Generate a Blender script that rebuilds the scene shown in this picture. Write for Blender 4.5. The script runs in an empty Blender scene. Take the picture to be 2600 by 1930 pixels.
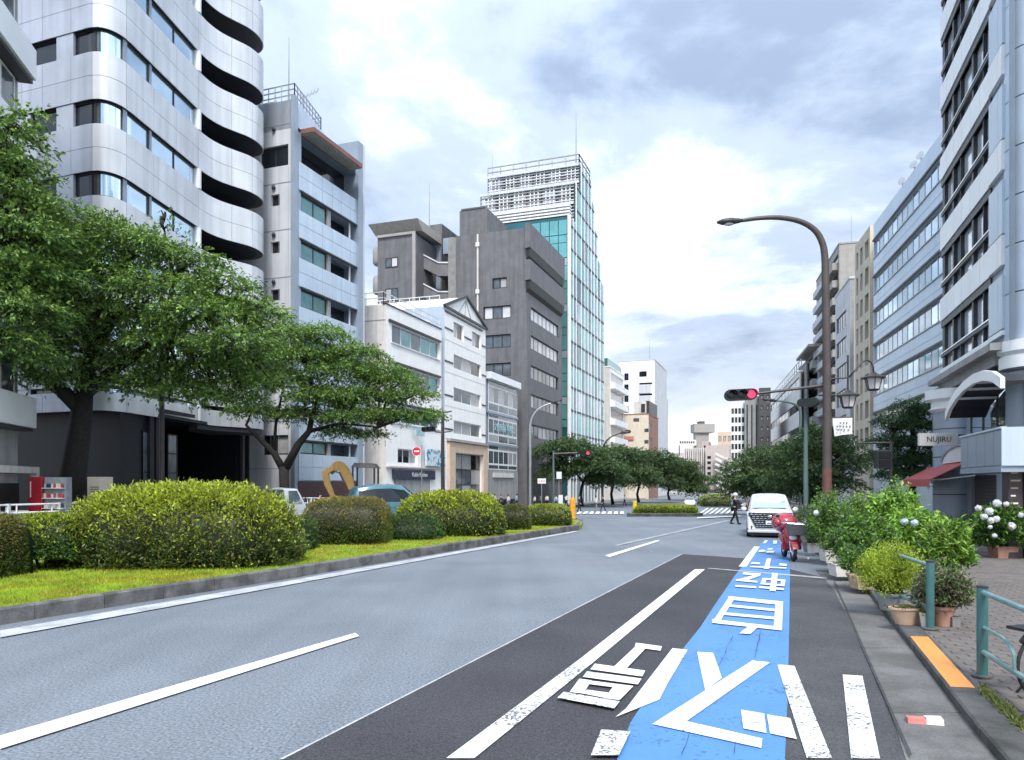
import bpy, bmesh, math, random
from mathutils import Vector, Matrix
R = random.Random(11)
S = bpy.context.scene
COL = S.collection
# ---------------------------------------------------------------- camera, sky, sun, exposure
FOC, HZ, CX, H = 1884.0, 1227.0, 1300.0, 2.3      # focal length and horizon in photo pixels, eye height in metres
cam = bpy.data.cameras.new('camera')
cam.sensor_width = 36; cam.lens = 36 * FOC / 2600; cam.shift_y = (HZ - 965) / 2600
cam.clip_start = .1; cam.clip_end = 6000
camo = bpy.data.objects.new('camera', cam); COL.objects.link(camo)
camo.location = (0, 0, H); camo.rotation_euler = (math.pi / 2, 0, 0)
S.camera = camo
S.render.resolution_x = 1024; S.render.resolution_y = 760
S.view_settings.view_transform = 'Standard'; S.view_settings.look = 'None'
S.view_settings.exposure = 1.06; S.view_settings.gamma = 1
cy = S.cycles; cy.max_bounces = 5; cy.diffuse_bounces = 2; cy.glossy_bounces = 3; cy.transmission_bounces = 2; cy.transparent_max_bounces = 4; cy.use_adaptive_sampling = True; cy.adaptive_threshold = .03; cy.caustics_reflective = False; cy.caustics_refractive = False
SUN_EL, SUN_AZ = 52, 178          # azimuth clockwise from +Y
W = bpy.data.worlds.new('World'); S.world = W; W.use_nodes = True
nt = W.node_tree; N = nt.nodes; K = nt.links
for n in list(N): N.remove(n)
def nd(t, **k):
    n = N.new(t)
    for a, b in k.items(): setattr(n, a, b)
    return n
out = nd('ShaderNodeOutputWorld'); bg = nd('ShaderNodeBackground'); bg.inputs[1].default_value = .1
sky = nd('ShaderNodeTexSky', sky_type='NISHITA', sun_disc=False)
sky.sun_elevation = math.radians(SUN_EL); sky.sun_rotation = math.radians(SUN_AZ)
tc = nd('ShaderNodeTexCoord'); sep = nd('ShaderNodeSeparateXYZ'); K.new(tc.outputs['Generated'], sep.inputs[0])
def mth(op, a, b=None, c=None):
    m = nd('ShaderNodeMath', operation=op)
    for i, q in enumerate((a, b, c)):
        if q is None: continue
        if isinstance(q, (int, float)): m.inputs[i].default_value = q
        else: K.new(q, m.inputs[i])
    return m.outputs[0]
zz = mth('ADD', mth('MAXIMUM', sep.outputs[2], 0.0), .22)
px = mth('DIVIDE', sep.outputs[0], zz); py = mth('DIVIDE', sep.outputs[1], zz)
cmb = nd('ShaderNodeCombineXYZ'); K.new(px, cmb.inputs[0]); K.new(py, cmb.inputs[1]); cmb.inputs[2].default_value = 3.7
def fbm(scale, detail, off, dist=.3, rough=.55):
    mp = nd('ShaderNodeMapping'); mp.inputs['Location'].default_value = off; K.new(cmb.outputs[0], mp.inputs[0])
    n = nd('ShaderNodeTexNoise'); n.inputs['Scale'].default_value = scale; n.inputs['Detail'].default_value = detail
    n.inputs['Roughness'].default_value = rough; n.inputs['Distortion'].default_value = dist
    K.new(mp.outputs[0], n.inputs['Vector']); return n.outputs['Fac']
def ramp(fac, stops):
    r = nd('ShaderNodeValToRGB'); e = r.color_ramp.elements; r.color_ramp.interpolation = 'EASE'
    while len(e) < len(stops): e.new(.5)
    for q, (p, c) in zip(e, stops): q.position = p; q.color = (*c, 1)
    K.new(fac, r.inputs[0]); return r.outputs[0]
n1 = fbm(1.0, 8, (2.1, 4.4, 0), .25, .56); n2 = fbm(3.4, 7, (9.2, 1.3, 5), .3, .6)
nn = mth('ADD', mth('MULTIPLY', n1, .80), mth('MULTIPLY', n2, .20))
cl = ramp(nn, [(.38, (.23, .29, .40)), (.466, (.39, .465, .59)), (.538, (.65, .725, .83)), (.612, (1.02, 1.03, 1.04))])
hz_ = mth('MULTIPLY', mth('POWER', mth('MAXIMUM', mth('SUBTRACT', 1.0, mth('DIVIDE', mth('MAXIMUM', sep.outputs[2], 0.0), .22)), 0.0), 1.4), .72)   # pale air towards the horizon
hm = nd('ShaderNodeMix', data_type='RGBA'); K.new(hz_, hm.inputs[0]); K.new(cl, hm.inputs[6]); hm.inputs[7].default_value = (1.08, 1.11, 1.15, 1); cl = hm.outputs[2]
mul = nd('ShaderNodeMix', data_type='RGBA', blend_type='MULTIPLY'); mul.inputs[0].default_value = 1
K.new(cl, mul.inputs[6]); lum = mth('MULTIPLY', mth('MULTIPLY_ADD', mth('MAXIMUM', sep.outputs[2], 0.0), 1.05, .66), 8.8); cl3 = nd('ShaderNodeCombineColor'); [K.new(lum, cl3.inputs[i]) for i in range(3)]; K.new(cl3.outputs[0], mul.inputs[7])   # brighter overhead like overcast, raised so the unseen sky lights the street more
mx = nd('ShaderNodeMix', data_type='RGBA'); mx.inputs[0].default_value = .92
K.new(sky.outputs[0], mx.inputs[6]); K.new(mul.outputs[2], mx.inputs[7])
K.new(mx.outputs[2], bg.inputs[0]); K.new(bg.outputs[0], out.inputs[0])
sl = bpy.data.lights.new('sun', 'SUN'); sl.energy = 1.9; sl.angle = math.radians(16); sl.color = (1, .96, .9)
so = bpy.data.objects.new('sun', sl); COL.objects.link(so); so.location = (0, 0, 60)
sd = Vector((math.sin(math.radians(SUN_AZ)) * math.cos(math.radians(SUN_EL)), math.cos(math.radians(SUN_AZ)) * math.cos(math.radians(SUN_EL)), math.sin(math.radians(SUN_EL))))
so.rotation_euler = sd.to_track_quat('Z', 'Y').to_euler()
# ---------------------------------------------------------------- coordinates
def gz(Y): return 0.0 if Y < 45 else max(-.02 * (Y - 45), -1.4)       # the street falls away gently beyond 45 m
def at(x, y, Y): return Vector(((x - CX) * Y / FOC, Y, H - (y - HZ) * Y / FOC))
def G(x, y, dz=0.0):
    a, b = .5, 400.0
    for _ in range(50):
        m = (a + b) / 2
        if H - (y - HZ) * m / FOC - gz(m) - dz > 0: a = m
        else: b = m
    return at(x, y, a)
def gp(x, Y, dz=0.0): return Vector(((x - CX) * Y / FOC, Y, gz(Y) + dz))
# ---------------------------------------------------------------- materials
M = {}
def mat(name, col, rough=.6, metal=0.0, var=.12, vs=1.5, bump=0.0, bs=40.0, streak=0.0, smap=((2.2, 2.2, .12), 0.0), coat=0.0, emit=0.0, spec=.5, grain=0.0, gs=120.0, col2=None, c2s=3.0, c2t=(.45, .6), trans=0.0):
    m = bpy.data.materials.new(name); m.use_nodes = True; M[name] = m
    t = m.node_tree; n = t.nodes; k = t.links; b = n['Principled BSDF']
    tx = n.new('ShaderNodeTexCoord')
    def noise(scale, detail=2, vec=None, sc=None):
        q = n.new('ShaderNodeTexNoise'); q.inputs['Scale'].default_value = scale; q.inputs['Detail'].default_value = detail
        if sc:
            mp = n.new('ShaderNodeMapping'); mp.inputs['Scale'].default_value = sc; mp.inputs['Rotation'].default_value = (0, 0, smap[1]); k.new(tx.outputs['Object'], mp.inputs[0]); k.new(mp.outputs[0], q.inputs['Vector'])
        else: k.new(tx.outputs['Object'], q.inputs['Vector'])
        return q.outputs['Fac']
    def rng(f, a, bb, lo, hi):
        q = n.new('ShaderNodeMapRange'); q.inputs[1].default_value = a; q.inputs[2].default_value = bb; q.inputs[3].default_value = lo; q.inputs[4].default_value = hi; k.new(f, q.inputs[0]); return q.outputs[0]
    def mix(fac, a, bb, mode='MIX'):
        q = n.new('ShaderNodeMix'); q.data_type = 'RGBA'; q.blend_type = mode
        for i, v in ((0, fac), (6, a), (7, bb)):
            if isinstance(v, (int, float)): q.inputs[i].default_value = v
            elif isinstance(v, tuple): q.inputs[i].default_value = (*v, 1)
            else: k.new(v, q.inputs[i])
        return q.outputs[2]
    c = tuple(col)
    if col2: c = mix(rng(noise(c2s, 4), c2t[0], c2t[1], 0, 1), c, tuple(col2))
    f = rng(noise(vs), .3, .7, 1 - var, 1 + var)
    hs = n.new('ShaderNodeHueSaturation'); k.new(f, hs.inputs['Value'])
    if isinstance(c, tuple): hs.inputs['Color'].default_value = (*c, 1)
    else: k.new(c, hs.inputs['Color'])
    c = hs.outputs[0]
    if streak:
        h2 = n.new('ShaderNodeHueSaturation'); k.new(rng(noise(1.0, 3, sc=smap[0]), .42, .68, 1.0, 1 - streak), h2.inputs['Value']); k.new(c, h2.inputs['Color']); c = h2.outputs[0]
    if grain:
        h3 = n.new('ShaderNodeHueSaturation'); k.new(rng(noise(gs, 2), .3, .7, 1 - grain, 1 + grain), h3.inputs['Value']); k.new(c, h3.inputs['Color']); c = h3.outputs[0]
    k.new(c, b.inputs['Base Color'])
    b.inputs['Metallic'].default_value = metal; b.inputs['Specular IOR Level'].default_value = spec
    b.inputs['Roughness'].default_value = rough
    b.inputs['Coat Weight'].default_value = coat; b.inputs['Coat Roughness'].default_value = .05
    if emit: k.new(c, b.inputs['Emission Color']); b.inputs['Emission Strength'].default_value = emit
    if bump:
        bp = n.new('ShaderNodeBump'); bp.inputs['Strength'].default_value = bump; bp.inputs['Distance'].default_value = .02
        k.new(noise(bs, 2), bp.inputs['Height']); k.new(bp.outputs[0], b.inputs['Normal'])
    if trans:
        tr = n.new('ShaderNodeBsdfTranslucent'); k.new(c, tr.inputs[0]); ms = n.new('ShaderNodeMixShader'); ms.inputs[0].default_value = trans
        k.new(b.outputs[0], ms.inputs[1]); k.new(tr.outputs[0], ms.inputs[2]); k.new(ms.outputs[0], n['Material Output'].inputs[0])
    return m
def paint(name, col, under, wear=.5, fs=55.0):      # road paint chipped down to the asphalt
    m = mat(name, col, .55, var=.06, grain=.08)
    t = m.node_tree; n = t.nodes; k = t.links; b = n['Principled BSDF']; src = b.inputs['Base Color'].links[0].from_socket
    tx = n.new('ShaderNodeTexCoord'); a = n.new('ShaderNodeTexNoise'); a.inputs['Scale'].default_value = fs; a.inputs['Detail'].default_value = 5
    c = n.new('ShaderNodeTexNoise'); c.inputs['Scale'].default_value = 1.3; c.inputs['Detail'].default_value = 5
    for q in (a, c): k.new(tx.outputs['Object'], q.inputs['Vector'])
    ad = n.new('ShaderNodeMath'); ad.operation = 'MULTIPLY_ADD'; ad.inputs[1].default_value = .55; k.new(c.outputs[0], ad.inputs[0]); k.new(a.outputs[0], ad.inputs[2])
    r = n.new('ShaderNodeMapRange'); r.inputs[1].default_value = 1.08 - wear * .4; r.inputs[2].default_value = 1.12 - wear * .4; k.new(ad.outputs[0], r.inputs[0])
    x = n.new('ShaderNodeMix'); x.data_type = 'RGBA'; k.new(r.outputs[0], x.inputs[0]); k.new(src, x.inputs[6]); x.inputs[7].default_value = (*under, 1)
    k.new(x.outputs[2], b.inputs['Base Color'])
    return m
# ---------------------------------------------------------------- mesh builder and object helpers
class MB:
    def __init__(s): s.v = []; s.f = []
    def add(s, vs, fs):
        o = len(s.v); s.v += [Vector(q) for q in vs]; s.f += [tuple(i + o for i in q) for q in fs]; return s
    def poly(s, *p): return s.add(p, [tuple(range(len(p)))])
    def hexa(s, p): return s.add(p, [(3, 2, 1, 0), (4, 5, 6, 7), (0, 1, 5, 4), (1, 2, 6, 5), (2, 3, 7, 6), (3, 0, 4, 7)])
    def box(s, x0, x1, y0, y1, z0, z1): return s.hexa([(x0, y0, z0), (x1, y0, z0), (x1, y1, z0), (x0, y1, z0), (x0, y0, z1), (x1, y0, z1), (x1, y1, z1), (x0, y1, z1)])
    def prism(s, pts, z0, z1):          # plan polygon, extruded
        n = len(pts); a = [(p[0], p[1], z0) for p in pts]; b = [(p[0], p[1], z1) for p in pts]
        return s.add(a + b, [tuple(range(n - 1, -1, -1)), tuple(range(n, 2 * n))] + [(i, (i + 1) % n, n + (i + 1) % n, n + i) for i in range(n)])
    def bar(s, a, b, w, h=None, up=Vector((0, 0, 1))):
        a = Vector(a); b = Vector(b); h = h or w; d = (b - a).normalized(); x = d.cross(up)
        if x.length < .01: x = d.cross(Vector((1, 0, 0)))
        x = x.normalized() * w / 2; y = x.cross(d).normalized() * h / 2
        return s.hexa([a - x - y, a + x - y, a + x + y, a - x + y, b - x - y, b + x - y, b + x + y, b - x + y])
    def tube(s, pts, r, n=8, cap=True):
        pts = [Vector(p) for p in pts]; m = len(pts); rs = r if isinstance(r, (list, tuple)) else [r] * m
        o = len(s.v); px = None
        for i, p in enumerate(pts):
            d = (pts[min(i + 1, m - 1)] - pts[max(i - 1, 0)]).normalized()
            if px is None: px = d.cross(Vector((0, 0, 1)) if abs(d.z) < .95 else Vector((1, 0, 0))).normalized()
            else: px = (px - d * px.dot(d)).normalized()
            py = d.cross(px)
            for j in range(n):
                a = 2 * math.pi * j / n; s.v.append(p + (px * math.cos(a) + py * math.sin(a)) * rs[i])
        for i in range(m - 1):
            for j in range(n): s.f.append((o + i * n + j, o + i * n + (j + 1) % n, o + (i + 1) * n + (j + 1) % n, o + (i + 1) * n + j))
        if cap: s.f.append(tuple(o + j for j in range(n - 1, -1, -1))); s.f.append(tuple(o + (m - 1) * n + j for j in range(n)))
        return s
    def lathe(s, c, prof, n=14, ax=None):
        c = Vector(c); q = (Vector(ax).to_track_quat('Z', 'Y') if ax is not None else None); o = len(s.v); m = len(prof)
        for r, z in prof:
            for j in range(n):
                a = 2 * math.pi * j / n; w = Vector((r * math.cos(a), r * math.sin(a), z)); s.v.append(c + (q @ w if q else w))
        for i in range(m - 1):
            for j in range(n): s.f.append((o + i * n + j, o + i * n + (j + 1) % n, o + (i + 1) * n + (j + 1) % n, o + (i + 1) * n + j))
        s.f.append(tuple(o + j for j in range(n - 1, -1, -1))); s.f.append(tuple(o + (m - 1) * n + j for j in range(n))); return s
    def ball(s, c, rx, ry=None, rz=None, n=12, m=7):
        ry = ry or rx; rz = rz or rx
        o = len(s.v); c = Vector(c)
        for i in range(m + 1):
            t = math.pi * i / m
            for j in range(n):
                a = 2 * math.pi * j / n; s.v.append(c + Vector((rx * math.sin(t) * math.cos(a), ry * math.sin(t) * math.sin(a), -rz * math.cos(t))))
        for i in range(m):
            for j in range(n): s.f.append((o + i * n + j, o + i * n + (j + 1) % n, o + (i + 1) * n + (j + 1) % n, o + (i + 1) * n + j))
        return s
    def loft(s, rings, cap=True):
        n = len(rings[0]); o = len(s.v)
        for r in rings: s.v += [Vector(p) for p in r]
        for i in range(len(rings) - 1):
            for j in range(n): s.f.append((o + i * n + j, o + i * n + (j + 1) % n, o + (i + 1) * n + (j + 1) % n, o + (i + 1) * n + j))
        if cap: s.f.append(tuple(o + j for j in range(n - 1, -1, -1))); s.f.append(tuple(o + (len(rings) - 1) * n + j for j in range(n)))
        return s
    def build(s, name, material, parent=None, smooth=False, loc=None, bevel=0.0):
        if parent is not None:
            r = parent
            while r.parent: r = r.parent
            L = Vector(r.location)
        elif loc is not None: L = Vector(loc)
        else:
            xs = [v.x for v in s.v]; ys = [v.y for v in s.v]; L = Vector(((min(xs) + max(xs)) / 2, (min(ys) + max(ys)) / 2, min(v.z for v in s.v)))
        me = bpy.data.meshes.new(name); me.from_pydata([tuple(v - L) for v in s.v], [], s.f); me.update()
        if smooth: me.shade_smooth() if smooth is True else me.set_sharp_from_angle(angle=smooth)
        ms = material if isinstance(material, (list, tuple)) else [material]
        for q in ms: me.materials.append(M[q])
        o = bpy.data.objects.new(name, me); COL.objects.link(o)
        if parent is not None: o.parent = parent
        else: o.location = L
        if smooth not in (True, False):
            me.polygons.foreach_set('use_smooth', [True] * len(me.polygons))
        if bevel:
            md = o.modifiers.new('edge', 'BEVEL'); md.width = bevel; md.segments = 2; md.limit_method = 'ANGLE'
        return o
def thing(name, label, cat, loc, group=None):
    o = bpy.data.objects.new(name, None); COL.objects.link(o); o.location = loc; o.empty_display_size = .2
    o['label'] = label; o['category'] = cat
    if group: o['group'] = group
    return o
def tag(o, label, cat, group=None):
    o['label'] = label; o['category'] = cat
    if group: o['group'] = group
    return o
def struct(o): o['kind'] = 'structure'; return o
def copy_tree(o, parent=None):
    c = o.copy(); COL.objects.link(c); c.parent = parent
    for ch in list(o.children): copy_tree(ch, c)
    return c
def sheet(name, pts, m, dz, parent=None, cuts=(45, 115)):
    """flat polygon laid on the ground profile: pts are (X, Y)"""
    b = bmesh.new(); b.faces.new([b.verts.new((p[0], p[1], 0)) for p in pts])
    for c in cuts:
        bmesh.ops.bisect_plane(b, geom=b.verts[:] + b.edges[:] + b.faces[:], plane_co=(0, c, 0), plane_no=(0, 1, 0))
    for v in b.verts: v.co.z = gz(v.co.y) + dz
    bmesh.ops.recalc_face_normals(b, faces=b.faces)
    for f in b.faces:
        if f.normal.z < 0: f.normal_flip()
    me = bpy.data.meshes.new(name); b.to_mesh(me); b.free(); me.materials.append(M[m])
    o = bpy.data.objects.new(name, me); COL.objects.link(o)
    if parent is not None: o.parent = parent
    return o
def slab(name, pts, m, z0, z1, parent=None, cuts=(45, 115)):
    """raised pavement: polygon on the profile with vertical sides"""
    b = bmesh.new(); b.faces.new([b.verts.new((p[0], p[1], 0)) for p in pts])
    for c in cuts:
        bmesh.ops.bisect_plane(b, geom=b.verts[:] + b.edges[:] + b.faces[:], plane_co=(0, c, 0), plane_no=(0, 1, 0))
    bmesh.ops.recalc_face_normals(b, faces=b.faces)
    e = bmesh.ops.extrude_face_region(b, geom=b.faces[:]); top = {q for q in e['geom'] if isinstance(q, bmesh.types.BMVert)}
    for v in b.verts: v.co.z = gz(v.co.y) + (z1 if v in top else z0)
    bmesh.ops.recalc_face_normals(b, faces=b.faces)
    me = bpy.data.meshes.new(name); b.to_mesh(me); b.free(); me.materials.append(M[m])
    o = bpy.data.objects.new(name, me); COL.objects.link(o)
    if parent is not None: o.parent = parent
    return o
class Fac:
    """a vertical facade from plan point A to plan point B; pixel positions resolve onto its plane"""
    def __init__(s, A, B):
        s.A = Vector(A[:2]); s.B = Vector(B[:2]); s.d = (s.B - s.A).normalized(); s.L = (s.B - s.A).length
        n = Vector((s.d.y, -s.d.x)); s.n = n if n.dot(-s.A) > 0 else -n
    def u(s, x):
        r = (x - CX) / FOC           # X = r Y
        return (r * s.A.y - s.A.x) / (s.d.x - r * s.d.y)
    def z(s, x, y): Y = s.A.y + s.d.y * s.u(x); return H - (y - HZ) * Y / FOC
    def uz(s, x, y): return s.u(x), s.z(x, y)
    def p(s, u, z, o=0.0): q = s.A + s.d * u + s.n * o; return Vector((q.x, q.y, z))
    def box(s, mb, u0, u1, z0, z1, o0, o1):
        return mb.hexa([s.p(u0, z0, o0), s.p(u1, z0, o0), s.p(u1, z0, o1), s.p(u0, z0, o1), s.p(u0, z1, o0), s.p(u1, z1, o0), s.p(u1, z1, o1), s.p(u0, z1, o1)])
    def wall(s, mb, u0, u1, z0, z1, holes=(), depth=.25, o=0.0):
        us = sorted({u0, u1} | {q for h in holes for q in h[:2] if u0 < q < u1}); zs = sorted({z0, z1} | {q for h in holes for q in h[2:4] if z0 < q < z1})
        for i in range(len(us) - 1):
            for j in range(len(zs) - 1):
                uc, zc = (us[i] + us[i + 1]) / 2, (zs[j] + zs[j + 1]) / 2
                if any(h[0] < uc < h[1] and h[2] < zc < h[3] for h in holes): continue
                mb.poly(s.p(us[i], zs[j], o), s.p(us[i + 1], zs[j], o), s.p(us[i + 1], zs[j + 1], o), s.p(us[i], zs[j + 1], o))
        for h in holes:
            a, b, c, d = h[:4]; k = -depth + o
            mb.poly(s.p(a, c, o), s.p(a, c, k), s.p(a, d, k), s.p(a, d, o)); mb.poly(s.p(b, c, o), s.p(b, d, o), s.p(b, d, k), s.p(b, c, k))
            mb.poly(s.p(a, c, o), s.p(b, c, o), s.p(b, c, k), s.p(a, c, k)); mb.poly(s.p(a, d, o), s.p(a, d, k), s.p(b, d, k), s.p(b, d, o))
    def win(s, parent, u0, u1, z0, z1, nx=1, ny=1, o=-.2, fm='frame_white', pm='glass_dark', fr=.07, name='window'):
        mb = MB(); t = .06
        s.box(mb, u0, u1, z0, z0 + fr, o, o + t); s.box(mb, u0, u1, z1 - fr, z1, o, o + t)
        for i in range(nx + 1):
            c = u0 + (u1 - u0) * i / nx; a = max(u0, c - fr / 2); b = min(u1, c + fr / 2)
            if i == 0: b = u0 + fr
            if i == nx: a = u1 - fr
            s.box(mb, a, b, z0 + fr, z1 - fr, o, o + t + .002)
        for j in range(1, ny):
            c = z0 + (z1 - z0) * j / ny; s.box(mb, u0 + fr, u1 - fr, c - fr / 2, c + fr / 2, o + .004, o + t - .004)
        w = mb.build(name, fm, parent)
        for i in range(nx):
            for j in range(ny):
                a = u0 + (u1 - u0) * i / nx; b = u0 + (u1 - u0) * (i + 1) / nx; c = z0 + (z1 - z0) * j / ny; d = z0 + (z1 - z0) * (j + 1) / ny
                q = MB(); s.box(q, a + fr * .4, b - fr * .4, c + fr * .4, d - fr * .4, o + .015, o + .035)
                q.build('pane', R.choice(pm) if isinstance(pm, (list, tuple)) else pm, w)
        return w
def fpx(xa, Ya, xb, v=None, Yb=None):
    if Yb is None: Yb = Ya * (xa - v) / (xb - v)
    return Fac(((xa - CX) / FOC * Ya, Ya), ((xb - CX) / FOC * Yb, Yb))
def text(s, size, loc, rot, m, parent, name='lettering', ext=.004, align='CENTER', xs=1.0):
    c = bpy.data.curves.new(name, 'FONT'); c.body = s; c.size = size; c.extrude = ext; c.align_x = align; c.align_y = 'CENTER'; c.resolution_u = 2
    o = bpy.data.objects.new(name, c); COL.objects.link(o)
    bpy.context.view_layer.update()
    me = bpy.data.meshes.new_from_object(o.evaluated_get(bpy.context.evaluated_depsgraph_get())); bpy.data.objects.remove(o)
    me.materials.clear(); me.materials.append(M[m])
    r = parent
    while r is not None and r.parent: r = r.parent
    mtx = Matrix.Translation(Vector(loc) - (Vector(r.location) if r is not None else Vector())) @ rot.to_matrix().to_4x4() @ Matrix.Diagonal((xs, 1, 1, 1))
    me.transform(mtx); q = bpy.data.objects.new(name, me); COL.objects.link(q); q.parent = parent; return q
def frot(F): # rotation that lays text on a facade, reading left to right
    x = F.d if F.d.x > 0 else -F.d
    ex = Vector((x.x, x.y, 0)).normalized(); ez = Vector((0, 0, 1)); ny = Vector((F.n.x, F.n.y, 0))
    if ex.cross(ez).dot(ny) < 0: ex = -ex
    return Matrix((ex, ez, ex.cross(ez))).transposed().to_quaternion()
# ---------------------------------------------------------------- material list
mat('road', (.195, .222, .255), .62, var=.1, vs=.3, grain=.45, gs=34, bump=.5, bs=45, spec=.35, col2=(.165, .19, .22), c2s=.22, streak=.11, smap=((1.3, .05, 1), .4))
mat('asphalt_dark', (.06, .06, .067), .8, var=.16, vs=.5, grain=.5, gs=45, bump=.35, bs=70, spec=.25)
mat('asphalt_edge', (.075, .077, .082), .85, var=.18, vs=.8, grain=.35, gs=55, bump=.4, bs=60, spec=.25)
mat('gutter', (.15, .15, .148), .85, var=.2, vs=1.2, grain=.2, gs=50, bump=.3, bs=50, col2=(.10, .10, .095), c2s=1.3)
mat('kerb_grey', (.17, .168, .165), .8, var=.22, vs=3, grain=.2, gs=45, bump=.35, bs=45, col2=(.09, .09, .088), c2s=2.2)
mat('kerb_dark', (.085, .085, .085), .85, var=.25, vs=3, grain=.2, gs=50, bump=.4, bs=40, col2=(.05, .052, .048), c2s=2)
mat('pavement', (.135, .122, .113), .85, var=.2, vs=1, grain=.15, bump=.3, bs=40)
mat('paver_a', (.15, .133, .122), .85, var=.2, vs=4, grain=.2, gs=70, bump=.25, bs=60)
mat('paver_b', (.13, .117, .109), .85, var=.2, vs=4, grain=.2, gs=70, bump=.25, bs=60)
mat('sidewalk_grey', (.22, .215, .21), .85, var=.15, vs=.8, grain=.15)
mat('ground', (.2, .2, .2), .9, var=.15, vs=.1)
paint('paint_white', (.80, .81, .82), (.13, .15, .19), .36, 26)
paint('paint_worn', (.72, .73, .74), (.11, .115, .12), .62, 34)
paint('paint_fresh', (.82, .83, .84), (.2, .22, .25), .25)
paint('paint_blue', (.082, .24, .54), (.05, .14, .31), .45, 18)
paint('paint_orange', (.72, .3, .075), (.3, .18, .1), .12, 40)
mat('strip_pale', (.42, .44, .46), .8, var=.25, vs=2.5, grain=.25, gs=40)
mat('soil', (.06, .045, .03), .95, var=.3, vs=6, bump=.6, bs=30)
mat('grass_base', (.22, .31, .025), .95, var=.25, vs=3, col2=(.26, .25, .03), c2s=.9)
mat('grass_blade', (.31, .44, .03), .7, var=.3, vs=2, trans=.3, col2=(.36, .34, .03), c2s=.8)
mat('frame_white', (.72, .74, .75), .45, var=.05)
mat('frame_dark', (.03, .032, .036), .4, var=.1)
mat('frame_alu', (.42, .44, .46), .35, metal=.6, var=.06)
mat('glass_dark', (.012, .016, .022), .06, var=.2, spec=.7)
mat('glass_mirror', (.60, .74, .83), .04, metal=.9, var=.06, vs=.3)
mat('glass_teal', (.20, .50, .50), .08, metal=.55, var=.15, vs=.3)
mat('glass_teal_dark', (.05, .16, .18), .08, metal=.45, var=.2, vs=.3)
mat('glass_green', (.14, .28, .29), .08, metal=.4, var=.15)
mat('glass_grey', (.13, .155, .175), .1, metal=.35, var=.2)
mat('glass_pale', (.46, .56, .63), .08, metal=.5, var=.14, vs=.4)
mat('glass_milky', (.62, .68, .76), .12, metal=.2, var=.1, vs=.5, coat=.5)
mat('blind_grey', (.36, .36, .37), .35, var=.1, coat=.5)
mat('blind_pale', (.58, .58, .6), .35, var=.1, coat=.5)
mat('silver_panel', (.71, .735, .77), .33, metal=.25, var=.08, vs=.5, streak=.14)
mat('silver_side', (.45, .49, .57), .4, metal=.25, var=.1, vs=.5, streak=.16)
mat('blue_panel', (.55, .65, .76), .35, metal=.25, var=.06, vs=.6, streak=.08)
mat('pale_wall', (.60, .62, .66), .6, var=.07, vs=.5, streak=.16)
mat('grey_wall', (.34, .345, .35), .7, var=.1, streak=.22)
mat('blue_grey_wall', (.30, .34, .41), .6, var=.08, streak=.14)
mat('white_wall', (.92, .915, .90), .7, var=.04, streak=.05)
mat('warm_white', (.68, .655, .625), .7, var=.07, streak=.18)
mat('brown_tile', (.142, .142, .152), .55, var=.12, vs=.8, streak=.25, grain=.12, gs=9)
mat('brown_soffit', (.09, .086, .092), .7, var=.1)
mat('navy_shade', (.006, .008, .012), .5, var=.25, vs=.8, spec=.4)  # entrance back wall, its shade put into a near-black navy
mat('navy_darkened', (.007, .009, .014), .5, var=.15, vs=.7, spec=.4)  # navy darkened to carry the shade under the cherry tree
mat('slate_dark', (.045, .052, .07), .6, var=.15)
mat('black', (.012, .013, .016), .5, var=.15)
mat('dark_void', (.01, .012, .018), .8, var=.2)
mat('beige_wall', (.56, .51, .42), .7, var=.06, streak=.12)
mat('cream_wall', (.70, .62, .50), .7, var=.06, streak=.08)
mat('taupe_wall', (.36, .345, .325), .7, var=.07, streak=.15)
mat('pink_wall', (.50, .43, .40), .7, var=.07, streak=.12)
mat('brick_red', (.30, .16, .11), .7, var=.12, vs=2)
mat('dark_red', (.07, .028, .03), .5, var=.15)
mat('peach_stone', (.62, .47, .35), .6, var=.1, vs=1.2)
mat('blue_facade', (.56, .67, .80), .32, metal=.25, var=.06, vs=.25, streak=.08)
mat('white_metal', (.84, .865, .89), .35, metal=.1, var=.05, vs=.5)
mat('slate_panel', (.31, .37, .45), .4, metal=.2, var=.08, vs=.6)
mat('chrome', (.7, .71, .72), .15, metal=1, var=.05)
mat('steel_dark', (.055, .05, .052), .45, metal=.3, var=.15, vs=3)
mat('pole_brown', (.085, .068, .064), .5, metal=.2, var=.15, vs=2)
mat('pole_rust', (.14, .06, .05), .6, var=.2, vs=3)
mat('pole_green', (.10, .15, .15), .5, var=.1)
mat('signal_case', (.016, .022, .022), .5, var=.1)
mat('red_lamp', (1.0, .02, .06), .3, emit=2.2, var=.02)
mat('lamp_off', (.02, .022, .024), .15, var=.1)
mat('lantern_glass', (.62, .58, .60), .3, var=.06)
mat('teal_paint', (.045, .135, .135), .4, var=.15, vs=4, coat=.2)
mat('teal_worn', (.16, .27, .27), .4, var=.2, vs=6)
mat('white_paint', (.80, .81, .81), .4, var=.04)
mat('car_white', (.78, .79, .80), .25, var=.02, coat=.8)
mat('car_blue', (.07, .19, .25), .25, var=.03, coat=.8)
mat('car_dark', (.02, .022, .026), .25, var=.05, coat=.7)
mat('car_silver', (.42, .43, .45), .25, metal=.6, var=.03, coat=.6)
mat('windscreen', (.60, .74, .78), .06, metal=.55, var=.05)
mat('rubber', (.02, .02, .021), .8, var=.15)
mat('plate_white', (.85, .85, .84), .4, var=.02)
mat('scooter_red', (.38, .03, .05), .25, var=.05, coat=.8)
mat('plastic_grey', (.10, .105, .115), .4, var=.1)
mat('digger_yellow', (.30, .19, .06), .45, var=.12, vs=4)
mat('orange_post', (.78, .34, .03), .5, var=.08)
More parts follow.
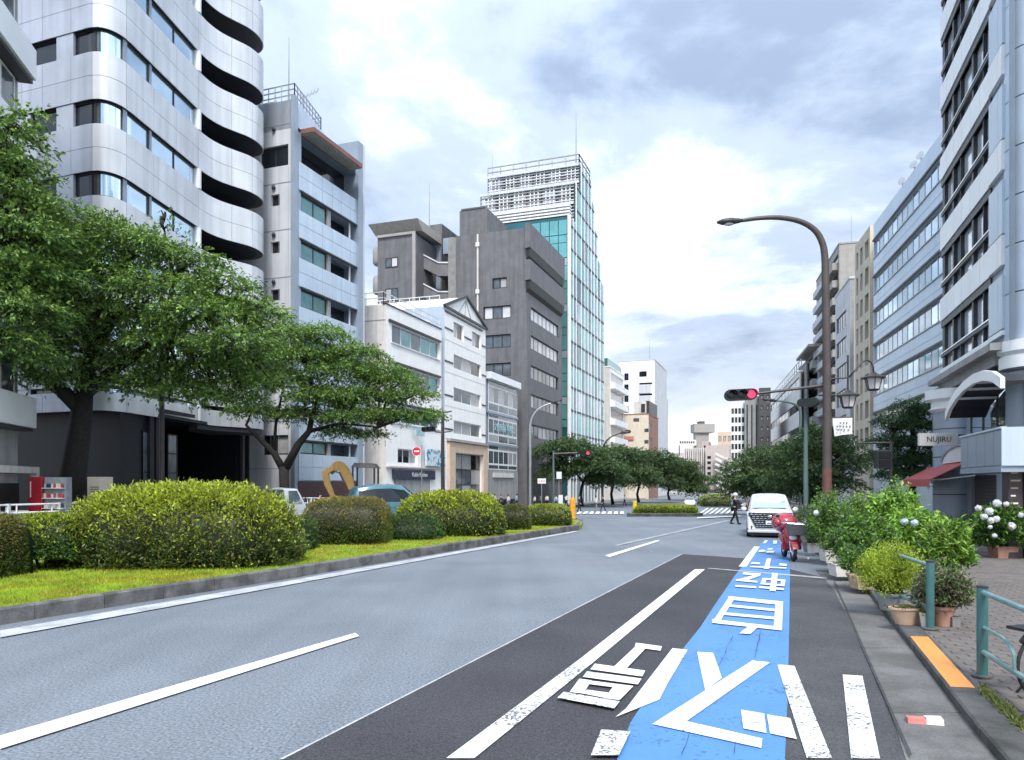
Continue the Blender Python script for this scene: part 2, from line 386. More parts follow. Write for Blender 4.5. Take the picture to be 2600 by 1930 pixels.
mat('yellow_post', (.80, .55, .05), .5, var=.08)
mat('awning_red', (.42, .085, .085), .7, var=.1, vs=3)
mat('sign_ivory', (.70, .70, .67), .5, var=.04)
mat('sign_blue', (.03, .036, .065), .5, var=.1)
mat('sign_cyan', (.34, .55, .60), .4, var=.12)
mat('sign_red', (.70, .03, .05), .4, var=.05)
mat('sign_maroon', (.055, .04, .045), .35, var=.1)
mat('letter_black', (.02, .02, .02), .5, var=.02)
mat('letter_white', (.8, .8, .8), .5, var=.02)
mat('letter_gold', (.45, .38, .28), .4, metal=.5, var=.02)
mat('terracotta', (.48, .26, .19), .75, var=.15, vs=5)
mat('pot_white', (.68, .66, .60), .6, var=.1, vs=5)
mat('pot_grey', (.30, .32, .34), .6, var=.15, vs=5)
mat('pot_tan', (.52, .36, .26), .7, var=.12, vs=5)
mat('bark', (.02, .017, .016), .9, var=.3, vs=6, bump=.7, bs=18)
mat('twig', (.05, .04, .03), .9, var=.2, vs=6)
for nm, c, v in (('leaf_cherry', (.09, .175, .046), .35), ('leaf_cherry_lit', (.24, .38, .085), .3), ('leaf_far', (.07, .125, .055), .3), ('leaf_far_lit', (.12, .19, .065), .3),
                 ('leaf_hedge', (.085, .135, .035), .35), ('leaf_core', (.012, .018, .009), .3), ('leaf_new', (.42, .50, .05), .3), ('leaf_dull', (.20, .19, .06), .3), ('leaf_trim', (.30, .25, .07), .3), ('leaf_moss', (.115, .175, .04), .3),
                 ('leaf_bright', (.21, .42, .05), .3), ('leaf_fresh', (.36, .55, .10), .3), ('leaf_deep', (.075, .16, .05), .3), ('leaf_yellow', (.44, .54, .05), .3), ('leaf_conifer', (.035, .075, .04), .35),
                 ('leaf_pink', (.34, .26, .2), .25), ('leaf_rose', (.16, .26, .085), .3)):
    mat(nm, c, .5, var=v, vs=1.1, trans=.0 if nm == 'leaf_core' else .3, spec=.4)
mat('petal_white', (.82, .83, .86), .6, var=.06, trans=.2)
mat('petal_blue', (.62, .70, .86), .6, var=.1, trans=.2)
mat('skin', (.52, .34, .25), .6, var=.05); mat('skin_b', (.45, .29, .21), .6, var=.05)
mat('cloth_black', (.014, .015, .018), .85, var=.2); mat('cloth_white', (.72, .72, .72), .85, var=.06); mat('cloth_navy', (.03, .04, .075), .85, var=.15)
mat('cloth_blue', (.25, .42, .58), .85, var=.1); mat('cloth_grey', (.25, .25, .26), .85, var=.1); mat('hair', (.012, .01, .009), .6, var=.2); mat('cloth_red', (.4, .06, .06), .85, var=.1)
mat('carton_red', (.55, .2, .17), .5, var=.1); mat('carton_white', (.70, .66, .60), .6, var=.12, vs=20)
mat('vend_red', (.36, .02, .03), .35, var=.06); mat('rack_mix', (.28, .3, .38), .5, var=.4, vs=22, col2=(.6, .58, .55), c2s=26)
mat('roof_grey', (.25, .25, .25), .8, var=.15)
mat('copper_eave', (.23, .10, .075), .5, var=.15)
mat('mural_blue', (.62, .72, .78), .5, col2=(.04, .22, .36), c2s=2.4, c2t=(.5, .56), var=.2, vs=5)
# ---------------------------------------------------------------- ground, road, pavements
struct(sheet('ground', [(-2500, -60), (2500, -60), (2500, 4000), (-2500, 4000)], 'ground', -.06))
KR = [(2.0, -2.0), (2.7, 2.0), (3.3, 4.0)] + [tuple(G(*q)[:2]) for q in ((2526, 1930), (2423, 1793), (2346, 1690), (2243, 1560), (2193, 1490), (2110, 1430), (2040, 1385))] + [(12.6, 33), (16.4, 45), (22.5, 65), (29.2, 90), (36, 115), (43, 140), (70, 240)]
def lx(Y): return -13.5 + .36 * (Y - 50)
road = struct(sheet('road', [(-60, -20), (60, -20), (60, -2), (60, 45), (110, 240), (lx(240) - 30, 240), (-60, 45)], 'road', 0))
def interp(P, Y):
    for a, b in zip(P, P[1:]):
        if a[1] <= Y <= b[1]: return a[0] + (b[0] - a[0]) * (Y - a[1]) / (b[1] - a[1])
    return P[-1][0]
def off(P, d):
    r = []
    for i, p in enumerate(P):
        a = Vector(P[max(i - 1, 0)]); b = Vector(P[min(i + 1, len(P) - 1)]); t = (b - a).normalized(); r.append((p[0] + t.y * d, p[1] - t.x * d))
    return r
KW, KH = .3, .12
KI = off(KR, KW)
struct(slab('sidewalk', KI + [(140, 240), (90, -2)], 'pavement', -.03, KH - .012))
struct(slab('far_sidewalk', [(lx(-5), -5), (lx(45), 45), (lx(115), 115), (lx(240), 240), (-120, 240), (-120, -5)], 'sidewalk_grey', -.03, .13))
# the dark, newly laid strip of asphalt and the older edge beside it
def px2(pts): return [tuple(G(*p)[:2]) for p in pts]
def z8(*pts): return [(1400 + .5391 * x, 1350 + .5391 * y) for x, y in pts]
sheet('asphalt_patch', px2([(1731, 1407), (1893, 1418), (2105, 1470), (2115, 1500), (2176, 1620), (2209, 1695), (2263, 1814), (2320, 1930)]) + [(1.9, 3.2), (-3.4, 3.2)] + px2([(713, 1930)]), 'asphalt_dark', .004, road)
sheet('asphalt_strip', px2([(2002, 1452), (2098, 1466), (2122, 1506), (2176, 1620), (2209, 1695), (2263, 1814), (2320, 1930)]) + [(1.9, 3.2), (1.2, 3.2)] + px2([(1993, 1930)]), 'asphalt_edge', .008, road)
sheet('patch_seam', px2([(1731, 1407), (1734, 1407), (718, 1930), (709, 1930)]), 'strip_pale', .008, road)
# gutter slabs along the kerb
gl = [(2060, 1440), (2100, 1470), (2122, 1506), (2176, 1620), (2209, 1695), (2263, 1814), (2320, 1930)]
GL = [tuple(G(*q)[:2]) for q in gl]
GL = sorted(GL + [(1.9, 3.2)], key=lambda q: q[1])
yy = [3.4, 5.2, 7.4, 10.3, 13.2, 16.0, 19.5]
for a, b in zip(yy, yy[1:]):
    a += .008; b -= .008
    slab('gutter_slab', [(interp(GL, a), a), (interp(KR, a) - .004, a), (interp(KR, b) - .004, b), (interp(GL, b), b)], 'gutter', .002, .013, road)
# blue bicycle lane and its lettering
bl = z8((1000, 40), (930, 125), (860, 215), (775, 340), (700, 455), (612, 565), (480, 740), (372, 905), (310, 1076))
brt = z8((1078, 40), (1118, 120), (1124, 190), (1120, 470), (1112, 800), (1100, 1076))
sheet('bicycle_lane', px2(bl) + [(.55, 3.2), (1.75, 3.2)] + px2(brt[::-1]), 'paint_blue', .012, road)
zc = [.016]
def mark(name, pts, m='paint_white', p=None):
    zc[0] += .0005; return sheet(name, px2(pts), m, zc[0], p or road)
mark('lane_line', [(1764, 1447), (1790, 1447), (1500, 1690), (1470, 1678)]); mark('lane_line', [(1500, 1690), (1204, 1930), (1133, 1930), (1470, 1678)], 'paint_worn')
mark('lane_line', z8((735, 176), (742, 174), (1300, 219), (1296, 225)), 'strip_pale')
mark('lane_line', z8((955, 72), (981, 73), (918, 168), (882, 167)))
mark('lane_line', z8((1372, 680), (1465, 686), (1548, 1078), (1412, 1078)), 'paint_worn')
mark('lane_line', [(0, 1873), (902, 1610), (912, 1618), (0, 1907)], 'paint_fresh')
mark('lane_line', [(1536, 1412), (1668, 1373), (1676, 1374), (1548, 1416)], 'paint_fresh')
mark('lane_line', [(0, 1604), (748, 1474), (1168, 1400), (1460, 1349), (1468, 1351), (1170, 1406), (750, 1484), (0, 1622)], 'strip_pale')
mark('lane_line', [(1560, 1386), (1850, 1322), (1853, 1323), (1568, 1387)], 'strip_pale')
for st in ([(1063, 632), (1145, 640), (1322, 1078), (1203, 1078)], ):
    mark('road_letter', z8(*st), 'paint_worn')
lets = [  # big angled stroke, then the figure lying on the blue lane
    [(570, 556), (642, 563), (548, 722), (508, 800), (302, 883), (352, 842)],
    [(686, 573), (762, 578), (803, 698), (725, 756)], [(948, 614), (1030, 624), (634, 905), (475, 917)], [(475, 917), (634, 903), (994, 986), (988, 1031)],
    [(893, 849), (1003, 868), (1013, 960), (905, 938)], [(1015, 872), (1125, 890), (1156, 989), (1030, 962)],
    # box figure left of the lane
    [(398, 531), (521, 548), (514, 569), (392, 552)], [(400, 545), (452, 549), (352, 655), (292, 647)], [(205, 631), (442, 664), (428, 692), (183, 658)],
    [(168, 668), (425, 702), (407, 730), (148, 694)], [(132, 703), (190, 711), (150, 774), (86, 766)], [(300, 727), (386, 738), (322, 805), (252, 796)], [(186, 713), (304, 728), (292, 744), (178, 729)], [(168, 756), (280, 772), (262, 797), (148, 774)],
    # sun-like ladder figure
    [(830, 310), (1092, 336), (1090, 353), (838, 327)], [(832, 322), (860, 326), (795, 428), (762, 428)], [(1056, 345), (1091, 348), (1086, 470), (1046, 464)], [(757, 420), (1086, 458), (1085, 474), (757, 438)],
    [(838, 350), (1060, 372), (1057, 383), (832, 361)], [(816, 388), (1054, 410), (1052, 422), (810, 400)], [(935, 450), (976, 455), (937, 492), (885, 488)],
    # pair of figures behind it
    [(905, 197), (987, 204), (983, 214), (900, 207)], [(952, 211), (982, 214), (915, 238), (872, 233)], [(872, 230), (972, 239), (968, 247), (868, 238)], [(868, 258), (966, 265), (963, 273), (865, 266)],
    [(1040, 200), (1066, 202), (1056, 288), (1028, 286)], [(995, 224), (1104, 233), (1102, 241), (992, 232)], [(992, 232), (1012, 234), (1004, 256), (984, 254)], [(1082, 240), (1102, 242), (1098, 264), (1078, 262)], [(986, 248), (1098, 258), (1096, 265), (984, 255)], [(980, 264), (1096, 274), (1094, 283), (978, 273)],
    [(1015, 132), (1035, 132), (1024, 182), (1000, 181)], [(945, 150), (985, 152), (978, 160), (938, 158)], [(1075, 155), (1110, 158), (1108, 168), (1072, 165)], [(940, 168), (1108, 175), (1106, 181), (934, 174)],
    [(980, 92), (1000, 90), (1012, 98), (975, 102)], [(1015, 96), (1050, 96), (1045, 108), (1010, 106)], [(1020, 84), (1044, 84), (1040, 90), (1016, 90)],
    [(1006, 45), (1020, 45), (1010, 60), (996, 60)], [(1046, 46), (1064, 46), (1062, 62), (1044, 62)]]
for st in lets: mark('road_letter', z8(*st))
mark('road_letter', z8((58, 772), (322, 818), (296, 851), (28, 800)), 'paint_worn')
mark('road_letter', z8((235, 953), (372, 962), (318, 1076), (186, 1076)), 'paint_worn')
mark('kerb_paint', [(0, 0)] * 0 or [(2126, 2126)] * 0 or z8((1330, 240), (1334, 240), (1700, 1076), (1688, 1076)), 'asphalt_dark')
def crack(pts, w=1.6):
    q = []
    for i in range(len(pts) - 1):
        for t in (0, .33, .66): q.append((pts[i][0] + (pts[i + 1][0] - pts[i][0]) * t + R.uniform(-2.5, 2.5), pts[i][1] + (pts[i + 1][1] - pts[i][1]) * t))
    q.append(pts[-1]); f = [w * R.uniform(.4, 1.3) for _ in q]
    for i in range(len(q) - 1): mark('crack', [(q[i][0] - f[i], q[i][1]), (q[i][0] + f[i], q[i][1]), (q[i + 1][0] + f[i + 1], q[i + 1][1]), (q[i + 1][0] - f[i + 1], q[i + 1][1])], 'asphalt_dark')
for cr in (((985, 480), (972, 540), (958, 612)), ((852, 508), (818, 580), (788, 650)), ((655, 965), (632, 1030), (612, 1076)), ((872, 1000), (862, 1076))): crack(z8(*cr), .9)
# far crossings
for i in range(7): mark('crossing_stripe', [(1770 + i * 14, 1308 - i * .2), (1777 + i * 14, 1308 - i * .2), (1800 + i * 12.5, 1291), (1795 + i * 12.5, 1291)], 'paint_fresh')
for i in range(8): mark('crossing_stripe', [(1462 + i * 16, 1306.5), (1473 + i * 16, 1306.5), (1480 + i * 14.8, 1300), (1471 + i * 14.8, 1300)], 'paint_fresh')
mark('lane_line', [(1770, 1316), (1880, 1311), (1880, 1313), (1770, 1318.5)], 'paint_fresh')
# right kerb: single stones, one strip painted orange
def resample(P, step, y0, y1):
    L = [Vector(p) for p in P if y0 <= p[1] <= y1]; r = [L[0]]; acc = 0
    for a, b in zip(L, L[1:]):
        n = max(1, int((b - a).length / .05))
        for i in range(1, n + 1):
            q = a + (b - a) * i / n; acc += (q - (a + (b - a) * (i - 1) / n)).length
            if acc >= step: r.append(q); acc = 0
    return r
def kerb(name, pts, width, height, m, gap=.012, side=1, round_top=.02):
    root = bpy.data.objects.new(name, None); COL.objects.link(root); root['kind'] = 'structure'
    for a, b in zip(pts, pts[1:]):
        t = (b - a).normalized(); n = Vector((t.y, -t.x)) * side; a2 = a + t * gap / 2; b2 = b - t * gap / 2; w = width; j = R.uniform(-.004, .004)
        prof = [(0, -.03), (j, height - round_top), (round_top + j, height), (w, height), (w, -.03)]
        mb = MB(); mb.loft([[Vector((q.x + n.x * o, q.y + n.y * o, gz(q.y) + z)) for o, z in prof] for q in (a2, b2)])
        mb.build('kerb_stone', m, root)
    return root
kr = resample(KR, 1.2, 2, 141)
kerb('kerb', kr, KW, KH, 'kerb_dark')
sheet('kerb_paint', [tuple(G(*q, KH)[:2]) for q in ((2311, 1616), (2356, 1617), (2476, 1747), (2414, 1744))], 'paint_orange', KH + .003, road)
# brick paving of the near pavement: the pieces in view one by one
def paving():
    root = bpy.data.objects.new('paving', None); COL.objects.link(root); root['kind'] = 'structure'
    e = Vector((.31, .95)).normalized(); n = Vector((e.y, -e.x)); o = Vector(interp(KI, 7) and (interp(KI, 7), 7)); l, w = .32, .16; cand = []
    for i in range(-12, 110):
        for j in range(0, 42):
            c = o + e * (i * w + w / 2) + n * (.02 + (j + .5 * (i % 2)) * l + l / 2)
            if c.x - interp(KI, c.y) < .2 or c.y < 5.5: continue
            d = c.y; sx = CX + c.x / d * FOC
            if sx > 2640: continue
            cand.append((d, c, sx))
    cand.sort(key=lambda q: q[0])
    ms = []
    for k in range(3):
        hx, hy = l / 2 - .003, w / 2 - .003; t = .004 * k
        mb = MB(); mb.hexa([n3 for n3 in [(-hx, -hy, 0), (hx, -hy, 0), (hx, hy, 0), (-hx, hy, 0), (-hx + .006, -hy + .006, .014 + t * .3), (hx - .006, -hy + .006, .014 + t * .2), (hx - .006, hy - .006, .013 + t * .1), (-hx + .006, hy - .006, .014)]])
        me = bpy.data.meshes.new('paver'); me.from_pydata([tuple(v) for v in mb.v], [], mb.f); me.materials.append(M[('paver_a', 'paver_b', 'paver_a')[k]]); ms.append(me)
    rest = MB(); az = math.atan2(n.y, n.x); cnt = 0
    for d, c, sx in cand:
        if cnt < 300 and sx < 2620:
            b = bpy.data.objects.new('paver', R.choice(ms)); COL.objects.link(b); b.parent = root; b.location = (c.x, c.y, KH - .012); b.rotation_euler = (0, 0, az); cnt += 1
        else:
            hx, hy = l / 2 - .003, w / 2 - .003; z = KH - .012; t = .012 + R.uniform(0, .003)
            q = [c + n * a * hx + e * b_ * hy for a, b_ in ((-1, -1), (1, -1), (1, 1), (-1, 1))]
            rest.hexa([(p.x, p.y, z) for p in q] + [(p.x, p.y, z + t) for p in q])
    r = rest.build('paver_field', 'paver_a', root); r['kind'] = 'stuff'
paving()
# ---------------------------------------------------------------- planted median with its kerb, grass
MF = [(-13.0, 1.0), (-10.6, 6.5)] + [tuple(G(*q)[:2]) for q in ((0, 1587), (748, 1467), (1168, 1396), (1484, 1344))]
nose = [(4.0, 41.8), (3.2, 43.0), (1.6, 43.9), (-.5, 44.2), (-2.4, 43.6)]
MBK = [(-14.7, 14.8), (-20.5, 2.5)]
MH = .27
kerb('median_kerb', resample([tuple(v) for v in MF], 1.25, 0, 41) + [Vector(q) for q in nose[:4]], .16, MH, 'kerb_grey', side=-1, round_top=.03)
MI = off(MF, -.16)
struct(slab('median', MI + nose + MBK, 'grass_base', -.02, MH - .035))
def grass():
    mb = MB(); n = 0
    edge = [(-420, 1600), (0, 1545), (748, 1447), (1168, 1383), (1460, 1338)]
    hed = [(-420, 1480), (0, 1455), (200, 1440), (755, 1428), (800, 1388), (985, 1372), (1270, 1350), (1450, 1330)]
    def li(P, x):
        for a, b in zip(P, P[1:]):
            if a[0] <= x <= b[0]: return a[1] + (b[1] - a[1]) * (x - a[0]) / (b[0] - a[0])
        return P[-1][1]
    while n < 64000:
        x = R.uniform(-420, 1460); a, b = li(hed, x) - 30, li(edge, x) - 1
        y = R.uniform(a, b); p = G(x, y, MH - .035)
        if p.x > interp(MI, p.y) - .02: continue
        h = R.uniform(.025, .075) * (1.6 if R.random() < .03 else 1); w = R.uniform(.006, .012) * (1 + p.y / 40); t = R.uniform(0, 6.28); l = R.uniform(.0, .05)
        c, s_ = math.cos(t) * w, math.sin(t) * w; o = len(mb.v)
        mb.v += [Vector((p.x - c, p.y - s_, p.z)), Vector((p.x + c, p.y + s_, p.z)), Vector((p.x + R.uniform(-l, l), p.y + R.uniform(-l, l), p.z + h))]; mb.f.append((o, o + 1, o + 2)); n += 1
    g = mb.build('grass', 'grass_blade', None, loc=(0, 0, 0)); g['kind'] = 'stuff'; g['label'] = 'short yellow green grass along the front of the median'
grass()
# second median farther down the street
m2 = [tuple(G(*q)[:2]) for q in ((1592, 1312), (1762, 1312))]
P2 = [(m2[0][0], m2[0][1]), (m2[1][0], m2[1][1]), (m2[1][0] + 1.2, m2[1][1] + 2), (m2[1][0] + 8, 92), (m2[0][0] + 11, 92), (m2[0][0] + .5, m2[0][1] + 3)]
kerb('median_kerb', [Vector(q) for q in (P2[5], P2[0])] + [Vector((P2[0][0] + (P2[1][0] - P2[0][0]) * i / 4, P2[0][1])) for i in range(1, 5)] + [Vector(P2[2])], .16, .25, 'kerb_dark', side=-1)
struct(slab('median', [(p[0] + .1 * (1 if i in (0, 5) else -1 if i in (1, 2) else 0), p[1] + (.15 if i in (0, 1) else 0)) for i, p in enumerate(P2)], 'grass_base', -.02, .2))
# ---------------------------------------------------------------- building helpers
def perp(v): return CX - FOC * FOC / (v - CX)
def body(root, pts, z0, z1, m, name='roof', inset=None):
    mb = MB(); mb.prism(pts, z0, z1); return mb.build(name, m, root)
def facade(root, F, u0, u1, z0, z1, wins, m, depth=.25, name='wall', **kw):
    """a wall with real window openings; each window a frame with its panes"""
    mb = MB(); F.wall(mb, u0, u1, z0, z1, [w[:4] for w in wins], depth); o = mb.build(name, m, root)
    for w in wins:
        k = dict(kw); k.update(w[4] if len(w) > 4 else {})
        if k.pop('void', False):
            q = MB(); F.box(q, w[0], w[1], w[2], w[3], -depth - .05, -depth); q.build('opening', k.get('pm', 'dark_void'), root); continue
        F.win(root, *w[:4], o=-depth + .02, **k)
    return o
def panels(root, F, us, zs, m, o=.0, t=.05, gap=.03, name='panel'):
    for a, b in zip(us, us[1:]):
        for c, d in zip(zs, zs[1:]):
            mb = MB(); F.box(mb, a + gap / 2, b - gap / 2, c + gap / 2, d - gap / 2, o, o + t); mb.build(name, m, root)
def backing(F, Fb, depth):      # plan quad behind two facades sharing a corner
    pass
def rail(root, pts, h, m='frame_white', posts=1.6, r=.03, name='railing', rows=2):
    mb = MB(); pts = [Vector(p) for p in pts]
    for a, b in zip(pts, pts[1:]):
        for k in range(rows): mb.bar(a + Vector((0, 0, h * (k + 1) / rows)), b + Vector((0, 0, h * (k + 1) / rows)), r * 2)
        n = max(1, int((b - a).length / posts))
        for i in range(n + 1):
            q = a + (b - a) * i / n; mb.bar(q, q + Vector((0, 0, h)), r * 2)
    return mb.build(name, m, root)
def mast(root, p, h, r=.05, name='antenna_mast', m='frame_alu'):
    mb = MB(); mb.tube([p, Vector(p) + Vector((0, 0, h * .5)), Vector(p) + Vector((0, 0, h))], [r, r * .7, r * .3], 6); return mb.build(name, m, root)
# ---------------------------------------------------------------- L0: grey block with balconies at the left edge
F = Fac(((-60 - CX) / FOC * 29.4, 29.4), ((45 - CX) / FOC * 33.3, 33.3))
root = thing('balcony_block', 'grey block with pale balcony fronts at the far left edge of the street', 'building', F.p(0, .1))
Fn = Fac(F.B, F.B + Vector((-1, .36)) * 9)
mb = MB(); F.wall(mb, 0, F.L, .1, 30, []); Fn.wall(mb, 0, 9, .1, 30, [])
mb.prism([F.A, F.B - F.n * .3 - F.d * .1, Fn.B, F.A + Vector((-9, 3))], .1, 29.8); mb.build('wall', 'grey_wall', root)
for k in range(6):
    zt = 25.72 - 3.92 * k
    mb = MB(); F.box(mb, 0, F.L + .02, zt - 1.35, zt, .02, .75); q = mb.build('balcony_front', 'white_metal', root, bevel=.02)
    mb = MB(); F.box(mb, 0, F.L + .03, zt - 1.5, zt - 1.36, .02, .6); mb.build('slab_edge', 'frame_dark', q)
    if k < 5: F.win(root, F.L - 3.4, F.L - .5, zt - 3.9, zt - 1.55, 2, 1, o=.01, fm='frame_white', pm='glass_grey', fr=.1)
mb = MB(); F.box(mb, 0, F.L, .1, 2.3, .03, .06); mb.build('shop_front', 'black', root)
mb = MB(); F.box(mb, -.4, F.L + 1.4, 2.75, 3.05, .1, .4); F.box(mb, F.L + 1.1, F.L + 1.4, .1, 2.75, .1, .4); mb.build('shop_frame', 'warm_white', root)
mb = MB(); Fn.box(mb, 1.0, 1.25, .1, 30, .02, .3); Fn.box(mb, 1.5, 1.6, .1, 30, .02, .12); mb.build('downpipe', 'blue_grey_wall', root)
# ---------------------------------------------------------------- L1: silver block with wavy bands
CV = [Vector(q) for q in ((-31, 43.7), (-24.1, 41.19), (-23.3, 40.92), (-22.75, 40.85), (-22.25, 41.1), (-21.9, 41.65), (-21.75, 42.4), (-21.68, 43.2), (-21.42, 46.2), (-21.17, 48.9), (-21.1, 49.7), (-20.9, 51.0), (-20.45, 52.1), (-19.8, 52.95), (-19.1, 53.8), (-18.72, 54.8), (-18.75, 55.9), (-19.25, 56.8), (-20.2, 57.3), (-21.4, 57.5))]
def smooth_path(P, keep, n=6):
    r = []
    for i in range(len(P) - 1):
        p0, p1, p2, p3 = P[max(i - 1, 0)], P[i], P[i + 1], P[min(i + 2, len(P) - 1)]
        if i in keep: r.append(p1); continue
        for k in range(n):
            t = k / n; r.append(.5 * ((2 * p1) + (p2 - p0) * t + (2 * p0 - 5 * p1 + 4 * p2 - p3) * t * t + (3 * p1 - p0 - 3 * p2 + p3) * t ** 3))
    r.append(P[-1]); return r
CP = smooth_path(CV, {0, 7, 8})
SL = [0.0]
for a, b in zip(CP, CP[1:]): SL.append(SL[-1] + (b - a).length)
def cpt(s):
    s = max(0, min(SL[-1], s))
    for i in range(len(SL) - 1):
        if SL[i] <= s <= SL[i + 1]:
            t = (s - SL[i]) / (SL[i + 1] - SL[i]); p = CP[i] + (CP[i + 1] - CP[i]) * t
            d0 = (CP[i + 1] - CP[max(i - 1, 0)]).normalized(); d1 = (CP[min(i + 2, len(CP) - 1)] - CP[i]).normalized(); d = (d0 * (1 - t) + d1 * t).normalized()
            return p, Vector((d.y, -d.x))
def s_at(x):
    for i in range(len(CP) - 1):
        a = CX + CP[i].x / CP[i].y * FOC; b = CX + CP[i + 1].x / CP[i + 1].y * FOC
        if a <= x <= b: return SL[i] + (SL[i + 1] - SL[i]) * (x - a) / (b - a)
    return SL[-1]
def strip(mb, s0, s1, z0, z1, o0, o1, step=.35):
    n = max(1, int((s1 - s0) / step) + 1); rings = []
    for i in range(n + 1):
        p, nn = cpt(s0 + (s1 - s0) * i / n); a = p + nn * o0; b = p + nn * o1
        rings.append([(a.x, a.y, z0), (b.x, b.y, z0), (b.x, b.y, z1), (a.x, a.y, z1)])
    mb.loft(rings)
root = thing('wavy_building', 'silver panelled office block with wavy bands and dark lens shaped balconies', 'building', (-22, 45, .1))
WT = [27.4 + 3.95 * k for k in range(-5, 4)]; WH = 1.33
JX = [60, 112, 182, 235, 320, 388, 447, 503, 588, 640]
JS = [0] + [s_at(x) for x in JX] + [SL[-1] - .02]
sv = s_at(505)                                     # where the open balconies begin
zb = 7.35
mb = MB()
edges = [zb] + [q for t in WT for q in (t - WH, t)] + [44.0]
for a, b in zip(edges[::2], edges[1::2]): strip(mb, 0, SL[-1], a + .02, b - .02, -.5, -.03)
mb.build('wall', 'frame_dark', root, smooth=.6)
for a, b in zip(edges[::2], edges[1::2]):
    mid = (a + b) / 2
    for s0, s1 in zip(JS, JS[1:]):
        for c, d in ((a, mid), (mid, b)):
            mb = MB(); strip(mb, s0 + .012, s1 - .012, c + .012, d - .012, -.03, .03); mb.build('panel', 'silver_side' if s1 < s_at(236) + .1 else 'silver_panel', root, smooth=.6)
pts_back = [Vector((-21.75, 50.0)), Vector((-22.9, 52.5)), Vector((-23.3, 57.6))]
for k, t in enumerate(WT):
    z0, z1 = t - WH, t
    # glazing up to the balcony, dark windows on the side wall
    for x0, x1, m in ((80, 145, 'glass_dark'), (186, 234, 'glass_dark'), (238, 250, 'glass_grey'), (252, 316, 'glass_mirror'), (328, 382, 'glass_mirror'), (389, 447, 'glass_mirror'), (448, 503, 'glass_mirror')):
        s0, s1 = s_at(x0), s_at(x1); fr = MB(); e = .05
        strip(fr, s0 - e, s1 + e, z0, z0 + .07, -.3, -.16); strip(fr, s0 - e, s1 + e, z1 - .07, z1, -.3, -.16); strip(fr, s0 - e, s0, z0 + .07, z1 - .07, -.3, -.16); strip(fr, s1, s1 + e, z0 + .07, z1 - .07, -.3, -.16)
        w = fr.build('window', 'frame_dark' if x0 > 100 else 'black', root)
        pn = MB(); strip(pn, s0, s1, z0 + .07, z1 - .07, -.26, -.22); pn.build('pane', m, w, smooth=.6)
    for x0, x1 in ((0, 80), (145, 186)):
        mb = MB(); strip(mb, s_at(x0) if x0 else 0, s_at(x1), z0, z1, -.25, -.02); mb.build('pier', 'silver_side', root)
    for x0, x1 in ((317, 327), (383, 388)):
        mb = MB(); strip(mb, s_at(x0), s_at(x1), z0, z1, -.28, -.1); mb.build('mullion', 'slate_panel', root)
    # balcony: floor, soffit and back wall
    b = []
    n = 14
    for i in range(n + 1): p, nn = cpt(sv + (SL[-1] - sv) * i / n); b.append(p - nn * .1)
    pl = b + pts_back[::-1]
    mb = MB(); mb.prism(pl, z0 - .35, z0 - .05); mb.prism(pl, z1 + .05, z1 + .35); mb.build('balcony_slab', 'slate_dark', root)
    mb = MB(); mb.tube([(-21.25, 50.0, z0), (-21.25, 50.0, z1)], .3, 12); mb.build('column', 'white_metal', root, smooth=.6)
mb = MB(); mb.prism([(-32, 45), (-23.5, 41.8), (-22.6, 42.3), (-22.2, 49.0)] + [tuple(q) for q in pts_back] + [(-32, 60)], 7.3, 43.8); mb.build('core', 'slate_dark', root)
# ground floor: tree shade put into near-black walls round a deep entrance
Fg = Fac((-21.95, 41.6), (-21.0, 57.4)); ua, ub = Fg.u(418), Fg.u(600)
mb = MB(); Fg.wall(mb, 0, Fg.L, .1, 7.35, [(ua, ub, .1, 6.25)], 7.5); Fn1 = Fac((-21.95, 41.6), (-31, 44.6)); Fn1.wall(mb, 0, Fn1.L, .1, 7.35, []); mb.build('ground_wall', 'navy_darkened', root)
mb = MB(); Fg.box(mb, ua, ub, .1, 6.25, -7.6, -7.5); mb.build('entrance_back', 'navy_shade', root)
for i, (za, zc_, o) in enumerate(((6.3, 6.5, .5), (6.62, 6.85, .38), (6.97, 7.25, .26))):
    mb = MB(); Fg.box(mb, ua - 1.2, Fg.L, za, zc_, .003, o); mb.build('header', 'slate_panel' if i == 2 else 'navy_darkened', root)
for x in (372, 388, 603, 622, 640):
    mb = MB(); Fg.box(mb, Fg.u(x), Fg.u(x) + .45, .1, 6.28, .003, .22); mb.build('pilaster', 'navy_darkened', root)
for x0, x1, y0, y1 in ((367, 405, 1090, 1235), (430, 442, 1080, 1240)):
    u0, u1 = Fg.u(x0), Fg.u(x1); Fg.win(root, u0 - .3, u1 + .3, .5, 5.4, 1, 4, o=.01, fm='navy_darkened', pm='glass_grey', fr=.08)
# ---------------------------------------------------------------- L2: tall pale block with blue panel front
v2 = 1970.0
F = fpx(755, 57, 908, v2); Fs = Fac(F.A, F.A + Vector((-F.d.y, F.d.x)) * 5.5)
if (F.A - F.n * 5).dot(F.n) > 0: pass
Fs = Fac(F.A, F.A - F.n * 5.5); root = thing('panel_tower', 'tall pale block with light blue panel bands, copper eave and roof railing', 'building', F.p(0, .1))
def zl(y): return F.z(759, y)
rows = [(485, 533), (607, 654), (730, 777), (853, 899), (975, 1020), (1119, 1152)]
ztop = F.z(756, 250); zaw = zl(335); zpar = zl(410)
ux = [F.u(q) for q in (757, 793, 817, 842, 866, 888, 905)]
holes = []
for a, b in rows: holes.append((F.u(764), F.u(838), zl(b), zl(a))); holes.append((F.u(839.5), F.u(904), zl(b), zl(a)))
holes.append((F.u(765), F.u(904), zpar, zaw))
mb = MB(); F.wall(mb, 0, F.L, .1, zaw, holes, 1.2); mb.build('wall', 'slate_panel', root)
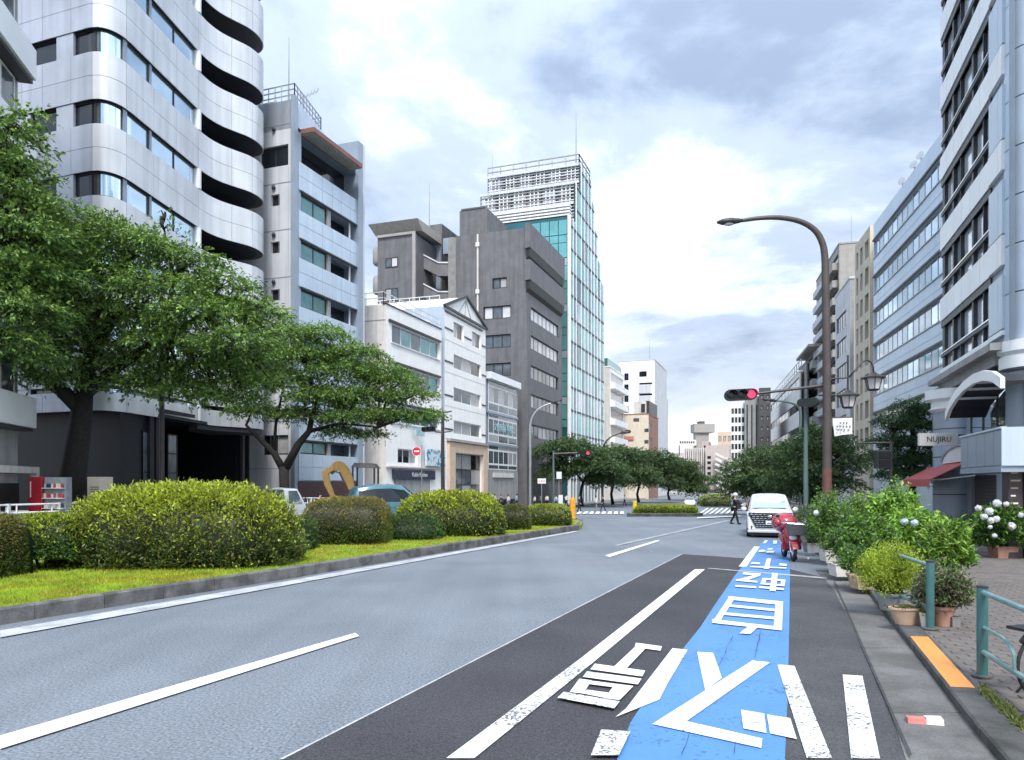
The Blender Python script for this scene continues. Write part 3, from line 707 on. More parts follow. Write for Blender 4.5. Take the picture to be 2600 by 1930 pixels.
for i, (a, b) in enumerate(rows):
    z0, z1 = zl(b), zl(a)
    F.win(root, F.u(765), F.u(832), z0, z1, 2, 1, o=-.22, fm='frame_dark', pm='glass_green', fr=.12)
    mb = MB(); F.box(mb, F.u(832.5), F.u(838.5), z0, z1, -.3, -.03); mb.build('pier', 'taupe_wall', root)
    mb = MB(); F.box(mb, F.u(839.5), F.u(904), z0, z1, -1.3, -1.2); q = mb.build('balcony_back', 'glass_dark' if i < 5 else 'glass_grey', root)
    mb = MB(); F.box(mb, F.u(890), F.u(892), z0, z1, -.2, -.1); mb.build('post', 'frame_white', q)
    mb = MB(); F.box(mb, F.u(762), F.u(906), z1 - .02, z1 + .1, .0, .16); mb.build('lintel', 'frame_dark', root)
zs = [(zl(410), zl(485) + .1)] + [(zl(rows[i + 1][0]) + .1, zl(rows[i][1])) for i in range(5)] + [(zl(1220), zl(1152))]
for hi, lo in [(max(q), min(q)) for q in zs]: panels(root, F, ux, [lo, (lo + hi) / 2, hi], 'blue_panel', .003, .06)
mb = MB(); F.box(mb, F.u(765), F.u(904), zpar, zaw, -1.3, -1.2); mb.build('balcony_back', 'glass_dark', root)
mb = MB(); F.box(mb, F.u(764), F.u(889), zaw - .05, zaw + .32, -.2, 1.2); q = mb.build('eave', 'copper_eave', root); mb = MB(); F.box(mb, F.u(766), F.u(888), zaw - .12, zaw - .052, 0, 1.1); mb.build('soffit', 'taupe_wall', q)
mb = MB()
a0, a1, b0, b1 = F.p(0, zaw + .3), F.p(F.L - .3, zaw + .3), F.p(0, ztop, -.25), F.p(F.L - .3, ztop, -1.9)
mb.hexa([a0 , a1, F.p(F.L - .3, zaw + .3, -4), F.p(0, zaw + .3, -4), b0, b1, F.p(F.L - .3, ztop, -4), F.p(0, ztop, -4)]); mb.build('sloped_top', 'blue_panel', root)
mb = MB(); F.box(mb, F.L - .28, F.L + .5, .1, ztop + .35, -6, .25); mb.build('end_wall', 'slate_panel', root)
mb = MB(); F.box(mb, F.L + .503, F.L + .7, .1, ztop + .3, -6, .3); mb.build('end_wall', 'pale_wall', root)
mb = MB(); F.box(mb, -.42, .02, .1, ztop + .05, -.3, .06); mb.build('corner_post', 'slate_panel', root)
mb = MB(); F.box(mb, 0, F.L, 0, zl(1222), .01, .12); mb.build('base_wall', 'dark_red', root)
# side wall facing the viewer, panelled, small windows
zsd = lambda y: Fs.z(700, y)
sw = [(Fs.u(710), Fs.u(688), zsd(b), zsd(a)) for a, b in ((494, 523), (614, 643), (735, 763), (856, 884))] + [(Fs.u(732), Fs.u(660), zsd(424), zsd(371)), (Fs.u(732), Fs.u(667), zsd(1155), zsd(1105))]
sw = [(min(a, b), max(a, b), c, d) for a, b, c, d in sw]
facade(root, Fs, .4, 5.5, .1, ztop, [q + ((dict(pm='dark_void'),) if i < 4 else (dict(pm=('glass_dark', 'blind_grey'), nx=2),)) for i, q in enumerate(sw)], 'pale_wall', .3, fm='frame_dark', fr=.12)
mb = MB()
for y in (320, 467, 586, 706, 826, 946, 1070, 1190): Fs.box(mb, .45, 5.5, zsd(y) - .03, zsd(y) + .03, .003, .02)
for x in (688, 708, 732):
    Fs.box(mb, abs(Fs.u(x)) - .012, abs(Fs.u(x)) + .012, .2, zsd(430), .002, .012)
mb.build('joint', 'slate_panel', root)
for y in (330, 477, 597, 717):
    p = Fs.p(Fs.u(697), zsd(y), .12); mb = MB(); mb.ball(p, .16, .16, .2, 8, 5); mb.build('vent_hood', 'frame_dark', root, smooth=True)
mb = MB(); mb.prism([F.p(0, 0, -.5), F.p(F.L, 0, -.5), F.p(F.L, 0, -14), F.p(0, 0, -14)][0:0] or [(q.x, q.y) for q in (F.p(.3, 0, -1.4), F.p(F.L - .4, 0, -2.1), F.p(F.L - .4, 0, -14), F.p(.3, 0, -14))], .1, ztop - .3); mb.build('roof', 'roof_grey', root)
zr = ztop + .05
rail(root, [F.p(.2, zr, -5.2), F.p(.2, zr, -.4), F.p(5.5, zr, -1.6), F.p(5.5, zr, -5)], 1.25, 'frame_alu', .55, .035, rows=3)
mb = MB(); F.box(mb, 1.2, 4.2, zr - .2, zr + .8, -4.6, -2.8); mb.build('roof_unit', 'pale_wall', root)
mast(root, F.p(.6, zr, -1.2), 5.2, .07)
p = F.p(3.5, zr, -2.0); mb = MB(); mb.tube([p, p + Vector((0, 0, 2.2))], .04, 6); mb.bar(p + Vector((-.1, 0, 2.0)), p + Vector((1.2, .5, 2.9)), .05)
for k in range(5): c = p + Vector((.1 + .25 * k, .1 * k, 2.1 + .18 * k)); mb.bar(c + Vector((-.2, .4, 0)), c + Vector((.2, -.4, 0)), .03)
mb.build('aerial', 'frame_alu', root)
# ---------------------------------------------------------------- L3: white five storey block with ribbon windows
F = fpx(980, 70, 1121, 1960); Fs = Fac(F.A, F.A - F.n * 6)
root = thing('white_office', 'white five storey block with ribbon windows above a dark shop sign', 'building', F.p(0, .1))
zl = lambda y: F.z(993, y); ztop = F.z(980, 772)
wins = [(F.u(995), F.u(1116), zl(b), zl(a)) for a, b in ((819, 868), (922, 970), (1025, 1071))]
wins += [(F.u(1010), F.u(1060), zl(1176), zl(1137), dict(nx=3, pm=('glass_dark', 'blind_grey')))]
facade(root, F, 0, F.L, 1.0, ztop, wins, 'white_wall', .3, fm='frame_white', pm=('glass_green', 'glass_grey', 'glass_green'), nx=5, fr=.12)
for w in wins[:3]:
    mb = MB(); F.box(mb, w[0] - .7, w[1], w[3] + .01, w[3] + .22, .003, .22); q = mb.build('eyebrow', 'frame_dark', root)
    mb = MB(); F.box(mb, w[0] - .2, w[1] + .1, w[2] - .12, w[2] - .01, .003, .12); mb.build('sill', 'frame_white', root)
mb = MB(); Fs.wall(mb, 0, 6, .1, ztop, []); mb.build('side_wall', 'warm_white', root)
mb = MB(); Fs.box(mb, 2.7, 2.8, .2, ztop, .01, .1); Fs.box(mb, 0, 6, ztop - 1.5, ztop - 1.42, .003, .03); mb.build('downpipe', 'grey_wall', root)
mb = MB(); mb.prism([(q.x, q.y) for q in (F.p(.3, 0, -.6), F.p(F.L, 0, -.6), F.p(F.L, 0, -12), F.p(.3, 0, -12))], .1, ztop - .2); mb.build('roof', 'roof_grey', root)
mb = MB(); F.box(mb, -.06, F.L, ztop, ztop + .12, -.35, .08); mb.build('coping', 'frame_dark', root)
rail(root, [F.p(.1, ztop + .1, -6), F.p(.1, ztop + .1, -.3), F.p(F.L, ztop + .1, -.3)], 1.1, 'frame_white', 1.8, .035)
mb = MB(); mb.hexa([F.p(-.5, ztop, -6), F.p(1.6, ztop, -6), F.p(1.6, ztop, -3), F.p(-.5, ztop, -3), F.p(-.5, ztop + 2.6, -6), F.p(1.6, ztop + .9, -6), F.p(1.6, ztop + .9, -3), F.p(-.5, ztop + 2.6, -3)]); mb.build('stair_head', 'white_wall', root)
u0, u1 = F.u(995), F.u(1100); mb = MB(); F.box(mb, u0, u1, zl(1217), zl(1192), .02, .25); q = mb.build('shop_sign', 'sign_blue', root)
text('Kuhle Kuchen', .62, F.p((u0 + u1) / 2 + .9, (zl(1217) + zl(1192)) / 2, .27), frot(F), 'letter_white', q)
mb = MB(); F.box(mb, F.u(1001), F.u(1090), .1, zl(1218), .02, .08); mb.build('shutter', 'grey_wall', root)
mb = MB(); F.box(mb, 0, F.L, zl(1187), zl(1183), .003, .3); mb.build('ledge', 'warm_white', root)
for a, b in ((0, F.u(999)), (F.u(1092), F.L)):
    mb = MB(); F.box(mb, a, b, .1, 1.0, 0, .02); mb.build('plinth', 'white_wall', root)
o = MB(); F.box(o, F.u(1072), F.u(1120), F.z(1095, 1184), F.z(1095, 1142), .35, .5); q = o.build('billboard', 'mural_blue', None); tag(q, 'blue and white painted board hung above the shop beside the signal pole', 'billboard')
o = MB(); F.box(o, F.u(1046), F.u(1067), F.z(1055, 1107), F.z(1055, 1091), .35, .5); q = o.build('blue_sign', 'sign_cyan', None); tag(q, 'small plain pale blue sign high on the white block above the road sign', 'sign')
# ---------------------------------------------------------------- L4: narrow white block with a gabled front
F = fpx(1129, 82.5, 1233, 1930); Fs = Fac(F.A, F.A - F.n * 13)
root = thing('gabled_block', 'narrow white block with a gable, dark string lines and a peach shop frame', 'building', F.p(0, .1))
zl = lambda y: F.z(1152, y); ze = F.z(1140, 783)
two = [(F.u(1152), F.u(1177), zl(855), zl(816), dict(nx=2)), (F.u(1199), F.u(1221), zl(855), zl(816), dict(nx=2))]
wins = two + [(F.u(1152), F.u(1221), zl(b), zl(a)) for a, b in ((899, 934), (983, 1018), (1067, 1101))]
shop = (F.u(1152), F.u(1222), .25, zl(1150), dict(nx=3, ny=3, pm=('glass_grey', 'glass_dark', 'blind_grey'), fm='frame_dark'))
facade(root, F, 0, F.L, .1, ze, wins + [shop], 'white_wall', .3, fm='frame_white', pm=('glass_grey', 'blind_grey', 'glass_dark'), nx=3, fr=.1)
zp = F.z(1186, 757); um = F.L * .48
mb = MB(); mb.add([F.p(0, ze, 0), F.p(F.L, ze, 0), F.p(um, zp, 0), F.p(0, ze, -12.5), F.p(F.L, ze, -12.5), F.p(um, zp, -12.5)], [(0, 1, 2), (5, 4, 3), (0, 3, 4, 1), (1, 4, 5, 2), (2, 5, 3, 0)]); mb.build('gable', 'white_wall', root)
mb = MB(); mb.bar(F.p(-.3, ze, .1), F.p(um, zp + .1, .1), .3, .3); mb.bar(F.p(F.L + .3, ze, .1), F.p(um, zp + .1, .1), .3, .3); F.box(mb, 0, F.L, ze - .15, ze + .1, .003, .18); F.box(mb, 0, F.L * .9, ze - .6, ze - .4, .003, .1); mb.build('gable_trim', 'frame_dark', root)
mb = MB()
for k in range(3): mb.bar(F.p(F.L * (.3 + .15 * k), ze + .1, .03), F.p(um, zp - .4, .03), .06)
mb.build('gable_rib', 'grey_wall', root)
mb = MB()
for y in (842, 924, 1008, 1092):
    for a, b in ((0, F.u(1150)), (F.u(1223), F.L)): F.box(mb, a, b, zl(y) - .09, zl(y) + .09, .003, .05)
for a, b in ((F.u(1179), F.u(1197)),): F.box(mb, a, b, zl(842) - .09, zl(842) + .09, .003, .05)
mb.build('string_line', 'frame_dark', root)
mb = MB()
for y in (870, 950, 1034, 1115): F.box(mb, 0, F.L, zl(y) - .025, zl(y) + .025, .002, .02)
mb.build('joint', 'warm_white', root)
mb = MB(); zh = zl(1150)
F.box(mb, F.u(1136), F.u(1151), .1, zh + 1.2, .004, .3); F.box(mb, F.u(1223), F.L, .1, zh + 1.2, .004, .3); F.box(mb, F.u(1151), F.u(1223), zh + .05, zh + 1.2, .004, .28); mb.build('shop_surround', 'peach_stone', root)
mb = MB(); F.box(mb, F.u(1134), F.L, zh + 1.25, zh + 1.55, .004, .5); mb.build('shop_cornice', 'taupe_wall', root)
mb = MB(); Fs.wall(mb, 0, 13, .1, ze, []); mb.prism([(q.x, q.y) for q in (F.p(.3, 0, -.6), F.p(F.L, 0, -.6), F.p(F.L, 0, -13), F.p(.3, 0, -13))], .1, ze - .1); mb.build('side_wall', 'blue_panel', root)
rail(root, [F.p(.0, ze, -13), F.p(.0, ze, -.6)], 1.2, 'frame_white', 1.2, .04, rows=3)
mb = MB(); mb.bar(F.p(-.06, ze - 4.6, -2.6), F.p(-.06, ze - 1.6, -2.6), .16); mb.bar(F.p(-.06, ze - 1.6, -2.6), F.p(-.06, ze - 1.6, -1.8), .16); mb.build('vent_pipe', 'frame_white', root)
# ---------------------------------------------------------------- L5: low glass fronted block
F = fpx(1238, 96, 1314, 1960)
root = thing('glass_block', 'small grey glass fronted block with pale blue window lettering', 'building', F.p(0, .1))
zl = lambda y: F.z(1241, y); zt = zl(962)
mb = MB(); mb.prism([(q.x, q.y) for q in (F.p(0, 0, -.2), F.p(F.L, 0, -.2), F.p(F.L, 0, -9), F.p(0, 0, -9))], .1, zt + .3); mb.build('wall', 'slate_panel', root)
lv = [962, 978, 1020, 1042, 1048, 1060, 1100, 1122, 1128, 1142, 1178, 1192]
for a, b in zip(lv, lv[1:]):
    if b - a < 8:
        mb = MB(); F.box(mb, 0, F.L, zl(b), zl(a), -.15, .1); mb.build('floor_band', 'slate_panel', root); continue
    F.win(root, F.u(1241), F.L, zl(b), zl(a), 6 if b - a > 25 else 3, 1, o=-.12, fm='frame_white', pm=('glass_grey', 'glass_grey', 'blind_grey') if b != 1100 else 'glass_grey', fr=.13)
mb = MB(); F.box(mb, 0, F.L + .2, zt, zt + .9, -.3, .5); mb.build('canopy', 'white_metal', root)
mb = MB(); F.box(mb, 0, F.L, .1, zl(1193), -.2, .05); q = mb.build('ground_wall', 'grey_wall', root)
mb = MB(); F.box(mb, F.u(1250), F.u(1300), zl(1212), zl(1200), .06, .25); mb.build('shop_sign', 'warm_white', q)
text('文旧図図 相相ニ', 1.25, F.p((F.u(1246) + F.L) / 2, zl(1082), .0), frot(F), 'sign_cyan', root, 'window_lettering', .02, xs=.95)
# ---------------------------------------------------------------- L6: dark brown tiled block
v6 = 1980.0
F = fpx(1338, 110, 1427, v6); Fs = Fac(F.A - F.d * .0, F.A - F.n * 11.5)
root = thing('brown_building', 'big dark grey brown tiled block with stepped roofs and slanting balcony slots', 'building', F.p(0, -1))
zl = lambda y: F.z(1347, y); ztop = F.z(1338, 573)
ribs = [(F.u(1348), F.u(1418), zl(b), zl(a)) for a, b in ((778, 812), (850, 886), (926, 962), (1000, 1036), (1077, 1112))]
slots = [(F.u(1330) + .8, F.u(1424), zl(650), zl(624)), (F.u(1330) + .8, F.u(1424), zl(730), zl(704))]
facade(root, F, 0, F.L, -1, ztop, [r + (dict(nx=7, pm=('blind_pale', 'blind_pale', 'blind_grey') if i < 2 else ('glass_grey', 'blind_grey', 'glass_dark')),) for i, r in enumerate(ribs)], 'brown_tile', .3, fm='frame_dark', fr=.22)
for si, (a, b, c, d) in enumerate(slots):      # long balconies with sloping soffits
    tp = ztop + .15 if si == 0 else slots[0][2] - 1.2
    mb = MB(); mb.hexa([F.p(a, c + .5, -.1), F.p(b, c + .5, -.1), F.p(b, c + .6, .7), F.p(a, c + .6, .7), F.p(a, tp, -.1), F.p(b, tp, -.1), F.p(b, tp, .7), F.p(a, tp, .7)]); mb.build('balcony_front', 'brown_tile', root)
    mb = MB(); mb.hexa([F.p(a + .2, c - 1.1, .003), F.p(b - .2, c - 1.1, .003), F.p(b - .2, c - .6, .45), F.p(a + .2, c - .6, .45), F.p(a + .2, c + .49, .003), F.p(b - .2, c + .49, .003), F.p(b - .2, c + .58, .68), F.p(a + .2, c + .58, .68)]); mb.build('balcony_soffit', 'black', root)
zs = lambda y: Fs.z(1260, y)
sw = [(1287, 1250, 733, 706), (1297, 1227, 810, 777), (1297, 1227, 884, 850), (1297, 1230, 956, 922)]
sw = [(Fs.u(a), Fs.u(b), zs(c), zs(d), dict(nx=2 if i == 0 else 3)) for i, (a, b, c, d) in enumerate(sw)]
facade(root, Fs, 0, 11.5, -1, ztop - .3, sw, 'brown_tile', .35, fm='frame_dark', fr=.18, pm=('blind_pale', 'glass_grey', 'blind_grey'))
mb = MB(); mb.prism([(q.x, q.y) for q in (F.p(.4, 0, -.7), F.p(F.L, 0, -.7), F.p(F.L, 0, -13), F.p(.4, 0, -13))], -1, ztop - .3); mb.build('roof', 'roof_grey', root)
mb = MB(); p0 = Fs.u(1214); Fs.box(mb, p0 - .12, p0 + .12, 3, zs(590), .02, .25); mb.build('downpipe', 'warm_white', root)
mb = MB(); Fs.box(mb, p0 - .25, p0 + .25, zs(622), zs(612), .02, .4); Fs.box(mb, p0 - .25, p0 + .25, zs(742), zs(732), .02, .4); mb.build('pipe_box', 'white_metal', root)
def blockz(name, x0, x1, ytop, Y, dep, m, zb=-1.0, side=.356):
    A = Vector(((x1 - CX) / FOC * Y, Y)); B = A + Vector((-1, side)).normalized() * ((x1 - x0) * Y / FOC * 1.06); dn = Vector((side, 1)).normalized() * dep
    z = H - (ytop - HZ) * Y / FOC; mb = MB(); mb.prism([A, B, B + dn, A + dn], zb, z); return mb.build(name, m, root), Fac(A, B), z
t, Ft, zt = blockz('stair_tower', 1165, 1236, 527, 116, 9, 'brown_tile')
mb = MB(); Ft.box(mb, .3, Ft.L - .3, zt, zt + .25, -8, .1); mb.build('tower_cap', 'brown_soffit', root)
w, Fw, zw = blockz('left_wing', 952, 1056, 594, 112.5, 9, 'brown_tile')
Fw.win(w, Fw.u(1011), Fw.u(979), Fw.z(990, 680), Fw.z(990, 655), 2, 1, o=.02, fm='frame_dark', pm=('blind_pale', 'glass_grey'), fr=.14)
Fw.win(w, Fw.u(1011), Fw.u(979), Fw.z(990, 764), Fw.z(990, 733), 2, 1, o=.02, fm='frame_dark', pm=('blind_grey', 'glass_grey'), fr=.14)
mb = MB(); zc_ = Fw.z(1000, 583); mb.hexa([Fw.p(-.9, zw + .5, -.3), Fw.p(Fw.L + .5, zw + .5, -.3), Fw.p(Fw.L + .5, zw + .5, -8), Fw.p(-.9, zw + .5, -8), Fw.p(-.9, zw + 1.9, 1.2), Fw.p(Fw.L + 1.0, zw + 1.9, 1.2), Fw.p(Fw.L + 1.0, zw + 1.9, -8), Fw.p(-.9, zw + 1.9, -8)]); mb.build('roof_canopy', 'taupe_wall', root)
mb = MB(); Fw.box(mb, .0, .5, -1, zw + .4, .003, .3); Fw.box(mb, .5, Fw.L, zw, zw + .4, -.2, .3); mb.build('trim', 'taupe_wall', root)
for k, (y0, y1) in enumerate(((618, 668), (692, 742))):
    p = Fw.p(Fw.L + .02, Fw.z(955, y0) - 3.0, -1.5); mb = MB(); mb.lathe(p, [(1.3, 0), (1.5, .3), (1.5, 2.2), (1.35, 2.6)], 14); mb.build('round_balcony', 'taupe_wall', root, smooth=.6)
t2, F2, zt2 = blockz('mid_tower', 1072, 1122, 568, 119, 7, 'brown_tile')
mb = MB(); F2.box(mb, .2, F2.L - .8, 10, zt2 - 3.2, .02, .12); mb.build('louvre_panel', 'slate_panel', root)
mast(root, F2.p(F2.L * .6, zt2 - 3, .4), 9.5, .14)
for k, y in enumerate((642, 716)):         # outdoor stair with landings
    z = H - (y - HZ) * 115 / FOC; a = at(1063, y, 115); b = at(1113, y + 26, 115); c = at(1144, y + 26, 115); dn = Vector((.356, 1, 0)).normalized() * 3
    for q0, q1 in ((a, b), (b, c)):
        mb = MB(); hh = Vector((0, 0, 2.0)); mb.hexa([q0 - hh, q1 - hh, q1 - hh + dn, q0 - hh + dn, q0, q1, q1 + dn * .05, q0 + dn * .05]); mb.build('stair_parapet', 'brown_tile', root)
    mb = MB(); mb.bar(a + Vector((0, -.05, .05)), b + Vector((0, -.05, .05)), .2); mb.bar(b + Vector((0, -.05, .05)), c + Vector((0, -.05, .05)), .2); mb.build('stair_handrail', 'pale_wall', root)
    d = c + Vector((dn.x, dn.y, 0)); mb = MB(); mb.hexa([c - hh, c - hh + Vector((.3, 0, 0)), d - hh + Vector((.3, 0, 0)), d - hh, c, c + Vector((.3, 0, 0)), d + Vector((.3, 0, 0)), d]); mb.build('stair_parapet', 'brown_soffit', root)
b5, _, _ = blockz('stair_back', 1050, 1170, 690, 121, 2, 'brown_soffit')
o, _, _ = blockz('upper_balcony', 1124, 1152, 602, 116.5, 3, 'slate_panel', zb=H - (642 - HZ) * 116.5 / FOC)
# ---------------------------------------------------------------- L7: stepped teal glass tower
F = fpx(1447, 133, 1532, 1990)
root = thing('teal_tower', 'tall stepped teal glass tower with a white lattice crown and mast', 'building', F.p(0, -1.4))
seg = [(1447, 1462, 1453, 556), (1462, 1475, 1474, 483), (1475, 1500, 1480, 426), (1500, 1507.5, 1507, 520), (1507.5, 1515.5, 1515, 592), (1515.5, 1523.5, 1523, 668), (1523.5, 1532, 1531, 722)]
W7 = 17.0
prev = 0
for x0, x1, xr, yt in seg:
    u0, u1 = F.u(x0), F.u(x1); z = F.z(xr, yt)
    mb = MB(); mb.prism([(q.x, q.y) for q in (F.p(u0, 0, -.1), F.p(u1, 0, -.1), F.p(u1, 0, -W7), F.p(u0, 0, -W7))], -1.4, z); mb.build('core', 'glass_teal_dark', root)
    n = max(1, round((u1 - u0) / 2.6)); zf = 3.0; fl = 4.15
    for i in range(n):
        a = u0 + (u1 - u0) * i / n; b = u0 + (u1 - u0) * (i + 1) / n; k = zf
        while k < z - .5:
            t = min(k + fl, z); q = MB(); F.box(q, a + .1, b - .1, k + .12, t - .12, -.05, .04); q.build('pane', R.choice(('glass_teal', 'glass_teal', 'glass_pale', 'glass_teal_dark')), root); k += fl
        q = MB(); F.box(q, a - .13, a + .13, -1.4, z + .2, -.02, .16); q.build('fin', 'white_metal', root)
        q = MB(); F.box(q, a + 1.2, a + 1.36, -1.4, z + .1, -.02, .1); q.build('fin', 'slate_panel', root)
    k = zf
    while k < z: q = MB(); F.box(q, u0, u1, k - .16, k + .16, -.02, .13); q.build('transom', 'steel_dark', root); k += fl
    q = MB(); F.box(q, u1 - .1, u1 + .1, -1.4, z + .25, -.02, .18); q.build('fin', 'white_metal', root)
Fn = Fac(F.p(0, 0).xy - F.d * .05, F.p(0, 0).xy - F.d * .05 - F.n * W7)
z1 = F.z(1453, 556)
for i in range(4):
    for j in range(9):
        a, b = Fn.u(1441) + (Fn.u(1350) - Fn.u(1441)) * i / 4, Fn.u(1441) + (Fn.u(1350) - Fn.u(1441)) * (i + 1) / 4; t = z1 - .6 - j * 4.15
        q = MB(); Fn.box(q, a + .08, b - .08, t - 2.6, t, .02, .08); q.build('pane', 'glass_teal', root); q = MB(); Fn.box(q, a + .08, b - .08, t - 4.05, t - 2.75, .02, .08); q.build('pane', 'glass_pale' if j % 2 else 'glass_teal', root)
q = MB(); Fn.box(q, 0, Fn.u(1443), -1.4, z1 + .3, -.3, .5); q.build('corner_fin', 'white_metal', root)
for j in range(4):
    q = MB(); Fn.box(q, 0, W7, z1 + .2 + j * .55, z1 + .45 + j * .55, -1.2, .1); q.build('ledge', 'white_metal', root)
# crown: galvanised lattice round the plant deck
um = F.u(1475)
for ux_, xt_, yt_, yb_ in ((1462, 1474, 484, 556), (1475, 1480, 428, 500)):
    uu = F.u(ux_); Fc = Fac(F.p(uu - .6, 0, -.2).xy, F.p(uu - .6, 0, -.2).xy - F.n * (W7 + 1.5))
    zt = F.z(xt_, yt_); zl0 = Fc.z(1400, yb_); Lc = Fc.L
    for j in range(11):
        z = zl0 + (zt - zl0) * j / 10; big = j in (0, 4, 10); q = MB(); Fc.box(q, 0, Lc, z - (.24 if big else .09), z + (.24 if big else .09), -.1 - .25 * (j % 2), .25 if big else .02); q.build('lattice_rail', 'pale_wall' if j % 3 else 'grey_wall', root)
    for i in range(25):
        u = Lc * i / 24; q = MB(); Fc.box(q, u - .09, u + .09, zl0, zt, -.2, -.06); q.build('lattice_post', 'white_metal' if i % 4 else 'steel_dark', root)
    for z0, z1_ in ((.03, .36), (.45, .68), (.72, .95)):
        for i in range(6):
            a = Lc * (.04 + i * .158); q = MB(); Fc.box(q, a, a + Lc * .14, zl0 + (zt - zl0) * z0, zl0 + (zt - zl0) * z1_, -.5, -.42); q.build('screen_panel', 'pale_wall' if i % 2 else 'grey_wall', root)
rail(root, [Fc.p(Lc, zt, 0), Fc.p(0, zt, 0), F.p(F.u(1500), zt, -.2)], 1.9, 'grey_wall', 2.4, .09)
mast(root, F.p(um + .2, zt, -1), 10.5, .16); mast(root, Fc.p(Lc * .96, zt, -.5), 6, .06)
# ---------------------------------------------------------------- buildings farther down the left side
def block(name, label, xc, Yc, xs, v, xn, ytop, ms, mn=None, zb=-1.4, depth=None, street='left', cat='building'):
    """corner block: street face from xc to xs, end face from xc to xn"""
    Fst = fpx(xc, Yc, xs, v); Fe = fpx(xc, Yc, xn, perp(v))
    root = thing(name, label, cat, Fst.p(0, zb)); zt = Fst.z(xc, ytop)
    return root, Fst, Fe, zt
def finish(root, Fst, Fe, zt, wst, wen, ms, mn, zb=-1.4, **kw):
    facade(root, Fst, 0, Fst.L, zb, zt, wst, ms, .2, **kw); facade(root, Fe, 0, Fe.L, zb, zt, wen, mn, .2, **kw)
    c = Fst.A; a = Fst.p(Fst.L, 0).xy; b = Fe.p(Fe.L, 0).xy; i1 = -Fst.n * .5 - Fe.n * .5
    mb = MB(); mb.prism([c + i1, a - Fst.n * .5, a + (b - c), b - Fe.n * .5], zb, zt - .2); mb.build('roof', 'roof_grey', root)
    mb = MB(); Fst.box(mb, -.1, Fst.L + .1, zt, zt + .25, -.5, .08); Fe.box(mb, .1, Fe.L + .1, zt + .003, zt + .253, -.5, .08); mb.build('coping', ms, root)
def grid(F, x0, x1, z0, z1, nx, nz, fx=.6, fz=.55):
    u0, u1 = sorted((F.u(x0), F.u(x1))); r = []
    for i in range(nx):
        for j in range(nz):
            a = u0 + (u1 - u0) * (i + .5 - fx / 2) / nx; b = u0 + (u1 - u0) * (i + .5 + fx / 2) / nx; c = z0 + (z1 - z0) * (j + .5 - fz / 2) / nz; d = z0 + (z1 - z0) * (j + .5 + fz / 2) / nz
            r.append((a, b, c, d))
    return r
root, Fst, Fe, zt = block('balcony_apartments', 'white apartment block with stacked open balconies right of the teal tower', 1549, 160, 1584, 1990, 1531, 932, 'white_wall')
zz_ = [zt - 1.0 - 3.9 * k for k in range(6)]
finish(root, Fst, Fe, zt, [(Fst.u(1551), Fst.u(1583), z - 2.0, z, dict(void=True, pm='blind_grey')) for z in zz_], [], 'white_wall', 'warm_white')
for z in zz_:
    mb = MB(); Fst.box(mb, Fst.u(1550), Fst.L, z - 3.6, z - 2.3, .01, 1.0); mb.build('balcony_front', 'white_wall', root)
mb = MB(); Fst.box(mb, .2, Fst.L, zt + .26, zt + 2.0, -8, -.6); mb.build('roof_house', 'glass_green', root); mast(root, Fst.p(1.5, zt + 2, -2), 6, .08)
root, Fst, Fe, zt = block('white_tower', 'tall white block with a square top window behind the cream building', 1662, 205, 1693, 1990, 1572, 914, 'white_wall')
zr = [Fe.z(1590, y) for y in (948, 976, 1003, 1031)]
we = [(Fe.u(1596), Fe.u(1585), z - 2.0, z, dict(nx=2, ny=2)) for z in zr]; we.append((Fe.u(1642), Fe.u(1623), Fe.z(1630, 957), Fe.z(1630, 943), dict(nx=1)))
for y0, y1 in ((972, 977), (1000, 1005), (1030, 1036)): we.append((Fe.u(1656), Fe.u(1623), Fe.z(1630, y1), Fe.z(1630, y0), dict(void=True)))
we = [(min(w[0], w[1]), max(w[0], w[1])) + w[2:] for w in we]
finish(root, Fst, Fe, zt, [], we, 'pale_wall', 'white_wall', fm='frame_dark', fr=.14)
for y0, y1 in ((978, 999), (1006, 1029)):
    mb = MB(); Fe.box(mb, Fe.u(1653), Fe.u(1622), Fe.z(1630, y1), Fe.z(1630, y0), .01, .35); mb.build('screen', 'pale_wall', root)
mast(root, Fe.p(Fe.u(1648), zt, -1), 6, .1)
mb = MB(); Fst.box(mb, Fst.L, Fst.L + 5, -1.4, zt - 8, -9, -.3); mb.build('rear_wing', 'pale_wall', root)
root, Fst, Fe, zt = block('cream_block', 'cream block with a brick flank and a small red sign above the trees', 1647, 175, 1671, 1990, 1582, 1052, 'brick_red')
we = [(Fe.u(b), Fe.u(a), Fe.z(1620, y + 9), Fe.z(1620, y), dict(nx=2)) for a, b, y in ((1608, 1623, 1062), (1587, 1601, 1091), (1636, 1646.5, 1089), (1636, 1646.5, 1118))]
we = [(min(w[0], w[1]), max(w[0], w[1])) + w[2:] for w in we]
finish(root, Fst, Fe, zt, [(1.2, 4.2, zt - 4 - 3.4 * k, zt - 2 - 3.4 * k, dict(nx=2)) for k in range(5)], we, 'brick_red', 'cream_wall', fm='frame_dark', pm='glass_grey', fr=.12)
mb = MB(); Fe.box(mb, Fe.u(1609), Fe.u(1585), Fe.z(1600, 1117), Fe.z(1600, 1108), .02, .3); mb.build('sign_panel', 'carton_red', root)
mb = MB(); Fe.box(mb, Fe.u(1638), Fe.u(1607), zt + .2, zt + 3.2, -4, -1); mb.build('roof_house', 'warm_white', root); mb = MB(); Fe.box(mb, Fe.u(1636), Fe.u(1626), zt + .6, zt + 2.6, -.98, -.9); mb.build('roof_unit', 'frame_dark', root)
mb = MB(); Fst.box(mb, 2, Fst.L - .2, zt, zt + 3.4, -1.2, -.2); mb.build('fire_stair', 'steel_dark', root)
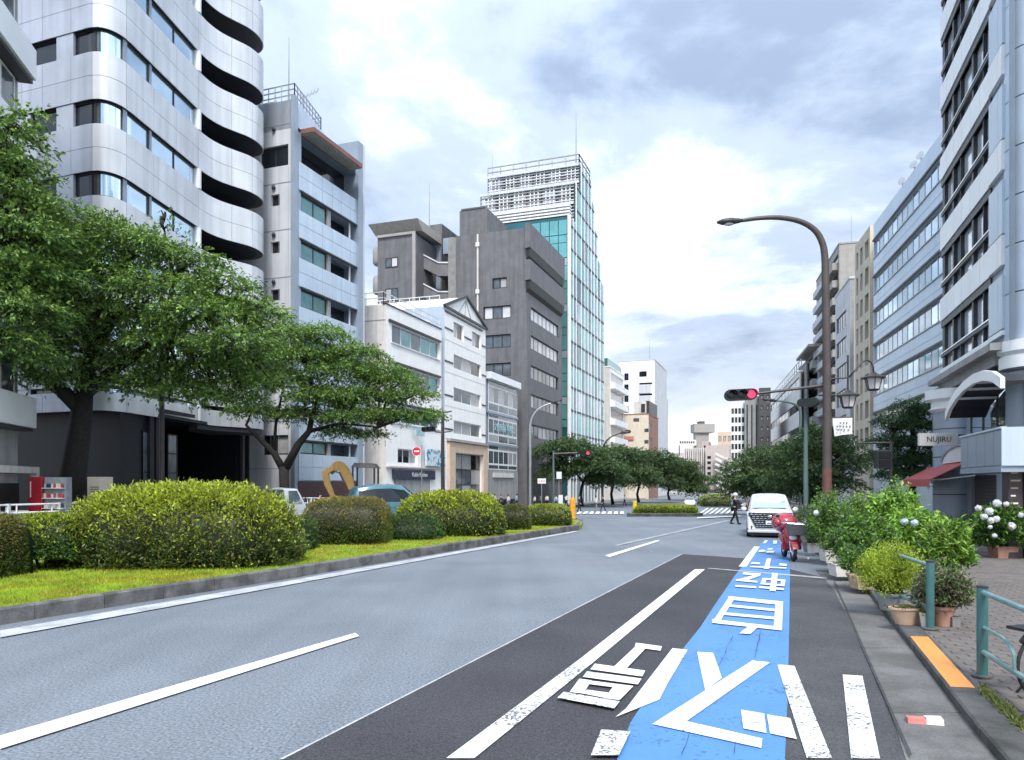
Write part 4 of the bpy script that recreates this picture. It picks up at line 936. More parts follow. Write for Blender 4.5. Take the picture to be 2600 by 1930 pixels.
# far end of the street
def far(name, label, x0, x1, ytop, Y, m, nx, nz, zb=-1.4, pm=('glass_dark', 'glass_grey'), xs=None, ms=None, fx=.6, fz=.5, dep=14, v=1960):
    F = fpx(x1, Y, x0, perp(v)); root = thing(name, label, 'building', F.p(0, zb)); zt = F.z(x1, ytop)
    facade(root, F, 0, F.L, zb, zt, grid(F, x0, x1, zb + 3, zt - .8, nx, nz, fx, fz), m, .25, fm='frame_dark', pm=pm, fr=.12)
    d = Vector((.35, 1)).normalized() * dep; A = F.p(.02, 0, -.4).xy; B = F.p(F.L, 0, -.4).xy
    mb = MB(); mb.prism([A, B, B + d, A + d], zb, zt - .05); mb.build('roof', ms or m, root); return root, F, zt
r, F, zt = far('striped_block', 'far beige block with vertical ribs at the end of the street', 1738, 1792, 1138, 290, 'pink_wall', 5, 1, fx=.45, fz=.92, pm='glass_grey')
for i in range(11):
    q = MB(); u = F.L * i / 10; F.box(q, u - .2, u + .2, -1.4, zt + .2, 0, .7); q.build('rib', 'warm_white', r)
r, F, zt = far('pink_block', 'far pinkish block with zigzag outside stairs at the end of the street', 1792, 1852, 1130, 280, 'pink_wall', 1, 1, fx=.01, fz=.01)
for k in range(6): F.win(r, F.u(1805), F.u(1796), F.z(1800, 1165 + k * 13.5), F.z(1800, 1158 + k * 13.5), 1, 1, o=.02, fm='frame_dark', pm='glass_dark', fr=.1)
for k in range(7):
    q = MB(); a = at(1816, 1152 + k * 13, 279); b = at(1838, 1163 + k * 13, 279); q.bar(a, b, 1.0, .9); q.bar(b, at(1848, 1163 + k * 13, 279), 1.0, .9); q.build('stair_flight', 'warm_white', r)
far('pale_row_block', 'far pale low block filling the gap below the striped block', 1700, 1745, 1168, 270, 'warm_white', 4, 4)
far('brown_block', 'far tan block rising behind the pinkish stair block', 1822, 1858, 1096, 310, 'peach_stone', 3, 5, pm='blind_grey')
r, F, zt = far('water_tower_block', 'far slim block carrying a wide boxy roof tower', 1767, 1800, 1120, 320, 'pink_wall', 2, 4)
mb = MB(); a = at(1760, 1099, 322); b = at(1812, 1077, 322); mb.box(a.x, b.x, 320, 327, a.z, b.z); mb.build('roof_tower', 'taupe_wall', r)
mb = MB(); c = at(1774, 1077, 322); mb.box(c.x, c.x + 2.4, 321, 325, b.z + .01, b.z + 1.2); mb.build('tower_cap', 'brown_soffit', r)
mb = MB(); c = at(1768, 1125, 322); mb.box(c.x - .6, c.x + 5.2, 321, 325, c.z - 4, a.z); mb.build('tower_leg', 'taupe_wall', r)
r, F, zt = far('signboard_block', 'far low grey block with a white roof signboard right of the white tower', 1693, 1740, 1150, 300, 'warm_white', 5, 3)
mb = MB(); a = at(1724, 1131, 298); b = at(1768, 1117, 298); mb.box(a.x, b.x, 298, 298.6, a.z, b.z); q = mb.build('roof_sign', 'sign_ivory', r)
for k in range(7): mb = MB(); c = at(1728 + k * 5.6, 1123, 297.9); mb.box(c.x - .25, c.x + .25, 297.85, 297.99, c.z - .4, c.z + .4); mb.build('sign_letter', 'letter_black', q)
mb = MB(); mb.box(a.x, a.x + .3, 298, 298.5, zt - 1, a.z); mb.box(b.x - .3, b.x, 298, 298.5, zt - 1, a.z); mb.build('sign_leg', 'steel_dark', r)
r, F, zt = far('grid_apartments', 'far white apartment block with a fine grid of windows left of the dark slab', 1856, 1891, 1022, 150, 'white_wall', 4, 9, fx=.72, fz=.62, v=1800)
r, F, zt = far('grey_columns_block', 'far grey block with tall vertical ribs behind the red signal', 1891, 1927, 1006, 148, 'grey_wall', 3, 1, fx=.3, fz=.9, pm='dark_void', v=1800)
r, F, zt = far('dark_slab', 'far dark slab block with stepped side windows beside the white sloped block', 1927, 1957, 984, 146, 'brown_soffit', 2, 9, fx=.4, fz=.4, pm='blind_grey', v=1800)
# ---------------------------------------------------------------- R1: corner building at the right with banded windows and arches
v1 = 1940.0
F = fpx(2577, 24.1, 2393, v1)           # u runs away from the viewer
root = thing('banded_building', 'silver white corner building with slanting window bands, arched canopy and balcony', 'building', F.p(0, .1))
zW = [9.37 + 3.21 * k for k in range(0, 8)]; WHt = 1.9; uS, uE = F.u(2520), F.L
bands = [(7.0, zW[0] - WHt)] + [(zW[k], zW[k + 1] - WHt) for k in range(7)] + [(zW[7], zW[7] + 1.4)]
pu = [uS + (uE - uS) * q for q in (0, .16, .33, .5, .67, .84, 1)]
ztop = zW[7] + 1.4
mb = MB(); F.wall(mb, 0, uE, 7.0, ztop, [(uS, uE - .02, z - WHt, z) for z in zW], .45); Fq = Fac(F.A, F.A + F.n * -14); mb.build('wall', 'slate_panel', root)
mb = MB(); mb.prism([(q.x, q.y) for q in (F.p(.3, 0, -.5), F.p(uE, 0, -.5), F.p(uE, 0, -16), F.p(.3, 0, -16))], .1, ztop - .2); mb.build('core', 'slate_panel', root)
for a, b in bands:
    panels(root, F, pu, [a + .28, b], 'white_metal', .003, .1, .03)
    mb = MB(); F.box(mb, uS, uE, a, a + .26, -.1, .06); mb.build('soffit_band', 'frame_dark', root)
    panels(root, F, [.9, uS * .55, uS], [a + .28, b], 'white_metal', .003, .14, .03)
for z in zW:
    z0 = z - WHt
    xs = [2520, 2500, 2473, 2441, 2423, 2396]; us = [F.u(x) for x in xs]
    for i, (a, b) in enumerate(zip(us, us[1:])):
        q = MB(); F.box(q, a + .02, b - .02, z0 + .02, z - .02, -.16, -.12); q.build('pane', 'glass_milky' if i % 3 else 'glass_pale', root)
    for x, w in ((2498, .06), (2471, .24), (2440, .06), (2421, .24), (2398, .24)):
        q = MB(); u = F.u(x); F.box(q, u - w / 2, u + w / 2, z0, z, -.14, .02); q.build('mullion', 'frame_dark', root)
    q = MB(); F.box(q, uS, uE, z0 + .55, z0 + .68, -.1, .06); q.build('window_rail', 'frame_dark', root)
    q = MB(); F.box(q, uS, uE, z0 + .69, z0 + .74, -.12, .08); q.build('window_rail', 'chrome', root)
    panels(root, F, [.9, uS * .55, uS], [z0 + .03, z - .03], 'blue_panel', .003, .12, .03)
# rounded corner
c = F.p(.9, 0, -.9)
for k in range(15):
    z0 = 7.0 + 1.6 * k
    if z0 > ztop: break
    mb = MB(); mb.lathe((c.x, c.y, z0 + .02), [(.95, 0), (.95, 1.56)], 28); mb.build('corner_panel', 'blue_panel', root, smooth=.6)
mb = MB(); mb.lathe((c.x, c.y, 6.0), [(.8, 0), (1.1, .1), (1.1, .5), (1.0, .55), (1.15, .65), (1.15, 1.0)], 28); mb.build('capital', 'white_metal', root, smooth=.6)
mb = MB(); mb.lathe((c.x, c.y, .1), [(.9, 0), (.9, 5.9)], 28); mb.build('column', 'slate_panel', root, smooth=.6)
mb = MB(); F.box(mb, .6, uE + .2, 6.75, 7.0, -.4, .55); F.box(mb, 1.4, uE - .1, 6.35, 6.75, -.6, .2); mb.build('cornice', 'grey_wall', root)
mb = MB(); F.box(mb, 1.6, uE, 6.0, 6.36, -1.4, -.1); mb.build('cornice', 'steel_dark', root)
# ground storey
mb = MB(); F.wall(mb, 0, uE, .1, 6.4, [(F.u(2545), F.u(2442), 3.6, 6.2), (F.u(2506), F.u(2445), .1, 2.6)], 1.0, -.3); mb.build('ground_wall', 'slate_panel', root)
u0, u1 = F.u(2392), F.u(2438); um = F.u(2416)
cc = F.p(um - .2, 0, -.2); mb = MB(); mb.lathe((cc.x, cc.y, .1), [(.95, 0), (.95, 5.3)], 24); q = mb.build('column', 'slate_panel', root, smooth=.6)
mb = MB(); mb.lathe((cc.x, cc.y, 5.35), [(.98, 0), (1.15, .12), (1.02, .2), (1.02, .45), (1.25, .55), (1.25, .95)], 24); mb.build('capital', 'white_metal', q, smooth=.6)
for z in (1.8, 3.4, 4.6):
    mb = MB(); mb.lathe((cc.x, cc.y, z), [(.955, 0), (.955, .04)], 24); mb.build('joint', 'steel_dark', q)
F.win(root, F.u(2545), F.u(2442), 3.6, 6.2, 3, 1, o=-.36, fm='frame_dark', pm='glass_mirror', fr=.16)
# arched canopy over the balcony
ap = [(2408, 1058), (2418, 1030), (2434, 1004), (2455, 980), (2480, 962), (2505, 953), (2530, 956), (2552, 972)]
Fo = Fac(F.p(0, 0, 1.0).xy, F.p(F.L, 0, 1.0).xy)
A = [Fo.p(*Fo.uz(*q)) for q in ap]
mb = MB(); ring = []
for p in A:
    up = Vector((0, 0, .16)); n3 = Vector((F.n.x, F.n.y, 0)); ring.append([p - up, p - up + n3 * .12, p + up + n3 * .12, p + up])
mb.loft(ring); q = mb.build('arch_canopy', 'white_metal', root)
mb = MB(); n3 = Vector((F.n.x, F.n.y, 0)); mb.loft([[p - Vector((0, 0, .06)), p + Vector((0, 0, .06)), p + Vector((0, 0, .06)) - n3 * 1.25, p - Vector((0, 0, .06)) - n3 * 1.25] for p in A]); mb.build('vault', 'navy_darkened', q)
for k in range(4):
    mb = MB(); p = A[2 + k]; mb.bar(p - Vector((0, 0, .12)), p - n3 * 1.2 - Vector((0, 0, .12)), .12, .08); mb.build('vault_rib', 'white_metal', q)
# balcony with panelled front
Fb = Fac(F.p(0, 0, 1.2).xy, F.p(F.L, 0, 1.2).xy); ub = [Fb.u(x) for x in (2552, 2530, 2508, 2486, 2464, 2446)]
mb = MB(); F.box(mb, ub[0], ub[-1], 2.62, 2.8, -.3, 1.3); q = mb.build('balcony_floor', 'slate_panel', root)
panels(q, F, ub, [2.81, 3.85], 'slate_panel', 1.2, .08, .03)
mb = MB(); F.box(mb, ub[0], ub[-1], 3.86, 3.92, 1.15, 1.32); mb.build('balcony_cap', 'blue_panel', q)
mb = MB(); F.box(mb, ub[0] - .06, ub[0], 2.8, 3.9, -.3, 1.3); mb.build('balcony_end', 'blue_panel', q)
# shop: shutter door, fan sign, glass
mb = MB(); F.box(mb, F.u(2506), F.u(2445), .1, 2.58, -.5, -.42); q = mb.build('shop_door', 'sign_maroon', root)
for k in range(16):
    mb = MB(); F.box(mb, F.u(2504), F.u(2462), .4 + k * .13, .44 + k * .13, -.42, -.38); mb.build('slat', 'steel_dark', q)
fan = [F.p(*F.uz(2508, 1168), .5)]
fp = [(2425, 1178), (2430, 1160), (2442, 1145), (2460, 1134), (2480, 1130), (2497, 1134), (2506, 1146), (2506, 1168)]
mb = MB(); pl = [F.p(*F.uz(*p), .5) for p in fp]; pk = [p - n3 * .25 for p in pl]; mb.loft([pl, pk]); q = mb.build('fan_sign', 'white_metal', root)
mb = MB(); mb.tube([p + n3 * .02 for p in pl[:-1]], .05, 6); mb.build('fan_rim', 'slate_panel', q)
mb = MB(); F.box(mb, F.L - .1, F.L + 3.6, .1, .7, -.6, -.4); mb.build('shop_base', 'slate_panel', root)
Fg2 = Fac(F.p(F.L - .1, 0, -.5).xy, F.p(F.L + 3.6, 0, -.5).xy); Fg2.win(root, 0, Fg2.L, .7, 2.9, 3, 1, o=0, fm='frame_alu', pm='glass_grey', fr=.1)
mb = MB(); F.box(mb, F.L - .1, F.L + 3.7, 2.9, 3.3, -3.6, -.3); mb.build('shop_roof', 'slate_panel', root)
# red folding awning
aw = thing('shop_awning', 'faded red folding awning over the shop beside the arched entrance', 'awning', F.p(F.u(2440), 3.0, .3))
ua, ue = F.u(2490), F.u(2402); ob, of = .35, 1.7
mb = MB(); zb_, zf_ = 3.12, 2.42
mb.hexa([F.p(ua, zb_, ob), F.p(ue, zb_, ob), F.p(ue, zf_, of), F.p(ua, zf_, of), F.p(ua, zb_ + .04, ob), F.p(ue, zb_ + .04, ob), F.p(ue, zf_ + .04, of), F.p(ua, zf_ + .04, of)]); mb.build('canopy_cloth', 'awning_red', aw)
mb = MB(); mb.hexa([F.p(ua, zf_ - .26, of + .02), F.p(ue, zf_ - .26, of + .02), F.p(ue, zf_ - .26, of + .04), F.p(ua, zf_ - .26, of + .04), F.p(ua, zf_ + .03, of + .01), F.p(ue, zf_ + .03, of + .01), F.p(ue, zf_ + .03, of + .03), F.p(ua, zf_ + .03, of + .03)]); mb.build('valance', 'awning_red', aw)
mb = MB(); F.box(mb, ua - .12, ue, zb_ - .06, zb_ + .3, .05, ob); mb.build('roller_box', 'warm_white', aw, bevel=.03)
for u in (ua + .3, ue - .3):
    mb = MB(); mb.tube([F.p(u, 2.6, .1), F.p(u + .2, 2.45, 1.2), F.p(u, zf_, of)], .03, 6); mb.build('arm', 'white_paint', aw)
# hanging name board across the pavement
a = at(2335, 1132, 29.2); b = at(2433, 1100, 29.2)
sg = thing('name_board', 'long ivory name board with thin black letters hung over the pavement', 'sign', (a.x, 29.2, a.z))
mb = MB(); mb.box(a.x, b.x, 29.2, 29.35, a.z, b.z); mb.build('board', 'sign_ivory', sg, bevel=.01)
text('NUJIRU', .3, ((a.x + b.x) / 2, 29.19, (a.z + b.z) / 2), Matrix(((1, 0, 0), (0, 0, -1), (0, 1, 0))).to_quaternion(), 'letter_black', sg)
mb = MB(); mb.box(b.x - .003, b.x + .5, 29.22, 29.3, b.z - .12, b.z - .05); mb.build('bracket', 'steel_dark', sg)
# dark pylon sign on the pavement
a = at(2561, 1118, 21.5); pz = KH
sg = thing('pylon_sign', 'tall dark maroon pylon sign with small lettering at the right edge', 'sign', (a.x + .4, 21.5, pz))
mb = MB(); mb.box(a.x, a.x + .42, 21.5, 21.8, pz, a.z); mb.build('panel', 'sign_maroon', sg, bevel=.01); mb = MB(); mb.box(a.x + .425, a.x + .9, 21.45, 21.85, pz, a.z + .06); mb.build('panel', 'steel_dark', sg, bevel=.01)
for k, (w, s_) in enumerate((('', .0), ('▬▬▬', .07), ('▬▬▬▬', .07), ('▬▬▬', .07), ('▬▬', .09), ('▬▬▬', .07))):
    if s_:
        mb = MB(); z = a.z - .75 - k * .22; mb.box(a.x + .06, a.x + .06 + .07 * len(w), 21.49, 21.498, z, z + .045); mb.build('lettering', 'letter_gold' if k < 4 else 'letter_white', sg)
# ---------------------------------------------------------------- R2: long blue silver block with ribbon windows
F = fpx(2398, 51.3, 2218, 1735)
root = thing('ribbon_block', 'long pale blue office block with five rows of ribbon windows', 'building', F.p(0, -.6))
ztop = F.z(2217, 572)
rows = [(616, 659), (708, 750), (794, 836), (880, 922), (966, 1006), (1052, 1090)]
wins = [(.3, F.L - .15, F.z(2217, b), F.z(2217, a)) for a, b in rows]
facade(root, F, 0, F.L, -.6, ztop, wins, 'blue_facade', .2, nx=13, fm='frame_alu', pm=('glass_pale', 'glass_pale', 'glass_mirror'), fr=.09)
for w in wins:
    q = MB(); F.box(q, 0, F.L, w[3], w[3] + .16, .003, .12); q.build('eyebrow', 'frame_dark', root); q = MB(); F.box(q, 0, F.L, w[2] - .08, w[2], .003, .08); q.build('sill', 'frame_alu', root)
    q = MB(); F.box(q, 0, F.L, w[2] - .95, w[2] - .91, .001, .01); q.build('joint', 'slate_panel', root)
mb = MB(); mb.prism([(q.x, q.y) for q in (F.p(0, 0, -.6), F.p(F.L, 0, -.6), F.p(F.L, 0, -15), F.p(0, 0, -15))], -.6, ztop); mb.build('roof', 'blue_facade', root)
for u in (6.5, 8.2, 11.5):
    mb = MB(); p = F.p(u, ztop, -.4); mb.tube([p, p + Vector((0, 0, .7))], .05, 6); mb.lathe(p + Vector((0, 0, .8)), [(.02, 0), (.3, .12), (.34, .2)], 12, ax=(-.8, -.4, .3)); mb.build('dish_aerial', 'frame_alu', root)
# ---------------------------------------------------------------- R3: narrow beige block
F = fpx(2209, 71.6, 2171, 1735); root = thing('beige_block', 'narrow beige block with three tight columns of recessed windows', 'building', F.p(0, -.6)); ztop = F.z(2210, 571)
wins = []
for k in range(9):
    for a, b in ((2205, 2196), (2190, 2184), (2179, 2174.5)): zt_ = F.z(2200, 612) - 2.62 * k; wins.append((F.u(a), F.u(b), zt_ - 1.75, zt_))
facade(root, F, 0, F.L, -.6, ztop, wins, 'beige_wall', .4, fm='frame_dark', pm=('glass_grey', 'glass_dark', 'blind_grey'), fr=.07)
Fe = fpx(2209, 71.6, 2221, perp(1735)); mb = MB(); Fe.wall(mb, 0, Fe.L, -.6, ztop, []); mb.prism([(q.x, q.y) for q in (F.p(.2, 0, -.6), F.p(F.L, 0, -.6), F.p(F.L, 0, -9), F.p(.2, 0, -9))], -.6, ztop - .05); mb.build('end_wall', 'cream_wall', root)
# ---------------------------------------------------------------- R4 and neighbours
root, F, Fe, zt = block('taupe_tower', 'grey beige apartment tower with rows of balconies behind the lamp pole', 2131, 108, 2073, 1765, 2186, 620, 'taupe_wall', zb=-1.3)
wins = []
for k in range(13):
    t = zt - 1.1 - 2.55 * k
    for a, b in ((2128, 2106), (2101, 2077)): wins.append((F.u(a), F.u(b), t - 1.5, t, dict(void=True, pm='glass_dark')))
finish(root, F, Fe, zt, wins, [], 'taupe_wall', 'taupe_wall', zb=-1.3)
for w in wins:
    mb = MB(); F.box(mb, w[0] - .1, w[1] + .1, w[2] - .9, w[2] + .15, .01, .8); mb.build('balcony_front', 'pale_wall' if w[0] > 5 else 'taupe_wall', root)
mast(root, Fe.p(2, zt, -2), 5, .06)
for k in range(5):
    mb = MB(); p = F.p(F.L + .1, zt - 9 - k * 5.2, -.5); mb.lathe(p, [(.9, 0), (1.1, .6), (1.1, 1.8), (.9, 2.0)], 12); mb.build('round_balcony', 'taupe_wall', root)
root, F, Fe, zt = block('grey_annex', 'lower grey block with banded windows and a pale corner pier', 2158, 84, 2121, 1765, 2168, 708, 'grey_wall', zb=-.9)
wins = [(F.u(2149), F.u(2124), zt - 4.8 - 3.05 * k, zt - 2.9 - 3.05 * k, dict(nx=4)) for k in range(7)]
finish(root, F, Fe, zt, wins, [], 'pale_wall', 'grey_wall', zb=-.9, fm='frame_dark', pm=('glass_dark', 'glass_grey'), fr=.09)
root, F, Fe, zt = block('brown_apartments', 'brownish balcony apartments with a thick roof slab beside the taupe tower', 2078, 122, 2046, 1765, 2090, 884, 'taupe_wall', zb=-1.4)
wins = [(F.u(2076), F.u(2049), zt - 1.9 - 3.1 * k, zt - .3 - 3.1 * k, dict(void=True)) for k in range(6)]
finish(root, F, Fe, zt, wins, [], 'grey_wall', 'taupe_wall', zb=-1.4)
for w in wins:
    mb = MB(); F.box(mb, w[0], w[1], w[2] - 1.2, w[2] + .1, .01, .9); mb.build('balcony_front', 'grey_wall', root)
mb = MB(); F.box(mb, -.3, F.L + .5, zt + .3, zt + .7, -5, 1.6); mb.build('roof_slab', 'taupe_wall', root)
root, F, Fe, zt = block('plain_pier_block', 'plain narrow grey brown block between the white sloped block and the apartments', 2046, 126, 2030, 1765, 2050, 922, 'taupe_wall', zb=-1.4)
finish(root, F, Fe, zt, [], [], 'taupe_wall', 'grey_wall', zb=-1.4)
root, F, Fe, zt = block('sloped_white_block', 'white block with three dark slanting window bands left of the apartments', 2030, 128, 1957, 1765, 2034, 944, 'white_wall', zb=-1.4)
wins = [(.4, F.L - .2, zt - 2.3 - 4.3 * k, zt - .8 - 4.3 * k, dict(nx=9)) for k in range(4)]
finish(root, F, Fe, zt, wins, [], 'white_wall', 'pale_wall', zb=-1.4, fm='frame_dark', pm=('glass_dark', 'glass_grey'), fr=.08)
rail(root, [F.p(0, zt, -.3), F.p(F.L, zt, -.3)], 2.2, 'frame_alu', 3, .05)
# ---------------------------------------------------------------- vegetation
import numpy as np
RN = np.random.default_rng(5)
def unit(a): return a / np.maximum(np.linalg.norm(a, axis=-1, keepdims=True), 1e-6)
def leafmesh(name, P, D, L, mats, midx, parent, wr=.45, tilt=.5, fold=.12):
    n = len(P); D = unit(D); U = unit(np.array([0, 0, 1.0]) + RN.normal(0, tilt, (n, 3))); Sd = unit(np.cross(D, U)); Nn = np.cross(Sd, D); L = np.broadcast_to(np.asarray(L), (n,))[:, None]
    V = np.empty((n, 4, 3)); V[:, 0] = P; V[:, 1] = P + D * L * .45 + Sd * L * wr / 2 + Nn * L * .04; V[:, 2] = P + D * L - Nn * L * fold; V[:, 3] = P + D * L * .45 - Sd * L * wr / 2 + Nn * L * .04
    r = parent
    while r is not None and r.parent: r = r.parent
    if r is not None: V -= np.array(r.location)
    me = bpy.data.meshes.new(name); me.vertices.add(n * 4); me.vertices.foreach_set('co', V.reshape(-1)); me.loops.add(n * 4); me.loops.foreach_set('vertex_index', np.arange(n * 4, dtype=np.int32))
    me.polygons.add(n); me.polygons.foreach_set('loop_start', np.arange(0, n * 4, 4, dtype=np.int32)); me.polygons.foreach_set('material_index', np.asarray(midx, dtype=np.int32)); me.update(calc_edges=True)
    for m in mats: me.materials.append(M[m])
    o = bpy.data.objects.new(name, me); COL.objects.link(o); o.parent = parent; return o
def pad(c, rx, rz, n, ry=None, twig=.5, per=9, droop=.25, out=.7):
    """a flat spray-bearing pad of foliage: leaf feet and directions"""
    k = max(1, n // per); u = unit(RN.normal(0, 1, (k, 3))); rr = RN.random((k, 1)) ** .38; q = u * rr
    q[:, 2] = np.where(RN.random(k) < .62, np.abs(q[:, 2]), q[:, 2]); S_ = np.array([rx, ry or rx, rz]); A = np.array(c) + q * S_
    A[:, 2] -= droop * (q[:, 0] ** 2 + q[:, 1] ** 2) * rx * .5
    d = unit(np.column_stack([u[:, 0] * out + RN.normal(0, .45, k), u[:, 1] * out + RN.normal(0, .45, k), RN.normal(.06, .22, k)]))
    t = RN.random((k, per, 1)); P = A[:, None] + d[:, None] * t * twig + RN.normal(0, .035, (k, per, 3)); P[..., 2] -= (t[..., 0] ** 2) * twig * .25
    D = d[:, None] + RN.normal(0, .45, (k, per, 3)); D[..., 2] -= .25
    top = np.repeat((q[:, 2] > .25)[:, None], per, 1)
    return P.reshape(-1, 3), D.reshape(-1, 3), top.reshape(-1)
def tree(name, label, base, forks, pads, leaf, per_m2, mats, group=None, trunk_r=.25, limb_r=.09, twig=.5, droop=.3):
    root = thing(name, label, 'tree', base, group); mb = MB()
    for pts, rs in forks: mb.tube(pts, rs, 9)
    ends = [Vector(p) for pts, _ in forks for p in pts[-2:]]
    Ps, Ds, Ts = [], [], []
    for c, rx, rz in pads:
        c = Vector(c); e = min(ends, key=lambda q: (q - c).length); m1 = e.lerp(c, .5) + Vector((R.uniform(-.2, .2), R.uniform(-.2, .2), R.uniform(.0, .35)))
        mb.tube([e, m1, c], [limb_r, limb_r * .6, limb_r * .25], 6)
        for _ in range(4):
            t = c + Vector((R.uniform(-.8, .8) * rx, R.uniform(-.8, .8) * rx, R.uniform(-.3, .7) * rz)); mb.tube([m1.lerp(c, .6), (m1 + t) / 2 + Vector((0, 0, .15)), t], [limb_r * .35, limb_r * .25, limb_r * .1], 4)
        P, D, T = pad(c, rx, rz, int(per_m2 * rx * rx * 3.2), twig=twig, droop=droop); Ps.append(P); Ds.append(D); Ts.append(T)
    mb.build('trunk', 'bark', root, smooth=True)
    P, D, T = np.concatenate(Ps), np.concatenate(Ds), np.concatenate(Ts)
    leafmesh('crown', P, D, leaf * RN.uniform(.7, 1.25, len(P)), mats, np.where(RN.random(len(P)) < np.where(T, .78, .3), 1, 0), root)  # pad tops get mostly the lighter leaf copy: light put into the colour
    return root
p_x = 0
def pp(lst, k=1.0): return [(at(x, y, Y), rx * k, rz * k) for x, y, Y, rx, rz in lst]
# big cherry tree at the left
b = gp(190, 36, .13)
f0 = [([b, at(186, 1210, 36), at(205, 1080, 36), at(212, 1000, 36)], [.75, .6, .5, .45]), ([at(208, 1040, 36), at(150, 985, 35.6), at(70, 935, 35), at(20, 850, 34.6)], [.4, .34, .28, .16]), ([at(212, 1010, 36), at(230, 900, 35.6), at(200, 760, 35), at(150, 640, 34.5)], [.36, .26, .2, .12]),
      ([at(214, 1000, 36), at(300, 930, 35.4), at(420, 850, 35), at(520, 800, 35)], [.34, .26, .18, .1]), ([at(230, 900, 35.6), at(300, 800, 35), at(330, 680, 34.6)], [.22, .16, .08]), ([at(420, 850, 35), at(440, 700, 35), at(412, 560, 35)], [.14, .08, .03]), ([at(70, 935, 35), at(15, 780, 31.5), at(25, 580, 29.8), at(15, 380, 29.2), at(20, 310, 29)], [.24, .17, .12, .06, .03])]
p1 = [(-10, 310, 29, 1.1, .5), (30, 345, 29, 1.0, .4), (-10, 410, 29, 1.5, .7), (70, 295, 29.5, .45, .2), (40, 440, 29, 1.2, .5), (10, 500, 29, 1.7, .7), (90, 520, 29.5, .9, .35), (30, 590, 29, 1.8, .8), (110, 585, 30.5, 1.3, .5), (10, 680, 29, 1.8, .9), (90, 690, 30, 1.6, .7), (20, 780, 29, 1.8, .9), (100, 800, 31, 1.5, .7), (10, 870, 29.5, 1.5, .6), (70, 900, 30.5, 1.2, .5), (60, 570, 34, 2.2, .8), (190, 560, 34, 1.9, .6), (290, 600, 34, 1.8, .6), (120, 660, 35, 2.4, 1.0), (360, 630, 34, 1.8, .6), (245, 690, 34, 2.4, .8), (420, 590, 35, .45, .5), (415, 555, 35, .25, .35),
      (480, 665, 35, 1.6, .6), (400, 740, 34, 2.3, .8), (565, 720, 35, 1.5, .5), (520, 800, 34, 2.2, .7), (640, 785, 35, 1.4, .5), (690, 840, 35, 1.0, .4), (600, 870, 34, 1.9, .6), (300, 810, 35, 2.5, .9), (150, 780, 35.5, 2.5, 1.1), (450, 870, 35, 2.2, .7), (40, 740, 36, 2.4, 1.4), (370, 920, 36, 1.7, .6), (520, 930, 36, 1.6, .5), (240, 890, 36, 2.0, .7), (50, 860, 36, 2, .9), (650, 920, 36, 1.1, .4), (60, 650, 35, 2.4, 1.0), (590, 970, 36, .9, .3), (420, 960, 36, 1.6, .45), (480, 990, 36, 1.5, .35), (330, 970, 36, 1.3, .4), (560, 1000, 36, 1.2, .3), (680, 960, 36, .9, .3), (620, 1010, 36.5, .8, .25), (160, 930, 35, 1.6, .6), (110, 960, 34, 1.3, .5)]
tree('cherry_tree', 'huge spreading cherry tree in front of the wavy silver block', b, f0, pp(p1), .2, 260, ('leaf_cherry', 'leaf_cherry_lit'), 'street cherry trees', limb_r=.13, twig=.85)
# second cherry tree, forked trunk
b = gp(722, 50, .13)
f0 = [([b, at(722, 1240, 50), at(721, 1185, 50)], [.42, .33, .34]), ([at(718, 1190, 50), at(695, 1150, 50), at(650, 1105, 49.6), at(625, 1080, 49)], [.26, .22, .15, .08]), ([at(726, 1188, 50), at(758, 1128, 50), at(785, 1095, 50), at(800, 1020, 50), at(780, 930, 50)], [.3, .25, .2, .15, .08]), ([at(785, 1095, 50), at(870, 1075, 49.5), at(960, 1085, 49)], [.16, .1, .05]), ([at(695, 1150, 50), at(700, 1080, 50), at(720, 980, 50)], [.14, .1, .06])]
p2 = [(735, 845, 50, 1.5, .5), (715, 800, 50, .4, .3), (680, 890, 50, 1.8, .6), (820, 850, 50, 1.7, .6), (760, 905, 50, 2.2, .7), (900, 895, 50, 1.8, .6), (860, 945, 50, 2.2, .7), (965, 940, 50, 1.6, .6), (1040, 1000, 50, 1.5, .5), (1000, 965, 50, 1.6, .5), (920, 1005, 50, 2.2, .6), (820, 1005, 50, 2.2, .7), (700, 960, 50, 2, .7), (635, 970, 49, 1.6, .6), (760, 1050, 51, 1.8, .4), (900, 1055, 50, 2.0, .45), (1000, 1050, 50, 1.6, .4), (1075, 1055, 50, 1.1, .35), (640, 1040, 50, 1.4, .5), (870, 1095, 51, 1.3, .3), (1095, 1050, 50, .5, .2), (950, 1100, 51, .8, .25)]
tree('cherry_tree', 'forked cherry tree standing before the blue panelled tower', b, f0, pp(p2, 1.1), .19, 300, ('leaf_cherry', 'leaf_cherry_lit'), 'street cherry trees', limb_r=.1, twig=.75)
